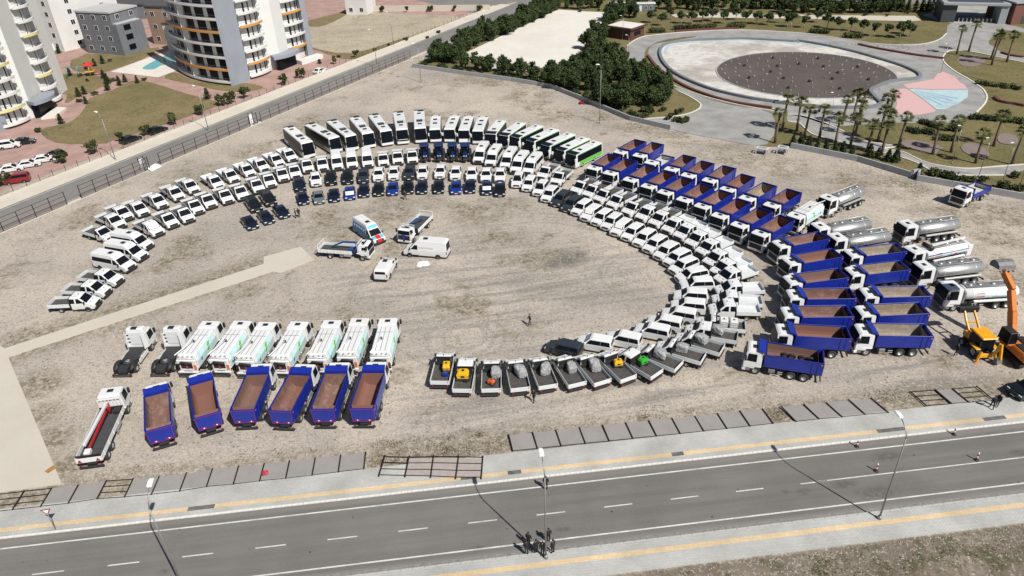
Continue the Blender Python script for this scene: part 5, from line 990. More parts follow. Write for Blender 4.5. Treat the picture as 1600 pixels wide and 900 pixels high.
def crane_proto(key, L, colour, heavy, axles):
    p = empty(key); PROTO[key] = p; f = L/2
    if heavy: b = heavy_cab(p, f, 3.05); truck_base(p, L, f, axles, f-1.4); wd, fl = 1.2, 1.25
    else: b = heavy_cab(p, f, 2.45, 1.08, 1.6); truck_base(p, L, f, axles, f-1.05, .42); wd, fl = 1.12, 1.05
    x0, x1 = b - (.3 if heavy else 1.0), -f
    dropside(p, x0, x1, fl, mat('dark_deck', (.05,.05,.052), .8, var=.2), WHITE, .45, wd)
    for i in range(5): pair(lambda s: box('board_post', p, WHITE2, x1 + (x0-x1)*(i+.5)/5 - .05, x1 + (x0-x1)*(i+.5)/5 + .05, min(s*(wd+.045), s*(wd+.09)), max(s*(wd+.045), s*(wd+.09)), fl-.1, fl+.46))
    if heavy:
        for i in range(7): y = -1.1 + i*2.2/6; box('rack_bar', p, WHITE, x0+.02, x0+.07, y-.04, y+.04, fl+.4, fl+1.45)
        box('rack_top', p, WHITE, x0+.01, x0+.08, -1.16, 1.16, fl+1.45, fl+1.55)
        tube('crane_post', p, colour, [(x0-.35,.1,fl),(x0-.35,.1,fl+1.25)], .2, 10); obox('crane_boom', p, mat('boom_white', (.6,.6,.6), .5), (x0-.2,.15,fl+1.25), (x1+1.2,.55,fl+1.0), .26, .30, .03); obox('jib', p, colour, (x0-1.2,.02,fl+.9), (x1+1.4,.2,fl+.55), .24, .28, .03); box('crane_foot', p, WHITE, x1+.7, x1+1.4, .1, .7, fl, fl+.45, .05)
        pair(lambda s: box('tool_box', p, BLACKP, x0-.75, x0-.1, min(s*.35, s*1.05), max(s*.35, s*1.05), fl, fl+.5, .04)); box('stake_bar', p, BLACKP, x1+.12, x1+.22, -wd, wd, fl+.5, fl+.62)
        pair(lambda s: part('warning_triangle', [(x1-.06,s*.85-.22,fl-.05),(x1-.06,s*.85+.22,fl-.05),(x1-.06,s*.85,fl+.32),(x1-.08,s*.85-.22,fl-.05),(x1-.08,s*.85+.22,fl-.05),(x1-.08,s*.85,fl+.32)], [(0,1,2),(5,4,3),(0,3,4,1),(1,4,5,2),(2,5,3,0)], REDL, p, fix=True))
    else:
        tube('crane_post', p, colour, [(x0+.4,0,.95),(x0+.4,0,fl+1.3)], .17, 10); obox('crane_boom', p, colour, (x0+.45,0,fl+1.35), (x0-1.9,.12,fl+1.25), .22, .26, .03); obox('jib', p, colour, (x0-1.8,.12,fl+1.2), (x0-3.6,.18,fl+.35), .2, .22, .03); box('crane_base', p, colour, x0-.85, x0+.7, -.55, .55, .95, fl+.35, .05)
        tube('rear_frame', p, WHITE, [(x1+.05,-wd,fl+.4),(x1+.05,-wd,fl+1.0),(x1+.05,wd,fl+1.0),(x1+.05,wd,fl+.4)], .05, 6, False); tube('cab_guard', p, WHITE, [(b-.12,-1.0,1.2),(b-.12,-1.0,2.6),(b-.12,1.0,2.6),(b-.12,1.0,1.2)], .05, 6, False)
        box('lamp_bar', p, BLACKP, f-1.0, f-.8, -.7, .7, 2.44, 2.56, .03)
crane_proto('craneL', 9.8, mat('crane_red', (.28,.015,.02), .45), True, (-2.2, -3.5)); crane_proto('craneM', 8.0, mat('crane_blue', (.012,.06,.23), .45), False, (-2.1,))
def tractor_proto():
    p = empty('tractor'); PROTO['tractor'] = p; TB = mat('tractor_blue', (.005,.02,.095), .35, coat=.3)
    shell('bonnet', p, TB, [(2.1,.75),(2.2,1.0),(2.1,1.5),(1.7,1.62),(.3,1.72),(.3,.75)], lambda z: .38, (), .08); box('grille', p, BLACKP, 2.12, 2.24, -.26, .26, .85, 1.35, .03)
    pair(lambda s: box('headlight', p, LIGHT, 2.1, 2.2, min(s*.1, s*.34), max(s*.1, s*.34), 1.36, 1.5, .02))
    hw = taper(1.6, 2.6, .72, .8); shell('cab_glass', p, GLASS, [(.35,1.15),(.15,2.62),(-1.35,2.62),(-1.45,1.15)], hw, (), .04)
    for x, y in ((.3,.7),(.3,-.7),(-1.4,.72),(-1.4,-.72)): obox('cab_pillar', p, BLACKP, (x, y*1.02, 1.1), (x*.85-.05, y*1.13, 2.65), .08, .08)
    box('cab_roof', p, TB, -1.6, .5, -.92, .92, 2.62, 2.86, .1); box('chassis', p, CHASSIS, -1.6, 2.0, -.3, .3, .5, .95)
    box('front_weights', p, CHASSIS, 2.15, 2.5, -.4, .4, .6, .9, .03); box('front_axle', p, CHASSIS, 1.35, 1.6, -.9, .9, .5, .68)
    pair(lambda s: part('mudguard', [(-1.75,s*.62,1.3),(-1.2,s*.62,1.72),(-.5,s*.62,1.72),(-.1,s*.62,1.35),(-1.75,s*1.12,1.3),(-1.2,s*1.12,1.72),(-.5,s*1.12,1.72),(-.1,s*1.12,1.35)], [(0,1,5,4),(1,2,6,5),(2,3,7,6),(0,3,2,1),(4,5,6,7),(0,4,7,3)], TB, p, fix=True)); tube('exhaust', p, BLACKP, [(.6,.45,1.5),(.6,.45,2.6)], .06, 8)
    for s in (1, -1): wheel(p, 1.45, s*1.05, .58, .4); wheel(p, -.85, s*1.15, .82, .5)
tractor_proto()
# ---- loads
def wrapped(key, sd):
    """a machine under a tied tarpaulin"""
    r = random.Random(sd); bm = bmesh.new(); bmesh.ops.create_icosphere(bm, subdivisions=3, radius=1)
    off = [Vector((r.uniform(-1,1), r.uniform(-1,1), r.uniform(-1,1))).normalized() for _ in range(14)]
    for v in bm.verts:
        c = v.co.copy(); k = max(abs(c.x), abs(c.y), abs(c.z)); c = c.lerp(c / k, .55)
        c *= 1 + .10 * sum(max(0, v.co.dot(o)) ** 6 for o in off) - .12 * max(0, 1 - abs(v.co.z - .1) * 9) - .04 * math.sin(v.co.x * 9 + v.co.y * 13 + sd)
        v.co = Vector((c.x * .68, c.y * .52, (c.z + 1) * .55))
    me = bpy.data.meshes.new(key); bm.to_mesh(me); bm.free(); me.materials.append(TARP); me.polygons.foreach_set('use_smooth', [False] * len(me.polygons))
    PROTO[key] = newobj('wrapped_machine', me)
for i in range(3): wrapped('wrap%d' % i, i + 3)
def machine(key, m, drum=False):
    p = empty(key); PROTO[key] = p
    shell('housing', p, m, [(.55,.35),(.6,.8),(.45,1.05),(-.4,1.1),(-.55,.8),(-.55,.35)], taper(.8, 1.1, .42, .36), (.8,), .06)
    box('panel', p, BLACKP, -.2, .2, -.43, .43, .5, .75, .02); box('cap', p, BLACKP, -.15, .1, -.12, .12, 1.08, 1.16, .02); box('frame', p, CHASSIS, -.7, .7, -.4, .4, .12, .36, .02)
    tube('handle', p, BLACKP, [(-.55,-.3,.6),(-.9,-.3,.85),(-.9,.3,.85),(-.55,.3,.6)], .035, 6, False)
    for s in (1, -1): wheel(p, -.3, s*.52, .2, .12, False)
machine('gen_yellow', mat('machine_yellow', (.68,.40,.015), .5)); machine('gen_green', mat('machine_green', (.03,.36,.03), .5)); machine('gen_orange', mat('machine_orange', (.6,.12,.03), .5))
def ibc():
    p = empty('ibc'); PROTO['ibc'] = p; box('tank', p, mat('ibc_plastic', (.62,.63,.62), .5), -.55, .55, -.46, .46, .15, 1.05, .06); box('pallet', p, CHASSIS, -.6, .6, -.5, .5, 0, .14); tube('lid', p, BLACKP, [(0,0,1.04),(0,0,1.1)], .12, 10)
    for z in (.35, .65, .95): tube('cage_bar', p, STEEL, [(-.58,-.49,z),(.58,-.49,z),(.58,.49,z),(-.58,.49,z),(-.58,-.49,z)], .018, 5, False)
    for x in (-.58,-.2,.2,.58):
        for y in (-.5,.5): tube('cage_bar', p, STEEL, [(x,y,.14),(x,y,1.0)], .018, 5)
ibc()
# ---------------------------------------------------------------- one-off machines
def excavator():
    p = empty('excavator'); PROTO['excavator'] = p; OR = mat('excavator_orange', (.55,.17,.03), .42, var=.1); BK = BLACKP
    for s in (1, -1):
        n = 14; v = []; f = []; y0, y1 = s*.85, s*1.4
        prof = [(1.9,.1),(2.15,.45),(1.9,.82),(-1.9,.82),(-2.15,.45),(-1.9,.1)]
        v = [(x, y0, z) for x, z in prof] + [(x, y1, z) for x, z in prof]; k = 6
        part('track', v, [tuple(range(k)), tuple(range(2*k-1,k-1,-1))] + [(i,k+i,k+(i+1)%k,(i+1)%k) for i in range(k)], TYRE, p, bevel=.08, fix=True)
    box('undercarriage', p, CHASSIS, -1.2, 1.2, -.85, .85, .4, .95); tube('slew_ring', p, CHASSIS, [(0,0,.9),(0,0,1.12)], .75, 18)
    shell('upper_body', p, OR, [(2.2,1.12),(2.2,1.5),(.2,1.6),(-.1,2.1),(-2.0,2.15),(-2.35,1.9),(-2.4,1.15)], lambda z: 1.38, (), .09)
    box('engine_cover', p, BK, -1.95, -.1, -1.15, 1.15, 2.08, 2.24, .06); box('side_cover', p, BK, -.05, 1.9, -1.3, -.45, 1.5, 1.72, .05)
    shell('cab', p, GLASS, [(2.35,1.5),(2.2,2.9),(.75,2.95),(.65,1.5)], lambda z: .48, (), .06).location = (0, .86, 0)
    box('cab_roof', p, BK, .7, 2.28, .38, 1.36, 2.9, 3.02, .05)
    for x, y in ((2.32,.4),(2.32,1.32),(.7,.4),(.7,1.32)): obox('cab_pillar', p, BK, (x,y,1.5), (x-.08,y,2.95), .09, .09)
    B = [(1.9,-.1,1.6),(2.7,-.1,3.0),(3.3,-.1,4.3),(4.5,-.08,6.3)]
    for a, b, wd in ((B[0],B[1],.62),(B[1],B[2],.66),(B[2],B[3],.55)): obox('boom', p, OR, a, b, .58, wd*1.4, .03)
    obox('stick', p, OR, (4.3,-.08,6.45), (6.35,-.05,7.6), .5, .75, .03); tube('boom_cylinder', p, STEEL, [(2.4,-.45,1.6),(3.4,-.45,3.9)], .09, 8); tube('stick_cylinder', p, STEEL, [(3.6,-.08,5.2),(4.9,-.08,7.1)], .08, 8)
    n = 7; v = []; k = []
    for y in (-1.0, .95):
        for i in range(n): t = R(-20 + 200*i/(n-1)); v.append((6.9 + .85*math.cos(t), y, 8.15 + .75*math.sin(t)))
    part('bucket', v, [tuple(range(n)), tuple(range(2*n-1,n-1,-1))] + [(i,n+i,n+i+1,i+1) for i in range(n-1)] + [(n-1,2*n-1,n,0)], mat('bucket_steel', (.16,.16,.165), .5, var=.2), p, fix=True)
    for i in range(4): box('bucket_tooth', p, GREYP, 5.85, 6.1, -.8+.5*i, -.68+.5*i, 7.85, 8.0)
    obox('bucket_link', p, OR, (6.2,-.05,7.5), (6.7,-.05,8.0), .3, .3)
    return p
excavator()
def textobj(txt, size, m, parent, loc, rot, name='lettering'):
    cu = bpy.data.curves.new(name, 'FONT'); cu.body = txt; cu.size = size; cu.extrude = .008; cu.align_x = 'CENTER'; cu.align_y = 'CENTER'; cu.resolution_u = 2
    o = bpy.data.objects.new(name, cu); COL.objects.link(o); dg = bpy.context.evaluated_depsgraph_get(); dg.update()
    me = bpy.data.meshes.new_from_object(o.evaluated_get(dg)); bpy.data.objects.remove(o); me.materials.clear(); me.materials.append(m)
    q = newobj(name, me, parent, LINK); q.location = loc; q.rotation_euler = rot; return q
textobj('CASE', .62, PAPER, PROTO['excavator'], (-2.42, 0, 1.55), (R(90), 0, R(-90)))
def backhoe():
    p = empty('backhoe'); PROTO['backhoe'] = p; Y = YELLOW
    for s in (1, -1): wheel(p, 1.25, s*1.0, .5, .38); wheel(p, -1.0, s*1.08, .72, .45)
    box('chassis', p, CHASSIS, -1.9, 2.0, -.45, .45, .5, .95); shell('bonnet', p, Y, [(2.2,.85),(2.25,1.4),(1.9,1.55),(.5,1.75),(.5,.85)], lambda z: .48, (), .06); box('grille', p, BLACKP, 2.22, 2.3, -.38, .38, .9, 1.35)
    shell('cab', p, GLASS, [(.6,1.1),(.5,2.65),(-1.35,2.65),(-1.45,1.1)], taper(1.1,2.65,.78,.74), (), .05); box('cab_roof', p, Y, -1.65, .7, -.88, .88, 2.65, 2.86, .08)
    for x, y in ((.58,.78),(.58,-.78),(-1.42,.78),(-1.42,-.78),(-.4,.78),(-.4,-.78)): obox('cab_pillar', p, BLACKP, (x,y,1.1), (x*.94,y*.97,2.68), .08, .08)
    pair(lambda s: box('rear_mudguard', p, Y, -1.7, -.3, min(s*.75, s*1.3), max(s*.75, s*1.3), 1.42, 1.52, .03))
    for s in (1, -1): obox('loader_arm', p, Y, (.5, s*.62, 1.5), (2.0, s*.62, 2.7), .18, .28, .03); obox('loader_arm', p, Y, (2.0, s*.62, 2.7), (2.95, s*.55, 3.6), .18, .26, .03)
    obox('arm_crossbar', p, Y, (2.0,-.62,2.65), (2.0,.62,2.65), .14, .14)
    part('loader_bucket', [(3.0,-1.15,3.3),(3.75,-1.15,3.45),(3.7,-1.15,3.6),(3.3,-1.15,4.05),(2.95,-1.15,3.95),(3.0,1.15,3.3),(3.75,1.15,3.45),(3.7,1.15,3.6),(3.3,1.15,4.05),(2.95,1.15,3.95)], [(0,1,2,3,4),(9,8,7,6,5),(0,5,6,1),(1,6,7,2),(2,7,8,3),(3,8,9,4),(4,9,5,0)], BLACKP, p, fix=True)
    for i in range(6): box('bucket_tooth', p, BLACKP, 3.25, 3.45, -1.05+.4*i, -.95+.4*i, 4.0, 4.2)
    for s in (1, -1): obox('outrigger', p, Y, (-1.9, s*.75, 1.3), (-2.1, s*1.15, .15), .2, .2, .02); box('outrigger_foot', p, ORANGE, -2.3, -1.9, s*1.15-.22, s*1.15+.22, .0, .12, .02)
    obox('rear_frame', p, Y, (-1.85,-1.0,.75), (-1.85,1.0,.75), .2, .5, .02)
    obox('dig_boom', p, Y, (-2.1,-.55,.8), (-2.35,-.75,2.6), .26, .34, .03); obox('dig_stick', p, Y, (-2.45,-.75,2.65), (-2.9,-.85,.9), .22, .28, .03); part('dig_bucket', [(-3.0,-1.15,.35),(-2.5,-1.15,.2),(-2.3,-1.15,.7),(-2.85,-1.15,.95),(-3.0,-.55,.35),(-2.5,-.55,.2),(-2.3,-.55,.7),(-2.85,-.55,.95)], [(0,1,2,3),(7,6,5,4),(0,4,5,1),(1,5,6,2),(2,6,7,3),(3,7,4,0)], GREYP, p, fix=True)
    textobj('JCB', .42, PAPER, p, (-2.3, -.50, 1.75), (R(90), 0, R(-97)))
backhoe()
index_kids()
# ---------------------------------------------------------------- placing the vehicles
LINK = True
def put(key, x, y, yaw, name, label, cat, group=None, recolor=None, z=0., s=1.):
    o = copy_tree(PROTO[key], None, recolor); o.name = name; o.location = (x, y, z); o.rotation_euler = (0, 0, R(yaw)); o.scale = (s, s, s)
    return tag(o, label, cat, group)
def paper(o, x, y, z, wx, wy, tilt=0.):
    q = part('paper_sheet', [(-wx/2,-wy/2,0),(wx/2,-wy/2,0),(wx/2,wy/2,0),(-wx/2,wy/2,0)], [(0,1,2,3)], PAPER, o); q.location = (x, y, z); q.rotation_euler = (0, tilt, 0)
    for k in (-.22, 0, .22):
        t = part('printed_line', [(-.02*wx, -wy*.38, .004), (.02*wx, -wy*.38, .004), (.02*wx, wy*.38, .004), (-.02*wx, wy*.38, .004)], [(0,1,2,3)], mat('print_grey', (.35,.37,.42), .7), q); t.location = (k*wx, 0, 0)
NAMES = {'single': 'single_cab_pickup', 'crew': 'crew_cab_pickup', 'crewW': 'crew_cab_pickup', 'minibus': 'minibus', 'van': 'panel_van', 'pick': 'pickup_truck', 'sedan': 'sedan_car', 'suv': 'sport_utility_car', 'coach': 'coach', 'midi': 'midibus', 'green': 'city_bus', 'mini': 'small_van',
  'dump': 'dump_truck', 'dumpS': 'dump_truck', 'tipper': 'tipper_truck', 'sweep': 'street_sweeper', 'tanker': 'tanker_truck', 'tankerW': 'tanker_truck', 'tankerR': 'tanker_truck', 'unit': 'tractor_unit', 'craneL': 'crane_truck', 'craneM': 'crane_truck', 'bigvan': 'panel_van', 'midvan': 'panel_van', 'tractor': 'farm_tractor'}
CATS = {'single': 'pickup', 'crew': 'pickup', 'crewW': 'pickup', 'minibus': 'minibus', 'van': 'van', 'pick': 'pickup', 'sedan': 'car', 'suv': 'car', 'coach': 'bus', 'midi': 'bus', 'green': 'bus', 'mini': 'van', 'dump': 'dump truck', 'dumpS': 'dump truck', 'tipper': 'dump truck', 'sweep': 'sweeper truck',
  'tanker': 'tanker', 'tankerW': 'tanker', 'tankerR': 'tanker', 'unit': 'truck', 'craneL': 'crane truck', 'craneM': 'crane truck', 'bigvan': 'van', 'midvan': 'van', 'tractor': 'tractor'}
def wcol(m, *names): return {n: m for n in names}
CARPARTS = ('body', 'mirror', 'bed_side', 'tailgate')
def place_row(rn, describe, group=None):
    out = []
    for i, (k, x, y, a) in enumerate(ROWS[rn]):
        key, lab, rec = describe(i, k)
        if key == 'dump': rec = {'bed_lining': RUSTV[(i * 7 + len(rn)) % 4]}
        if key == 'dumpS': rec = {'bed_lining': SANDV[i % 2]}
        out.append(put(key, x + random.uniform(-.06, .06), y + random.uniform(-.06, .06), a + random.uniform(-.9, .9), NAMES[key], lab, CATS[key], group, rec))
    return out
O = ORD
def d_outer(i, k):
    if i < 3: return k, f'white crew cab pickup with dark bed, {O[i]} from the lower left end of the fleet', None
    if i < 6: return k, f'white minibus, {O[i-3]} nearest the concrete path of three on the left', None
    if i == 6: return k, 'white single cab pickup half hidden behind the three left minibuses', None
    return k, f'white crew cab pickup with {"dark" if k == "crew" else "white"} bed, {O[i-7]} from left beside the back fence', None
place_row('outer_left', d_outer, 'white pickups of the outer left row')
def d_inner(i, k):
    if i == 0: return k, 'white crew cab pickup with printed sheets covering its windscreen, beside the left minibuses', None
    if i < 13: return k, f'white single cab pickup, {O[i-1]} from left in the second row of the left arc', None
    if i < 16: return k, f'white panel van, {O[i-13]} from left of three in front of the coaches', None
    return k, f'white single cab pickup, {O[i-16]} from left of three beside the blue tractors', None
ol = place_row('inner_left', d_inner, 'white pickups of the inner left row')
paper(ol[0], 3.05-1.3, 0, 1.80, 1.0, 1.5, R(44))
place_row('tractors', lambda i, k: (k, f'blue farm tractor, {O[i]} from the left of four', None), 'blue tractors in a row')
place_row('minibuses', lambda i, k: (k, f'white minibus, {O[i]} from the left of five beside the blue tractors', None), 'minibuses in front of the green buses')
place_row('mid_singles', lambda i, k: (k, ('white single cab pickup tight beside the last of five minibuses', 'white single cab pickup standing before the green city buses')[i], None), 'pickups beside the minibuses')
PC = [NAVY, WHITE, BLACKC, BLACKC, GREYC, WHITE, WHITE, GREYC] + [WHITE] * 6
PN = ['navy', 'white', 'black', 'black', 'grey', 'white', 'white', 'grey'] + ['white'] * 6
pk = place_row('pickups', lambda i, k: (k, f'{PN[i]} double cab pickup, {O[i]} from the left in the row behind the sedans', wcol(PC[i], *CARPARTS)), 'double cab pickups behind the sedans')
for o in pk[11:]:
    q = box('hood_emblem', o, mat('emblem_pale_blue', (.25,.32,.5), .5), 1.65, 2.2, -.35, .35, 1.10, 1.125); q.rotation_euler = (0, R(3), 0); box('bumper_band', o, BLUEC, 2.62, 2.68, -.8, .8, .5, .72)
SCOL = [NAVY, SILVC, NAVY, BLUEC, NAVY, BLACKC, BLUEC, BLACKC, NAVY, BLACKC, BLUEC, NAVY, NAVY, BLACKC]
SN = ['navy', 'silver grey', 'navy', 'bright blue', 'navy', 'black', 'bright blue', 'black', 'navy', 'black', 'bright blue', 'navy', 'navy', 'black']
sd = place_row('sedans', lambda i, k: (k, f'{SN[i]} sedan{" under a white sheet" if i in (3, 12) else ""}, {O[i]} from left in the front row', wcol(SCOL[i], *CARPARTS)), 'sedans in the front row')
for i in (3, 12): paper(sd[i], 1.0, 0, 1.08, 1.15, 1.4, R(17))
place_row('dark_cluster', lambda i, k: (k, [f'navy sedan, {O[i]} from the left of three in front of the left pickups', '', '', 'dark tall car behind the three navy sedans, left of the pair', 'dark tall car behind the three navy sedans, right of the pair'][0 if i < 3 else i], wcol(NAVY if i < 3 else BLACKC, *CARPARTS)), 'dark cars in front of the left pickups')
def d_coach(i, k):
    if i < 7: return k, f'large white coach with black windows, {O[i]} from the left{", white banner on its front" if i == 5 else ""}', None
    if i < 11: return k, f'white midibus, {O[i-7]} from the left of four beside the coaches{", banner on its bumper" if i == 9 else ""}', None
    return k, f'white and green city bus with black front, {O[i-11]} from the left of seven', None
co = place_row('coaches', d_coach, 'buses in the back row')
q = part('banner', [(6.02,-.95,1.25),(6.02,.95,1.25),(5.86,.95,2.1),(5.86,-.95,2.1)], [(0,1,2,3)], PAPER, co[5]); q = part('banner', [(4.68,-1.0,.5),(4.68,1.0,.5),(4.68,1.0,1.2),(4.68,-1.0,1.2)], [(0,1,2,3)], PAPER, co[9])
def d_mini(i, k):
    c = GREYC if i in (4, 5, 26) else WHITE
    if i < 3: lab = f'white small van with blue markings, {O[i]} from the left beside the last sedan'
    elif i in (4, 5): lab = f'dark grey small van, {"left" if i == 4 else "right"} of the dark pair in the inner right row'
    elif i == 26: lab = 'dark grey small van ending the inner row above the loaded pickups'
    elif i == 3: lab = 'white small van just left of the two dark grey small vans'
    else: lab = f'white small van, {O[i-6]} after the two dark grey vans in the inner right row'
    return k, lab, wcol(c, *CARPARTS)
mv = place_row('small_vans', d_mini, 'small vans of the inner right arc')
for i in (7, 10, 25): paper(mv[i], 2.175-1.36, 0, 1.52, .72, 1.25, R(47))
for i in (0, 2): box('light_bar', mv[i], BLACKP, .3, .6, -.55, .55, 1.82, 1.93, .02)
for i in (0, 1, 2): q = box('hood_emblem', mv[i], mat('emblem_pale_blue', (.25,.32,.5), .5), 1.35, 1.8, -.4, .4, 1.06, 1.085); q.rotation_euler = (0, R(4), 0)
LOADN = {17: 'two caged water tanks', 22: 'a bright green machine', 23: 'a yellow machine', 28: 'a wrapped bundle and an orange machine', 29: 'a wide yellow generator', 30: 'a yellow and blue machine'}
def d_arc(i, k):
    if i < 17:
        return k, f'white {"single" if k == "single" else "crew"} cab pickup with {"white" if k == "crewW" else "dark"} bed, {O[i]} from top of the middle right arc', None
    if i in LOADN: return k, f'white {"single" if k == "single" else "crew"} cab pickup carrying {LOADN[i]} in its bed', None
    n = [18, 19, 20, 21, 24, 25, 26, 27].index(i)
    return k, f'white pickup carrying a grey wrapped bundle, {O[n]} of eight counted from the upper right', None
ap = place_row('arc_pickups', d_arc, 'pickups of the middle right arc')
def local(o, x, y): a = o.rotation_euler.z; return o.location.x + x*math.cos(a) - y*math.sin(a), o.location.y + x*math.sin(a) + y*math.cos(a)
def load(key, i, lx, ly, name, label, cat, rz=0., s=1., z=.985, group=None):
    o = ap[i]; x, y = local(o, lx, ly); return put(key, x, y, math.degrees(o.rotation_euler.z) + rz, name, label, cat, group, None, z, s)
wr = [18, 19, 20, 21, 24, 25, 26, 27, 28]
for n, i in enumerate(wr):
    x = -.75 if ROWS['arc_pickups'][i][0] == 'crew' else -.25
    load('wrap%d' % (n % 3), i, x, -.42 if n < 8 else -.5, 'wrapped_machine', f'grey tarpaulin bundle in a pickup bed, {O[n]} of nine counted from the upper right', 'bundle', random.uniform(-20, 20), random.uniform(.92, 1.05), group='wrapped bundles in pickup beds')
for n, x in enumerate((-.35, -1.5)): load('ibc', 17, x, .15, 'water_tank', ('caged white water tank next to the cab in the pickup bed', 'caged white water tank nearer the tailgate in the pickup bed')[n], 'tank', 90)
load('gen_green', 22, -.75, -.4, 'green_machine', 'bright green machine in a crew cab pickup bed', 'machine', 80, .9)
load('gen_yellow', 23, -.3, -.35, 'yellow_machine', 'yellow machine in the bed of a pickup beside the green one', 'machine', 70, .85)
load('gen_orange', 28, -1.7, 0, 'orange_machine', 'small orange machine lying behind a grey bundle in a pickup bed', 'machine', 60, .62)
load('gen_yellow', 29, -.95, .1, 'yellow_generator', 'wide yellow generator in the second pickup from the left of the lower row', 'generator', 90, 1.15)
load('gen_yellow', 30, -.45, -.45, 'yellow_generator', 'yellow generator in the leftmost loaded pickup', 'generator', 5, .95)
x, y = local(ap[30], -1.45, -.45); q = box('blue_case', None, BLUEC, -.3, .3, -.3, .3, 0, .45, .04); q.location = (x, y, .985); q.rotation_euler.z = ap[30].rotation_euler.z; tag(q, 'small blue case behind the yellow generator in the leftmost loaded pickup', 'case')
# tippers
place_row('dump_front', lambda i, k: (k, f'dump truck with blue brown-lined bed, {O[i]} from top in the front tipper row' if i < 16 else 'blue dump truck carrying spare wheels in its bed, nearest the loaded pickups', None), 'dump trucks of the front row')
dfl = ROWS['dump_front'][16]
for n, (lx, ly) in enumerate(((-.2,.75),(-.9,.72),(-2.0,.7),(-2.8,.66))):
    a = R(dfl[3]); pr = empty('spare_wheel'); COL.objects.link(pr); wheel(pr, 0, .14, .48, .26); pr.location = (dfl[1] + lx*math.cos(a) + ly*math.sin(a), dfl[2] + lx*math.sin(a) - ly*math.cos(a), 1.62); pr.rotation_euler = (R(-28), 0, a); tag(pr, f'spare truck wheel in the last blue tipper bed, {O[n]} from the cab', 'wheel', 'spare wheels in the tipper bed')
def d_back(i, k):
    if i == 9: return k, 'white and pale green sweeper truck among the tippers beside the tankers', None
    if i == 2: return k, 'smaller blue tipper with a pale bed between two taller ones, back row', None
    return ('dumpS' if i == 7 else k), f'blue dump truck with {"sandy" if i == 7 else "brown"} bed, {O[i]} from left in the back tipper row', None
place_row('dump_back', d_back, 'dump trucks of the back row')
place_row('dump_right', lambda i, k: ('dumpS', f'blue dump truck with grey sandy bed, {O[i]} from top in the right column', None), 'dump trucks of the right column')
TLB = ['silver tanker truck standing alone at the top right of the tippers', 'silver tanker truck beside the sweeper at the head of the right column', 'silver tanker truck just above the grey sandy dump trucks', 'silver tanker truck standing apart below the lone blue tipper', 'white tanker truck with hose reels and a boom on top', 'silver tanker truck between two white tankers', 'white tanker truck with red and blue emblem left of the excavator']
place_row('tankers', lambda i, k: ({4: 'tankerR', 6: 'tankerW'}.get(i, k), TLB[i], None), 'tankers on the right')
place_row('lone', lambda i, k: (k, 'lone blue tipper truck parked by the park wall at the right', None))
place_row('units', lambda i, k: (k, f'white tractor unit without trailer, {("left", "right")[i]} of the two beside the sweepers', None), 'tractor units')
place_row('sweepers', lambda i, k: (k, f'white and pale green sweeper truck, {O[i]} from the left of seven', None), 'sweeper trucks in a row')
place_row('dump_low', lambda i, k: (k, f'blue dump truck seen from behind, {O[i]} from the left of six below the sweepers', None), 'dump trucks below the sweepers')
place_row('crane_low', lambda i, k: (k, 'white flatbed truck with a red folded crane at the lower left', None))
CL = ['white flatbed truck with blue crane facing right in the middle of the lot', 'blue and white van with a red flag on its bonnet', 'white flatbed truck with blue crane and blue ribbon facing the camera', 'long white van with side lettering in the middle of the lot', 'white van seen from behind below the centre group']
ce = place_row('centre', lambda i, k: (k, CL[i], None))
hwv = taper(1.32, 2.75, 1.02, 1.02*.8)
VB = mat('van_blue', (.05,.20,.42), .4, var=.2); VL = mat('van_light_blue', (.12,.42,.55), .4)
sidepane('side_wrap', ce[1], VB, [(1.0,.5),(1.0,1.31),(-3.2,1.31),(-3.2,.5)], hwv, .016); sidepane('side_wrap_upper', ce[1], VB, [(.9,1.33),(.7,2.2),(-3.0,2.2),(-3.2,1.33)], hwv, .03)
for k in range(5): sidepane('lettering', ce[1], PAPER, [(.5-.7*k,1.6),(.5-.7*k,1.95),(.1-.7*k,1.95),(.1-.7*k,1.6)], hwv, .036); sidepane('side_wrap_front', ce[1], VL, [(2.95,.5),(2.95,1.05),(1.05,1.3),(1.05,.5)], hwv, .014)
across('bonnet_wrap', ce[1], VL, (3.13,1.13), (2.43,1.32), hwv, .9, .02, .02)
across('flag', ce[1], mat('flag_red', (.55,.01,.02), .7), (3.17,1.11), (2.43,1.32), hwv, .36, .045, .0); box('flag_front', ce[1], mat('flag_red', (.55,.01,.02), .7), 3.36, 3.41, -.36, .36, .55, 1.1)
across('roof_wrap', ce[1], VL, (1.6,2.2), (1.12,2.66), hwv, .9, .02)
for k in range(2): sidepane('lettering', ce[3], mat('print_grey', (.35,.37,.42), .7), [(.9,1.72-.14*k),(.9,1.78-.14*k),(-1.3,1.78-.14*k),(-1.3,1.72-.14*k)], hwv, .014)
box('ribbon', ce[2], BLUEC, 3.99, 4.07, -.18, .18, .6, 1.75); box('ribbon_bow', ce[2], BLUEC, 3.98, 4.08, -.35, .35, 1.45, 1.7, .03)
put('excavator', 56.75, 64.2, 92, 'excavator', 'orange crawler excavator with raised boom at the right edge', 'excavator')
put('backhoe', 52.85, 65.9, 91, 'backhoe_loader', 'yellow backhoe loader with raised front bucket beside the excavator', 'backhoe')
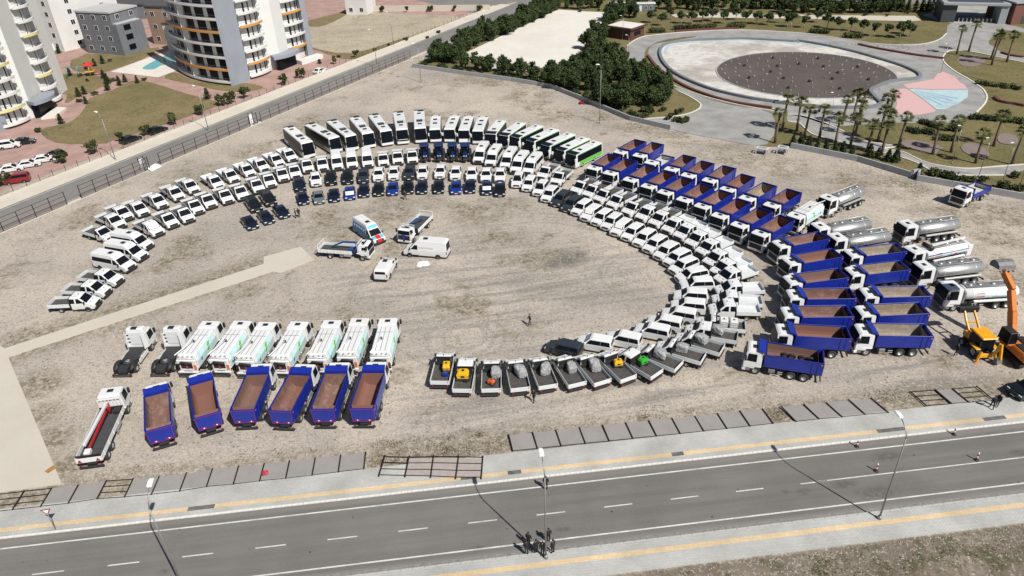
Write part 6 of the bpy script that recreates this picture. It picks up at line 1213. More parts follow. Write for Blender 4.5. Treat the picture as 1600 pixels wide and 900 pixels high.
# parked cars on the housing side
cc = [WHITE, BLACKC, WHITE, WHITE, WHITE, BLACKC, REDC, BLACKC, BLACKC, WHITE, REDC]
cl = ['white car nearest the left building in the pink car park', 'black car beside the left building in the pink car park', 'white car, first from the left in the lower car park row', 'white car, second from the left in the lower car park row', 'white car, third from the left in the lower car park row', 'black car at the right end of the car park row', 'red car at the left edge below the white cars', 'dark car half behind a roadside tree along the back road', 'second dark car along the back road, farther from the car park', 'white car in front of the round tower entrance']
put('suv', 54.4, 58.2, 192, 'parked_car', 'black car at the right edge beside the flattened fence', 'car', None, wcol(BLACKC, *CARPARTS))
for i, (x, y) in enumerate(PTS['parked_car'][:10]):
    a = [20, 20, 22, 22, 22, 150, 200, 60, 60, 60][i]
    put('sedan' if i not in (0, 6) else 'mini', x, y, a, 'parked_car', cl[i], 'car', 'cars parked by the housing', wcol(cc[i], *CARPARTS))
# ---------------------------------------------------------------- people
def person_mesh(pose):
    """one skinned figure, 1.75 m, facing +X; pose: walk, stand, crouch"""
    w_ = {'walk': .24, 'stand': .02}.get(pose, .1); a = {'walk': .2, 'stand': .03}.get(pose, .25)
    V = [(0,0,.95),(0,0,1.15),(0,0,1.38),(0,0,1.5),(.02,0,1.58),(.03,0,1.72),
         (0,.1,.9),(w_*.6,.1,.5),(w_*.75,.1,.09),(w_*.75+.17,.1,.04), (0,-.1,.9),(-w_*.3,-.1,.5),(-w_,-.1,.1),(-w_+.16,-.1,.04),
         (0,.2,1.4),(-a*.5,.25,1.15),(-a*.3+.08,.25,.92),(-a*.3+.12,.24,.82), (0,-.2,1.4),(a*.5,-.25,1.15),(a+.1,-.25,.95),(a+.16,-.24,.86)]
    E = [(0,1),(1,2),(2,3),(3,4),(4,5),(0,6),(6,7),(7,8),(8,9),(0,10),(10,11),(11,12),(12,13),(2,14),(14,15),(15,16),(16,17),(2,18),(18,19),(19,20),(20,21)]
    rad = [.16,.15,.17,.065,.075,.085,.095,.07,.05,.045,.095,.07,.05,.045,.07,.05,.04,.045,.07,.05,.04,.045]
    me = bpy.data.meshes.new('person'); me.from_pydata(V, E, []); o = bpy.data.objects.new('person', me); COL.objects.link(o)
    md = o.modifiers.new('s', 'SKIN'); sv = me.skin_vertices[0].data
    for i, r_ in enumerate(rad): sv[i].radius = (r_, r_ * (1.25 if i in (1,2) else 1)); sv[i].use_root = (i == 0)
    o.modifiers.new('d', 'SUBSURF').levels = 1
    dg = bpy.context.evaluated_depsgraph_get(); dg.update(); m2 = bpy.data.meshes.new_from_object(o.evaluated_get(dg)); bpy.data.objects.remove(o)
    m2.materials.clear(); m2.materials.append(CLOTH); m2.materials.append(SKIN); m2.materials.append(BLACKP)
    for pl in m2.polygons:
        c = pl.center; pl.use_smooth = True
        if c.z > 1.52: pl.material_index = 1
        elif abs(c.y) > .2 and c.z < .9 and c.z > .6: pl.material_index = 1
        elif c.z < .1: pl.material_index = 2
    return m2
PM = {k: person_mesh(k) for k in ('walk', 'stand')}
bm = bmesh.new(); bmesh.ops.create_icosphere(bm, subdivisions=2, radius=.1)
for v in bm.verts: v.co = Vector((v.co.x * 1.08 + .01, v.co.y * .98, v.co.z * .9 + 1.69)); v.co.x -= .02
HME = bpy.data.meshes.new('hair'); bm.to_mesh(HME); bm.free(); HME.materials.append(HAIR)
for v in HME.vertices:
    if v.co.x > .04: v.co.z = max(v.co.z, 1.7)
PL_ = [('walk', 190, 'person in dark clothes walking alone on the open gravel'), ('walk', 240, 'person in dark clothes walking behind the loaded pickups'), ('stand', 200, 'person in dark clothes, left of the pair beside the navy sedans'), ('stand', 100, 'person in dark clothes, right of the pair beside the navy sedans'), ('walk', 330, 'person in black walking past the front row of sedans'), ('walk', 170, 'person in dark clothes striding beside the yellow backhoe'),
  ('walk', 70, 'person in black, left of the pair on the pavement at the right'), ('stand', 200, 'person in black, right of the pair on the pavement at the right'), ('stand', 80, 'person in dark clothes standing on the far edge of the road'), ('stand', 100, 'person in dark clothes on the road just above the lamp post group'), ('stand', 60, 'person in dark clothes on the road left of the lamp post'),
  ('stand', 80, 'person in dark clothes at the left end of the group by the lamp post'), ('stand', 110, 'person in dark clothes, second from left in the lamp post group'), ('stand', 250, 'person in dark clothes, third from left in the lamp post group'), ('stand', 130, 'person in dark clothes at the right end of the lamp post group')]
for (x, y), (ps, a, lab) in zip(PTS['person'], PL_):
    o = newobj('person', PM[ps], None, True); o.location = (x, y, .13 if ('lamp post' in lab and y < 40.6) or 'pavement' in lab else .01); o.rotation_euler.z = R(a); tag(o, lab, 'person', 'people on the site'); newobj('hair', HME, o, True)
# ---------------------------------------------------------------- street furniture
GALV = mat('galvanised', (.27, .285, .295), .45, metal=.5); LAMPW = mat('lamp_white', (.75, .77, .78), .4)
LINK = False
def lamp_proto(key, h, arm, head=True):
    p = empty(key); PROTO[key] = p
    tube('pole', p, GALV, [(0,0,0),(0,0,h*.5),(0,0,h)], [.085,.07,.05], 10)
    tube('base_plate', p, GALV, [(0,0,0),(0,0,.35)], [.19,.15], 10)
    tube('arm', p, GALV, [(0,0,h-.02),(.15*arm,0,h+.45),(.6*arm,0,h+.95),(arm,0,h+1.2)], [.055,.05,.045,.04], 8)
    if head: shell('lamp_head', p, LAMPW, [(arm-.1,h+1.12),(arm+.75,h+1.2),(arm+.8,h+1.28),(arm+.5,h+1.36),(arm-.05,h+1.3)], lambda z: .19, (), .05)
lamp_proto('lamp', 9.4, 1.2); lamp_proto('lamp_far', 8.6, .9); lamp_proto('lamp_tall', 11.2, .5)
p = empty('delineator'); PROTO['delineator'] = p; tube('foot', p, BLACKP, [(0,0,0),(0,0,.07)], [.24,.2], 12)
for k in range(4): tube('band', p, REDL if k % 2 == 0 else PAPER, [(0,0,.07+.22*k),(0,0,.29+.22*k)], [.075-.004*k,.071-.004*k], 10)
index_kids(); LINK = True
for (x, y), lab in zip(PTS['lamp_near'], ('tall street lamp leaning over the road at the right', 'tall street lamp at the group of people in the foreground', 'tall street lamp at the lower left of the road')):
    put('lamp', x, y, 97, 'street_lamp', lab, 'street lamp', 'street lamps along the road', z=.13)
FL = ['street lamp on the back road nearest the round tower entrance', 'street lamp on the back road by the sand lot', 'street lamp inside the lot corner by the tree belt', 'tall pale lamp pole behind the green buses', 'street lamp on the back pavement beside the brown lawn', 'street lamp on the back pavement beside the car park', 'thin lamp pole behind the playground', 'lamp pole on the ring path left of the pool', 'lamp pole beside the brown kiosk', 'lamp pole among the palms below the pool', 'lamp pole at the edge of the island bed', 'lamp pole above the park wall, leftmost of four on the right', 'lamp pole above the park wall, second of four on the right', 'lamp pole above the park wall, third of four on the right', 'lamp pole above the park wall, rightmost of four']
for i, (x, y) in enumerate(PTS['lamp_far']):
    k = 'lamp_tall' if i == 3 else 'lamp_far'; put(k, x, y, 150 if i in (0, 1, 4, 5) else 200, 'street_lamp', FL[i], 'street lamp', None, None, .05, 1 if i < 6 else .72)
CN = ['striped red delineator post by the far kerb of the road', 'striped red delineator post in the far lane left of the stain', 'striped red delineator post in the far lane at the right', 'striped red delineator post fallen near the broken kerb']
for i, (x, y) in enumerate(PTS['cone']): put('delineator', x, y, 0, 'delineator_post', CN[i], 'delineator', 'striped delineator posts on the road', None, .012)
mx_, my_ = PTS['misc'][0]
sg = empty('yield_sign'); COL.objects.link(sg); tag(sg, 'small triangular road sign on a post at the lower left pavement', 'road sign'); sg.location = (mx_, my_, .13); sg.rotation_euler.z = R(10)
tube('post', sg, GALV, [(0,0,0),(0,0,2.3)], .035, 8); part('sign_plate', [(-.42,0,2.6),(.42,0,2.6),(0,0,1.9),(-.42,.03,2.6),(.42,.03,2.6),(0,.03,1.9)], [(0,1,2),(5,4,3),(0,3,4,1),(1,4,5,2),(2,5,3,0)], REDL, sg, fix=True); part('sign_face', [(-.28,-.01,2.53),(.28,-.01,2.53),(0,-.01,2.05)], [(0,1,2)], PAPER, sg)
q = box('wooden_board', None, mat('board_brown', (.32,.17,.06), .8, var=.15), -.45, .45, -.28, .28, 0, .05); q.location = (*PTS['misc'][1], .12); q.rotation_euler.z = R(60); tag(q, 'small brown board lying on the edge of the concrete slab', 'board')
def rubbish(loc, n, m, lab, cat, name, sc=.5, z=.05, seed=1):
    r = random.Random(seed); bm = bmesh.new(); bmesh.ops.create_icosphere(bm, subdivisions=2, radius=sc)
    for v in bm.verts: v.co *= r.uniform(.55, 1.25); v.co.z = max(0, v.co.z * (.12 if sc > .9 else .45) + .04)
    me = bpy.data.meshes.new(name); bm.to_mesh(me); bm.free(); me.materials.append(m); o = newobj(name, me, None, True); o.location = (*loc, z); return tag(o, lab, cat)
rubbish(PTS['misc'][2], 8, PAPER, 'white spill of rubble on the gravel below the long white van', 'rubble', 'rubble_pile', 1.0)
rubbish(PTS['misc'][3], 8, REDC, 'small red bundle by the low wall behind the green buses', 'bundle', 'red_bundle', .8)
rubbish(PTS['misc'][7], 8, mat('wreath_pink', (.4,.03,.06), .7), 'small red flower wreath lying on the fallen fence', 'wreath', 'flower_wreath', .35, .25)
def crate(loc, w_, d_, h_, rz, lab):
    r = empty('garden_bench'); COL.objects.link(r); tag(r, lab, 'bench'); r.location = (*loc, 0); r.rotation_euler.z = rz
    for x in (-w_/2, w_/2):
        for y in (-d_/2, d_/2): obox('post', r, WHITE, (x,y,0), (x,y,h_), .16, .16)
    for y in (-d_/2, d_/2): obox('rail', r, WHITE, (-w_/2,y,h_), (w_/2,y,h_), .16, .16)
    for x in (-w_/2, w_/2): obox('rail', r, WHITE, (x,-d_/2,h_), (x,d_/2,h_), .16, .16)
    box('seat_board', r, GREYP, -w_/2, w_/2, -d_/2, d_/2, h_*.45, h_*.52)
crate(PTS['misc'][4], 1.9, 1.2, 1.1, R(-35), 'white metal garden bench at the left end of the park wall')
crate(PTS['misc'][5], 1.7, 1.2, 1.3, R(-35), 'taller white metal garden bench beside the park wall below the palms')
# ---------------------------------------------------------------- vegetation
def leaf_mat(name, a, b_):
    m = bpy.data.materials.new(name); m.use_nodes = True; MATS[name] = m; n = m.node_tree.nodes; l = m.node_tree.links; p = n['Principled BSDF']; p.inputs['Roughness'].default_value = .6; p.inputs['Specular IOR Level'].default_value = .25
    oi = n.new('ShaderNodeObjectInfo'); ge = n.new('ShaderNodeNewGeometry'); ad = n.new('ShaderNodeMath'); ad.operation = 'MULTIPLY_ADD'; ad.inputs[1].default_value = .55; l.new(ge.outputs['Random Per Island'], ad.inputs[0]); mu = n.new('ShaderNodeMath'); mu.operation = 'MULTIPLY'; mu.inputs[1].default_value = .45; l.new(oi.outputs['Random'], mu.inputs[0]); l.new(mu.outputs[0], ad.inputs[2])
    mx = n.new('ShaderNodeMix'); mx.data_type = 'RGBA'; mx.inputs[6].default_value = (*a, 1); mx.inputs[7].default_value = (*b_, 1); l.new(ad.outputs[0], mx.inputs[0]); l.new(mx.outputs[2], p.inputs['Base Color'])
    p.inputs['Transmission Weight'].default_value = 0; return m
LEAF = leaf_mat('dark_foliage', (.022, .038, .012), (.060, .085, .028)); LEAF2 = leaf_mat('conifer_foliage', (.014, .026, .010), (.032, .048, .016)); PALML = leaf_mat('palm_foliage', (.05, .065, .018), (.13, .14, .05)); SHRUB = leaf_mat('shrub_foliage', (.028, .042, .014), (.075, .085, .03)); DRYS = leaf_mat('dry_shrub', (.11, .088, .05), (.20, .16, .09))
BARK = mat('bark', (.10, .075, .055), .9, var=.25); BARKW = mat('whitewashed_bark', (.36, .34, .31), .9, var=.25); PBARK = mat('palm_bark', (.15, .115, .085), .95, var=.35, scale=6); DEADP = mat('dead_fronds', (.16, .085, .035), .9, var=.3)
def leaf_cloud(name, clumps, per, size, m, rng, squash=1.):
    """many small leaf blades spread through the volume of several clumps"""
    V = []; F = []; k = 0
    for (c, r) in clumps:
        d = rng.normal(size=(per, 3)); d /= np.linalg.norm(d, axis=1)[:, None]; rad = r * np.clip(np.abs(rng.normal(.72, .38, per)), .05, 1.7)
        P = np.array(c) + d * rad[:, None] * np.array([1, 1, squash])
        A = d + rng.normal(size=(per, 3)) * .7; A /= np.linalg.norm(A, axis=1)[:, None]
        T = np.cross(A, rng.normal(size=(per, 3))); T /= np.linalg.norm(T, axis=1)[:, None]; B = np.cross(A, T)
        s = size * rng.uniform(.6, 1.35, per)[:, None]
        q = np.stack([P - T*s, P + B*s*.55, P + T*s, P - B*s*.55], 1).reshape(-1, 3)
        V.append(q); F.append(np.arange(per*4).reshape(-1, 4) + k); k += per*4
    V = np.concatenate(V); F = np.concatenate(F); me = bpy.data.meshes.new(name); me.from_pydata(V.tolist(), [], F.tolist()); me.materials.append(m); return me
def crown_clumps(rng, n, rx_, rz_, zc):
    out = []
    for i in range(n):
        d = rng.normal(size=3); d /= np.linalg.norm(d); q = d * np.array([rx_, rx_, rz_]) * rng.uniform(.25, .85); k = 1 - .55 * max(0, q[2] / rz_); out.append(((q[0]*k, q[1]*k, zc + q[2]), rng.uniform(.22, .42) * rx_ * k))
    return out
TREES = {}
def make_tree(key, h, rx_, rz_, trunk_h, bark, m, per, n, size, seeds):
    for i in range(seeds):
        rng = np.random.default_rng(hash_(key) + i); zc = h - rz_*.95; cl = crown_clumps(rng, n, rx_, rz_, zc)
        cm = leaf_cloud('crown', cl, per, size, m, rng, .85); V = []; F = []
        def add(path, rads):
            v, f = tubev(path, rads, 6); o = len(V); V.extend(v); F.extend([tuple(a + o for a in q) for q in f])
        add([(0,0,-.1), (rng.uniform(-.1,.1), rng.uniform(-.1,.1), trunk_h*.6), (rng.uniform(-.15,.15), rng.uniform(-.15,.15), h*.62)], [.17*h/5, .13*h/5, .05*h/5])
        for c, r in cl[:5]: add([(0,0,trunk_h*.75), (c[0]*.5, c[1]*.5, (trunk_h*.75 + c[2])/2 + .1), (c[0]*.85, c[1]*.85, c[2])], [.08*h/5, .055*h/5, .02])
        TREES.setdefault(key, []).append((mesh_of('trunk', V, F, bark, True), cm))
def hash_(s): return sum(ord(c) * (i + 3) for i, c in enumerate(s))
make_tree('belt', 6.9, 2.6, 3.5, .9, BARK, LEAF, 230, 24, .25, 6); make_tree('row', 4.6, 1.75, 1.6, 2.0, BARKW, LEAF, 190, 11, .24, 4); make_tree('small', 2.6, 1.2, 1.1, .5, BARK, SHRUB, 120, 8, .2, 3)
for i in range(3):
    rng = np.random.default_rng(70 + i); cl = [((0, 0, .35 + z*.42), max(.12, .85*(1 - z/6.4))) for z in range(6)]; TREES.setdefault('cone', []).append((mesh_of('trunk', *tubev([(0,0,-.05),(0,0,2.2)], [.07,.03], 6), BARK), leaf_cloud('crown', cl, 130, .17, LEAF2, rng, .8)))
    rng = np.random.default_rng(90 + i); cl = crown_clumps(rng, 7, .8, .55, .6); TREES.setdefault('bush', []).append((mesh_of('stem', *tubev([(0,0,-.05),(0,0,.6)], [.08,.03], 6), BARK), leaf_cloud('crown', cl, 110, .15, SHRUB, rng, .8)))
def plant(kind, x, y, s, name, label, cat, group, z=0.):
    tm, cm = random.choice(TREES[kind]); r = empty(name); COL.objects.link(r); r.location = (x, y, z); r.rotation_euler.z = random.uniform(0, 6.28); r.scale = (s*random.uniform(.9, 1.1), s*random.uniform(.9, 1.1), s); tag(r, label, cat, group)
    newobj('trunk' if kind != 'bush' else 'stem', tm, r, True); newobj('crown', cm, r, True)
def belt(P, lab, grp, extra, s0, s1):
    for x, y in P:
        plant('belt', x, y, random.uniform(s0, s1), 'belt_tree', lab, 'tree', grp)
        if random.random() < extra: plant('belt', x + random.uniform(-2.6, 2.6), y + random.uniform(-2.2, 3.2), random.uniform(s0*.8, s1*.9), 'belt_tree', lab, 'tree', grp)
BT = PTS['belt_tree']
belt(BT[:23] + BT[34:], 'dense dark tree in the belt between the back road and the white lot', 'trees along the back road side of the white lot', .8, .75, 1.05)
belt(BT[23:34], 'dark tree in the row between the low wall and the white lot', 'trees between the low wall and the white lot', .3, .62, .85)
belt(PTS['belt_tree2'][:20], 'dense dark tree in the belt between the white lot and the ring path', 'trees between the white lot and the ring path', .8, .75, 1.05)
belt(PTS['belt_tree2'][20:], 'dense dark tree in the grove behind the low curving wall', 'trees of the grove behind the curving wall', .8, .7, 1.0)
for i, (x, y) in enumerate(sorted(PTS['row_tree'], key=lambda q: q[0]/q[1])): plant('row', x, y, random.uniform(.85, 1.1), 'lawn_tree', f'round tree with pale trunk, {ORD[i]} from left in the row beyond the pool', 'tree', 'row of trees beyond the pool')
for x, y in PTS['far_tree']: plant('belt', x, y, random.uniform(.75, 1.0), 'far_tree', 'dark tree in the far row at the top edge of the park', 'tree', 'far row of park trees')
for x, y in PTS['cone_tree'][:6]: plant('cone', x, y, 1.5, 'cypress_bush', 'small dark cone bush in the far row beside the park gate', 'shrub', 'cone bushes by the gate')
for x, y in PTS['cone_tree'][6:]: plant('cone', x, y, random.uniform(.75, 1.05), 'cypress_bush', 'small dark cone bush behind the park wall below the palms', 'shrub', 'cone bushes by the park wall')
for x, y in PTS['bush']: plant('bush', x, y, random.uniform(.9, 1.5), 'round_bush', 'round dark bush behind the right park wall', 'shrub', 'bushes behind the right park wall')
for i, (x, y) in enumerate(PTS['housing_shrub']): plant('cone' if i % 3 else 'bush', x, y, random.uniform(.7, 1.15), 'garden_shrub', 'small garden shrub on the lawns between the apartment buildings', 'shrub', 'garden shrubs by the apartments')
for i, (x, y) in enumerate(sorted(PTS['roadside_tree'], key=lambda q: q[0]/q[1])): plant('small', x, y, random.uniform(.95, 1.3), 'roadside_tree', f'small bushy tree, {ORD[i]} from left along the housing side of the back road', 'tree', 'roadside trees of the back road')
for i in range(14):
    t = i / 13; plant('bush', -52 + 60*t + random.uniform(-2, 2), 226 + 55*t + random.uniform(-3, 3) - 14, random.uniform(.7, 1.2), 'verge_bush', 'low bush on the verge of the sand lot', 'shrub', 'bushes on the sand lot verge')
for x0, y0 in [(q[0], q[1]) for q in PTS['far_tree'][::3]]: plant('bush', x0 + random.uniform(-4, 4), y0 - 5, random.uniform(.8, 1.2), 'park_bush', 'low bush on the far park lawn', 'shrub', 'low bushes on the far park lawn')
# shrub bed at the apron corner
for k in range(16):
    x, y = 30 + random.uniform(0, 9.5), 152 + random.uniform(-4.5, 4); plant('bush', x + (y - 152)*.1, y + (30 - x)*.25 + 2, random.uniform(.9, 1.5), 'corner_shrub', 'dark shrub in the bed at the corner of the grey apron', 'shrub', 'shrubs at the apron corner')
# hedges
H2 = PTS['hedge']
for i in range(0, len(H2), 2):
    a, c = Vector((*H2[i], 0)), Vector((*H2[i+1], 0)); rng = np.random.default_rng(300 + i); n = 12; cl = [(tuple(a.lerp(c, (k+.5)/n) + Vector((0, rng.uniform(-.3,.3), rng.uniform(.5,.9)))), .75) for k in range(n)]
    o = newobj('hedge', leaf_cloud('hedge', cl, 170, .2, SHRUB, rng, .9), None, True); tag(o, 'clipped dark hedge beyond the pool, %s from the left' % ORD[i//2], 'hedge', 'hedges beyond the pool')
GH = PTS['garden_hedge']
for i in range(0, len(GH), 2):
    a, c = Vector((*GH[i], 0)), Vector((*GH[i+1], 0)); rng = np.random.default_rng(400 + i); n = 14; cl = [(tuple(a.lerp(c, (k+.5)/n) + Vector((rng.uniform(-.5,.5), rng.uniform(-.6,.6), rng.uniform(.3,.6)))), .6) for k in range(n)]
    o = newobj('garden_hedge', leaf_cloud('garden_hedge', cl, 150, .18, SHRUB if i % 4 else LEAF2, rng, .8), None, True); tag(o, 'low dark hedge in the palm garden, %s counted from the left' % ORD[i//2], 'hedge', 'hedges of the palm garden')
# palms
def palm_mesh(seed):
    rng = np.random.default_rng(seed); V = []; F = []
    for k in range(34):
        az = rng.uniform(0, 6.283); el = rng.uniform(-.5, 1.25); L = rng.uniform(.55, .8); d = np.array([math.cos(az)*math.cos(el), math.sin(az)*math.cos(el), math.sin(el)]); b0 = d*L; s = np.array([-math.sin(az), math.cos(az), 0]); u_ = np.cross(d, s)
        fan = 9
        for j in range(fan):
            t = (j/(fan-1) - .5)*2.3; dd = d*math.cos(t) + s*math.sin(t); ln = rng.uniform(.75, 1.0)*(1 - .12*abs(t)); tip = b0 + dd*ln + np.array([0,0,-.25*ln]); wv = np.cross(dd, u_); wv = wv/np.linalg.norm(wv)*.055; md = b0 + dd*ln*.5; o = len(V); V += [tuple(b0), tuple(md + wv), tuple(tip), tuple(md - wv)]; F.append((o, o+1, o+2, o+3))
        o = len(V); w2 = s*.02; V += [tuple(-w2), tuple(w2), tuple(b0 + w2), tuple(b0 - w2)]; F.append((o, o+1, o+2, o+3))
    return mesh_of('crown', V, F, PALML)
PALMC = [palm_mesh(i) for i in range(4)]
def dead_mesh(seed):
    rng = np.random.default_rng(seed); cl = [((0,0,-.35), .38), ((0,0,-.75), .32)]; return leaf_cloud('dead_skirt', cl, 90, .16, DEADP, rng, 1.2)
DEADM = [dead_mesh(i) for i in range(2)]
PLAB = {0: 'palm beside the path to the park gate, left of two', 1: 'palm beside the path to the park gate, right of two', 2: 'palm on the island bed, upper of the close pair', 3: 'palm on the island bed, lower of the close pair', 4: 'lone palm at the right of the island bed'}
for i, (x, y) in enumerate(PTS['palm']):
    h = random.uniform(5.2, 6.4) if i > 4 else random.uniform(6.2, 7); r = empty('palm_tree'); COL.objects.link(r); r.location = (x, y, 0); r.rotation_euler.z = random.uniform(0, 6.28)
    lx, ly = random.uniform(-.25, .25), random.uniform(-.25, .25)
    v, f = tubev([(0,0,-.1),(lx*.2,ly*.2,h*.35),(lx*.6,ly*.6,h*.7),(lx,ly,h)], [.30,.23,.2,.19], 8); part('trunk', v, f, PBARK, r, smooth=True)
    c = newobj('crown', random.choice(PALMC), r, True); c.location = (lx, ly, h); s = random.uniform(.95, 1.2); c.scale = (s, s, s); c.rotation_euler.z = random.uniform(0, 6)
    dk = newobj('dead_skirt', random.choice(DEADM), r, True); dk.location = (lx, ly, h); dk.scale = (.8, .8, .8)
    tag(r, PLAB.get(i, 'fan palm in the grove between the round pool and the park wall'), 'palm tree', 'palms below the round pool' if i > 4 else 'palms near the gate')
# ---------------------------------------------------------------- park buildings
def frame_dir(P0, P1):
    P0, P1 = Vector((*P0, 0)), Vector((*P1, 0)); d = (P1 - P0).normalized(); return P0, d, Vector((-d.y, d.x, 0)), (P1 - P0).length
def fbox(name, root, m, P0, d, nn, s0, s1, t0, t1, z0, z1, bevel=0.):
    v, f = boxv(s0, s1, t0, t1, z0, z1); return part(name, [tuple(P0 + d*x + nn*y + Vector((0,0,z))) for x, y, z in v], f, m, root, bevel=bevel, fix=True)
def cabin(P0, P1, lab):
    r = empty('portable_cabin'); COL.objects.link(r); tag(r, lab, 'cabin'); O_, d, nn, L = frame_dir(P0, P1)
    G = mat('cabin_grey', (.13,.145,.165), .6, var=.1); fbox('wall', r, G, O_, d, nn, 0, L, 0, 2.6, 0, 2.5); fbox('roof', r, WHITE, O_, d, nn, -.15, L+.15, -.2, 2.8, 2.5, 2.8, .05)
    o = fbox('door', r, WHITE, O_, d, nn, L*.3, L*.3+.95, -.04, .02, .1, 2.1)
    for s in (.52, .76): o = fbox('window', r, WHITE, O_, d, nn, L*s, L*s+1.1, -.04, .02, .8, 2.0); fbox('pane', o, GLASS, O_, d, nn, L*s+.1, L*s+.5, -.055, -.03, .9, 1.9); fbox('pane', o, GLASS, O_, d, nn, L*s+.6, L*s+1.0, -.055, -.03, .9, 1.9)
cabin((37.7, 268), (45.0, 266.3), 'grey portable cabin with white roof, left of two at the top'); cabin((45.9, 265.5), (53.6, 264.6), 'grey portable cabin with white roof, right of two at the top')
kr = empty('kiosk'); COL.objects.link(kr); tag(kr, 'flat roofed brown kiosk beside the ring path', 'kiosk'); O_, d, nn, L = frame_dir((32.2, 228.6), (38.3, 223.0))
fbox('wall', kr, BROWN, O_, d, nn, 0, L, 0, 7.5, 0, 3.1); fbox('roof_edge', kr, BROWN, O_, d, nn, -.5, L+.7, -.6, 8.2, 3.1, 3.55); fbox('roof', kr, LOTW, O_, d, nn, 0, L+.2, 0, 7.5, 3.56, 3.62); fbox('window', kr, GLASS, O_, d, nn, L-.02, L+.05, 2, 5.5, 1.0, 2.2)
gr = empty('park_gate'); COL.objects.link(gr); tag(gr, 'grey flat roofed gate building across the plaza at the top right', 'gate building'); O_, d, nn, L = frame_dir((136.5, 231), (151, 226)); GD = mat('gate_dark', (.055,.06,.068), .6, var=.1); GL_ = mat('gate_light', (.30,.32,.34), .6, var=.08)
fbox('pier', gr, GD, O_, d, nn, -.8, 3.0, 0, 13, 0, 5.2); fbox('roof', gr, GL_, O_, d, nn, -1.2, L+1.5, -.8, 14, 5.2, 5.9, .05); fbox('roof_recess', gr, GD, O_, d, nn, .4, L, 1, 12.5, 5.9, 5.96); fbox('pier', gr, GL_, O_, d, nn, L-.6, L+1.4, -.4, 13, 0, 5.2)
for i in range(9): fbox('turnstile', gr, SILVER, O_, d, nn, 4.4 + i*1.1, 4.75 + i*1.1, 1.5, 3.0, .05, 1.1, .03)
ar = empty('brick_annex'); COL.objects.link(ar); tag(ar, 'red brick annex at the right of the park gate', 'building'); O2, d2, n2, L2 = frame_dir((153.5, 224.5), (175, 226)); fbox('wall', ar, mat('annex_brick', (.16,.07,.055), .85, var=.15), O2, d2, n2, 0, L2, 0, 12, 0, 6.0); fbox('roof', ar, GL_, O2, d2, n2, -.4, L2+.4, -.4, 12.4, 6.0, 6.4); fbox('door', ar, GD, O2, d2, n2, 3, 5, -.05, .02, 0, 2.4); fbox('window', ar, GLASS, O2, d2, n2, 7, 10, -.05, .02, 2, 3.4)
# fountain nozzles on the dark basin
LINK = False; noz = part('fountain_nozzle', *tubev([(0,0,0),(0,0,.28),(.35,0,.32)], [.11,.09,.07], 6), mat('nozzle_white', (.38,.37,.36), .5), None); noz2 = part('fountain_lamp', *tubev([(0,0,0),(0,0,.5)], [.45,.32], 8), BLACKP, None); LINK = True
for ring, n in ((6, 9), (9.5, 14), (13, 20), (16.5, 26), (19.6, 30)):
    for k in range(n):
        t = 6.283*k/n + ring; o = noz.copy(); COL.objects.link(o); o.location = (DC[0] + ring*math.cos(t) + random.uniform(-.3,.3), DC[1] + ring*math.sin(t) + random.uniform(-.3,.3), .14); o.rotation_euler.z = t; tag(o, 'small white nozzle standing on the dark pool basin', 'nozzle', 'nozzles on the dark basin')
for k in range(16):
    t = 6.283*k/16 + .2; rr = 8 if k % 2 else 15; o = noz2.copy(); COL.objects.link(o); o.location = (DC[0] + rr*math.cos(t), DC[1] + rr*math.sin(t), .14); tag(o, 'dark round fitting on the dark pool basin', 'fitting', 'dark fittings on the basin')
# ---------------------------------------------------------------- apartment towers
TW = mat('render_white', (.62,.62,.61), .8, var=.04, scale=.3); TG = mat('render_grey_blue', (.25,.275,.32), .8, var=.06, scale=.3); TO = mat('band_orange', (.55,.27,.07), .7); TY = mat('band_yellow', (.62,.56,.27), .7); TR_ = mat('band_brown', (.22,.085,.05), .7); RAIL = mat('rail_dark', (.08,.08,.085), .5)
def curve_pts(P0, P1, bulge, n):
    P0, P1 = Vector((*P0, 0)), Vector((*P1, 0)); d = P1 - P0; nn = Vector((d.y, -d.x, 0)).normalized(); return [P0 + d*t + nn*bulge*4*t*(1-t) for t in [i/n for i in range(n+1)]], nn
def band(name, root, m, pts, depth, z0, z1):
    """curved slab edge: outer curve pts, thickness depth inward"""
    n = len(pts); v = []
    for i, q in enumerate(pts):
        a, c = pts[max(i-1, 0)], pts[min(i+1, n-1)]; d = (c-a).normalized(); nn = Vector((-d.y, d.x, 0)); w_ = q + nn*depth
        v += [(q.x,q.y,z0),(q.x,q.y,z1),(w_.x,w_.y,z1),(w_.x,w_.y,z0)]
    f = []
    for i in range(n-1):
        for k in range(4): f.append((4*i+k, 4*i+(k+1)%4, 4*i+4+(k+1)%4, 4*i+4+k))
    f += [(0,1,2,3), (4*n-1,4*n-2,4*n-3,4*n-4)]
    return part(name, v, f, m, root, fix=True)
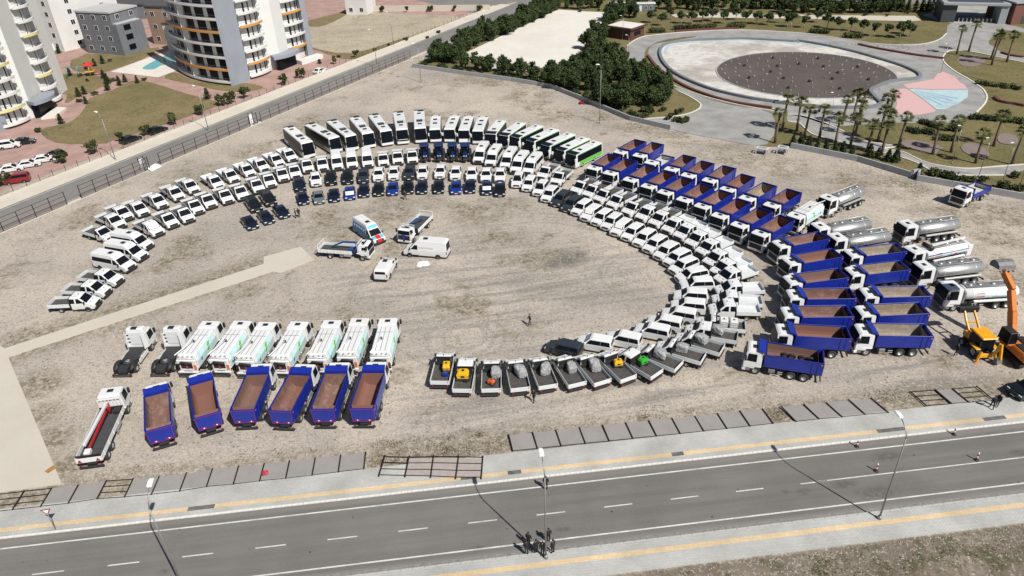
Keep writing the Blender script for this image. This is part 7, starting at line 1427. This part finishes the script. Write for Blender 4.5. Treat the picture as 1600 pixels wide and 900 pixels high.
def balcony_stack(root, P0, P1, bulge, floors, fh, z0, accent, every, back=1.6, nwin=2, fins=0, first_accent=1, n=8):
    pts, nn = curve_pts(P0, P1, bulge, n)
    back_pts = [q - nn*back for q in pts]
    band('facade', root, TW, back_pts, .3, 0, z0 + floors*fh)
    for k in range(floors):
        z = z0 + k*fh; m = accent if (k % every) == first_accent else TW
        fl = band('balcony', root, m if m is not TW else TW, pts, .12, z-.32, z+.28); band('slab', fl, TW, [q - nn*.13 for q in pts], back-.15, z-.25, z-.02)
        tp = [tuple(q + Vector((0,0,z+.95)) - nn*.06) for q in pts]; tube('railing', fl, RAIL, tp, .035, 5, False)
        for j in range(nwin):
            t0, t1 = (j+.12)/nwin, (j+.80)/nwin; i0 = t0*n; a = back_pts[int(i0)].lerp(back_pts[min(int(i0)+1, n)], i0-int(i0)); i1 = t1*n; c = back_pts[int(i1)].lerp(back_pts[min(int(i1)+1, n)], i1-int(i1)); q = nn*.06
            wv = [(a.x+q.x,a.y+q.y,z+.05),(c.x+q.x,c.y+q.y,z+.05),(c.x+q.x,c.y+q.y,z+2.3),(a.x+q.x,a.y+q.y,z+2.3)]; part('balcony_door', wv + [(x-q.x,y-q.y,zz) for x,y,zz in wv], [(0,1,2,3),(7,6,5,4),(0,4,5,1),(1,5,6,2),(2,6,7,3),(3,7,4,0)], GLASS, root, fix=True)
    for j in range(fins):
        t = (j+1)/(fins+1); i0 = t*n; a = back_pts[int(i0)].lerp(back_pts[min(int(i0)+1, n)], i0-int(i0)); obox('fin', root, TW, (a.x+nn.x*back*.5, a.y+nn.y*back*.5, 0), (a.x+nn.x*back*.5, a.y+nn.y*back*.5, z0+floors*fh), .25, back*.9)
    band('parapet', root, TW, pts, back, z0+floors*fh-.3, z0+floors*fh+.3)
def block(root, name, m, pts, z0, z1):
    n = len(pts); v = [(x,y,z0) for x,y in pts] + [(x,y,z1) for x,y in pts]; return part(name, v, [tuple(range(n))[::-1], tuple(range(n,2*n))] + [(i,(i+1)%n,n+(i+1)%n,n+i) for i in range(n)], m, root, fix=True)
# round tower
t1 = empty('apartment_tower'); COL.objects.link(t1); tag(t1, 'tall round white apartment tower with orange bands and a grey-blue slab', 'apartment tower')
FH = 3.15; NF = 10; A, B, C_ = (-92.0, 208.7), (-71.2, 190.1), (-57.0, 222.0)
block(t1, 'core', TW, [(-90.5, 211.5), (-71.5, 194.6), (-60.2, 220.5), (-78, 241)], 0, FH*NF + 1)
balcony_stack(t1, A, B, 2.6, NF, FH, .9, TO, 3, 1.7, 6, 1, 1, 14)
fd = (Vector((-68.2, 194.6)) - Vector(B)).normalized()
block(t1, 'side_slab', TG, [B, (B[0]+.9, B[1]+.2), (-67.6, 195.0), (-69.8, 196.4)], 0, FH*NF + 2.5)
balcony_stack(t1, (-67.4, 195.6), (-63.9, 203.4), .9, NF, FH, .9, TO, 3, 1.6, 2, 0, 1)
block(t1, 'stair_wall', TW, [(-65.2, 204.0), (-62.2, 206.8), (-60.8, 211.6), (-63.5, 213)], 0, FH*NF + 1.5)
balcony_stack(t1, (-60.9, 212.2), (-57.2, 219.6), .8, NF, FH, 3.9, TO, 3, 1.6, 2, 0, 0)
block(t1, 'end_slab', TG, [(-57.6, 219.8), (-56.4, 221.2), (-58.4, 224), (-60.0, 222)], 0, FH*NF + 1.5)
cp, nn = curve_pts((-63.8, 203.2), (-58.8, 212.5), 1.6, 8); band('entrance_canopy', t1, TG, [q + Vector((1.2,-.7,0)) for q in cp], 3.2, 3.2, 4.1); block(t1, 'entrance_glass', GLASS, [(-62.6, 204.2), (-61.6, 204.0), (-58.8, 210.5), (-60, 211)], 0, 3.1)
block(t1, 'entrance_ramp', TW, [(-57.0, 209.0), (-52.5, 216.5), (-54.5, 218), (-59, 211)], 0, 1.1)
# left tower
t2 = empty('apartment_tower'); COL.objects.link(t2); tag(t2, 'white apartment tower with yellow balcony bands at the left edge', 'apartment tower')
block(t2, 'core', TW, [(-113.2, 162.5), (-112.8, 172), (-115.5, 193), (-140, 196), (-138, 160)], 0, FH*NF + 1)
block(t2, 'front_slab', TG, [(-113.5, 160.0), (-112.9, 161.6), (-137, 163), (-137, 159)], 0, FH*NF + 1)
balcony_stack(t2, (-113.2, 160.3), (-110.9, 167.2), 1.0, NF, FH, .9, TY, 3, 1.6, 2, 0, 1)
block(t2, 'stair_wall', TW, [(-112.6, 168.2), (-111.4, 169.5), (-112.8, 177.2), (-115, 177)], 0, FH*NF + 1.5)
balcony_stack(t2, (-112.6, 178.2), (-113.6, 186.0), 1.5, NF, FH, .9, TY, 3, 1.6, 2, 0, 2)
cp, nn = curve_pts((-110.6, 167.6), (-111.2, 177.6), 1.8, 8); band('entrance_canopy', t2, TG, [q + Vector((1.4,0,0)) for q in cp], 3.4, 3.3, 4.1); block(t2, 'entrance_glass', GLASS, [(-110.6, 168.5), (-109.6, 169.4), (-110.2, 176.2), (-111.4, 176.6)], 0, 3.2); block(t2, 'entrance_steps', LOTW, [(-108.8, 167.4), (-106.0, 168.4), (-106.6, 175), (-109.5, 176)], 0, .5)
# pale block behind, grey villa, beige house, small white house
def plain_house(name, lab, pts, h, wall, roof, nf, wins, cat='house', overhang=.3):
    r = empty(name); COL.objects.link(r); tag(r, lab, cat); block(r, 'wall', wall, pts, 0, h); c = Vector((sum(p[0] for p in pts)/len(pts), sum(p[1] for p in pts)/len(pts))); block(r, 'roof', roof, [tuple(c + (Vector(p)-c)*(1+overhang/8)) for p in pts], h, h+.5)
    for e, n in wins:
        a, b_ = Vector((*pts[e], 0)), Vector((*pts[(e+1) % len(pts)], 0)); d = (b_-a).normalized(); L = (b_-a).length; nn = Vector((d.y, -d.x, 0))
        if (a + nn - Vector((*c, 0))).length < (a - nn - Vector((*c, 0))).length: nn = -nn
        for k in range(nf):
            for j in range(n):
                s = L*(j+.5)/n; z = 1.0 + k*(h/nf); O_ = a; w_ = fbox('window', r, WHITE, a, d, nn, s-.75, s+.75, -.02, .06, z, z+1.5); fbox('pane', w_, GLASS, a, d, nn, s-.62, s-.05, .055, .075, z+.1, z+1.4); fbox('pane', w_, GLASS, a, d, nn, s+.05, s+.62, .055, .075, z+.1, z+1.4)
    return r
VG = mat('villa_grey', (.15,.16,.18), .8, var=.08, scale=.5)
vl = plain_house('grey_villa', 'dark grey three storey villa with white windows behind the playground', [(-130.2,235.0),(-117.6,230.0),(-113.8,240.5),(-126.5,246.5)], 12.2, VG, mat('roof_terrace', (.42,.42,.42), .8), 4, [(0,3),(1,2)])
block(vl, 'front_wing', VG, [(-120.3,231.2),(-116.0,229.0),(-112.0,238.0),(-115.5,240.5)], 0, 9.0); block(vl, 'wing_terrace', mat('roof_terrace', (.42,.42,.42), .8), [(-120.0,231.6),(-116.2,229.6),(-112.5,237.6),(-115.6,239.9)], 9.01, 9.25)
for z in (1.2, 4.2, 7.0): fbox('window', vl, GLASS, Vector((-116.0,229.0,0)), Vector((.406,.914,0)), Vector((.914,-.406,0)), 2.5, 5.0, -.05, .06, z, z+1.6)
plain_house('beige_house', 'beige and white house with dark roof beside the round tower', [(-113,244),(-99,239),(-94,252),(-108,258)], 11.5, mat('house_beige', (.30,.21,.16), .8, var=.06), mat('roof_dark', (.07,.07,.075), .8), 3, [(0,3),(1,2)])
plain_house('white_house', 'white house wing with arched shade next to the beige house', [(-104,233),(-94,229.5),(-90,239),(-100,243)], 8.0, TW, mat('roof_dark', (.07,.07,.075), .8), 2, [(0,2),(1,2)])
wb = plain_house('white_apartment', 'white apartment block with grey balconies behind the left tower', [(-158,247),(-139,238),(-128,258),(-148,268)], 22, TW, TW, 7, [(0,4),(1,2)], 'apartment block')
for k in range(7): fbox('balcony', wb, mat('balcony_brown', (.30,.17,.12), .7) if k % 2 else VG, Vector((-158,247,0)), Vector((.904,-.428,0)).normalized(), Vector((-.428,-.904,0)).normalized(), 5, 13, 0, 1.4, .8 + k*3.14, 1.7 + k*3.14)
plain_house('small_white_house', 'small white house with a dark door at the top beyond the sand lot', [(-57,281),(-49,279),(-47,288),(-55,290)], 5.5, TW, TW, 1, [(0,2)])
plain_house('far_block', 'low grey building at the top edge behind the villa', [(-190,300),(-120,285),(-115,305),(-185,320)], 5, VG, mat('roof_dark', (.07,.07,.075), .8), 1, [(0,8)], 'building')
gw = empty('garden_wall'); COL.objects.link(gw); tag(gw, 'long white garden wall behind the playground lawn', 'wall'); O_, d, nn, L = frame_dir((-152, 232), (-134, 248)); fbox('wall_panel', gw, TW, O_, d, nn, 0, L, 0, .3, 0, 2.2)
# beige wall with trees at the top
gw = empty('boundary_wall'); COL.objects.link(gw); tag(gw, 'long beige boundary wall beyond the sand lot at the top', 'wall'); O_, d, nn, L = frame_dir((-48, 285), (-4, 278)); fbox('wall_panel', gw, PAVEB, O_, d, nn, 0, L, 0, .4, 0, 2.0)
for i in range(5): plant('small', -44 + i*9, 282.5 - i*1.3, 1.0, 'wall_shrub', 'shrub in front of the beige boundary wall', 'shrub', 'shrubs along the boundary wall')
# playground
pg = empty('playground_frame'); COL.objects.link(pg); tag(pg, 'colourful playground climbing frame with a red slide on the lawn', 'playground'); pg.location = (-117.5, 206, .06); pg.rotation_euler.z = R(15)
TB_ = mat('play_teal', (.05,.25,.27), .5); PY = mat('play_yellow', (.6,.38,.03), .5); PR = mat('play_red', (.5,.03,.04), .5)
for x in (-4, -1, 2):
    for y in (-1, 1): tube('post', pg, TB_ if x < 0 else PY, [(x,y,0),(x,y,3)], .08, 6)
for x in (-4, -1): tube('beam', pg, PY, [(x,-1,2.6),(x,1,2.6)], .07, 6)
tube('ladder', pg, TB_, [(-4,0,2.6),(-1,0,2.7),(2,0,2.6)], .09, 6); part('roof', [(.6,-1.4,2.9),(3.2,-1.4,2.9),(3.2,1.4,2.9),(.6,1.4,2.9),(1.9,0,3.9)], [(0,1,4),(1,2,4),(2,3,4),(3,0,4),(0,3,2,1)], PR, pg, fix=True); box('platform', pg, PY, .8, 3, -1.1, 1.1, 1.2, 1.35); part('slide', [(3,-.4,1.3),(3,.4,1.3),(5.2,.4,.15),(5.2,-.4,.15),(3,-.4,1.2),(3,.4,1.2),(5.2,.4,.05),(5.2,-.4,.05)], [(0,1,2,3),(7,6,5,4),(0,4,5,1),(1,5,6,2),(2,6,7,3),(3,7,4,0)], PR, pg, fix=True)
# ---------------------------------------------------------------- loose stones and weeds of the lot
def scatter(name, label, n, gen, m, kind):
    rng = np.random.default_rng(hash_(name)); V = []; F = []; k = 0
    P = gen(rng, n)
    for x, y, s in P:
        if kind == 'stone':
            a = rng.uniform(0, 6.28); c, q = math.cos(a)*s, math.sin(a)*s; hh = s*rng.uniform(.4, .8)
            V += [(x+c,y+q,0),(x-q*.8,y+c*.8,0),(x-c,y-q,0),(x+q*.7,y-c*.7,0),(x+rng.uniform(-.2,.2)*s,y+rng.uniform(-.2,.2)*s,hh)]; F += [(k,k+1,k+4),(k+1,k+2,k+4),(k+2,k+3,k+4),(k+3,k,k+4)]; k += 5
        else:
            for j in range(5):
                a = rng.uniform(0, 6.28); r_ = s*rng.uniform(.2, 1); bx, by = x + math.cos(a)*r_*.5, y + math.sin(a)*r_*.5; e = rng.uniform(0, 6.28); w_ = s*.22
                V += [(bx-math.cos(e)*w_,by-math.sin(e)*w_,0),(bx+math.cos(e)*w_,by+math.sin(e)*w_,0),(x+math.cos(a)*r_*1.4,y+math.sin(a)*r_*1.4,s*rng.uniform(.35,.9))]; F.append((k,k+1,k+2)); k += 3
    o = newobj(name, mesh_of(name, V, F, m), None, True); o['kind'] = 'stuff'; o['label'] = label; o['category'] = 'ground cover' ; return o
rngu = np.random.default_rng(5); ucl = []
pwl = PTS['park_wall']
for i in range(len(pwl)-2):
    a, b_ = Vector(pwl[i]), Vector(pwl[i+1]); nn_ = Vector((-(b_-a).y, (b_-a).x)).normalized()
    for k in range(int((b_-a).length/.9)):
        q = a.lerp(b_, rngu.uniform(0,1)) + nn_*rngu.uniform(1.0, 4.2); ucl.append(((q.x, q.y, rngu.uniform(.2,.6)), rngu.uniform(.5,.9)))
o = newobj('undergrowth', leaf_cloud('undergrowth', ucl, 90, .2, LEAF2, rngu, .7), None, True); o['kind'] = 'stuff'; o['label'] = 'dark undergrowth beneath the trees behind the low wall'; o['category'] = 'undergrowth'
def in_lot(x, y): return y > 52.9 + .099*x and y < 211 + min(0, (x+26)*1.75) and not (-64 < x < -28 and abs(y - (73 + (x+63)*.715)) < 2.2) and y < 203 - (x+25)*.72 and not (x < -43 and y < 76 and y < 50 - (x+44.3)*1.25 + 1)
def g_stone(rng, n):
    out = []
    while len(out) < n:
        x, y = rng.uniform(-70, 75), 53 + (rng.uniform(0, 1)**1.6)*110
        if in_lot(x, y): out.append((x, y, rng.uniform(.03, .11)))
    for _ in range(n//5): u_ = rng.uniform(5, 60); q = road_pt(u_, -10.5 - abs(rng.normal(0, 1.6))); out.append((q[0], q[1], rng.uniform(.03, .13)))
    return out
def g_weed(rng, n):
    out = []
    cs = [(rng.uniform(-75, 80), rng.uniform(55, 190), rng.uniform(1.5, 7)) for _ in range(90)]
    for (t, sp) in ((0, 1), (1, 1)):
        pass
    pw = PTS['park_wall'] + PTS['park_wall2'] + PTS['park_wall3']
    for i in range(len(pw)-1):
        a, b_ = Vector(pw[i]), Vector(pw[i+1])
        for _ in range(5): q = a.lerp(b_, rng.uniform(0,1)); cs.append((q.x - rng.uniform(1,5)*.6, q.y - rng.uniform(1,6), rng.uniform(1, 3)))
    for _ in range(14): q = road_pt(rng.uniform(-14.5,-.8), rng.uniform(5.0,6.6)); cs.append((q[0], q[1], .9)); cs.append((q[0], q[1], .6))
    for _ in range(7): q = road_pt(rng.uniform(26.5,28.5), rng.uniform(5,7)); cs.append((q[0], q[1], .7)); q = road_pt(rng.uniform(39,42), rng.uniform(5.5,8)); cs.append((q[0], q[1], 1.0)); 
    for _ in range(40): q = road_pt(rng.uniform(20,60), -11.5 - abs(rng.normal(0,2.2))); cs.append((q[0], q[1], rng.uniform(.4,1.4)))
    for _ in range(25): q = road_pt(rng.uniform(-44,26), 7.6 + abs(rng.normal(0,.5))); cs.append((q[0], q[1], .4))
    while len(out) < n:
        c = cs[rng.integers(len(cs))]; x, y = c[0] + rng.normal(0, c[2]), c[1] + rng.normal(0, c[2]*.7)
        ok = in_lot(x, y) or (y < 36.9 + .099*x and x > 0)
        if ok: out.append((x, y, rng.uniform(.04, .13)))
    return out
scatter('loose_stones', 'scattered pale and grey stones on the gravel', 9000, g_stone, mat('stone', (.27,.25,.225), .9, var=.4, scale=.8), 'stone')
scatter('dry_weeds', 'dry brown weeds growing in patches on the gravel', 9000, g_weed, DRYS, 'weed'); 
scatter('green_weeds', 'low green weeds growing along the edges of the lot', 4000, lambda r, n: [(x+r.uniform(-.5,.5), y+r.uniform(-.5,.5), s) for x, y, s in g_weed(r, n)], SHRUB, 'weed')
for o in list(bpy.data.objects):
    if o.users == 0 or (o.name not in SC.objects): bpy.data.objects.remove(o)
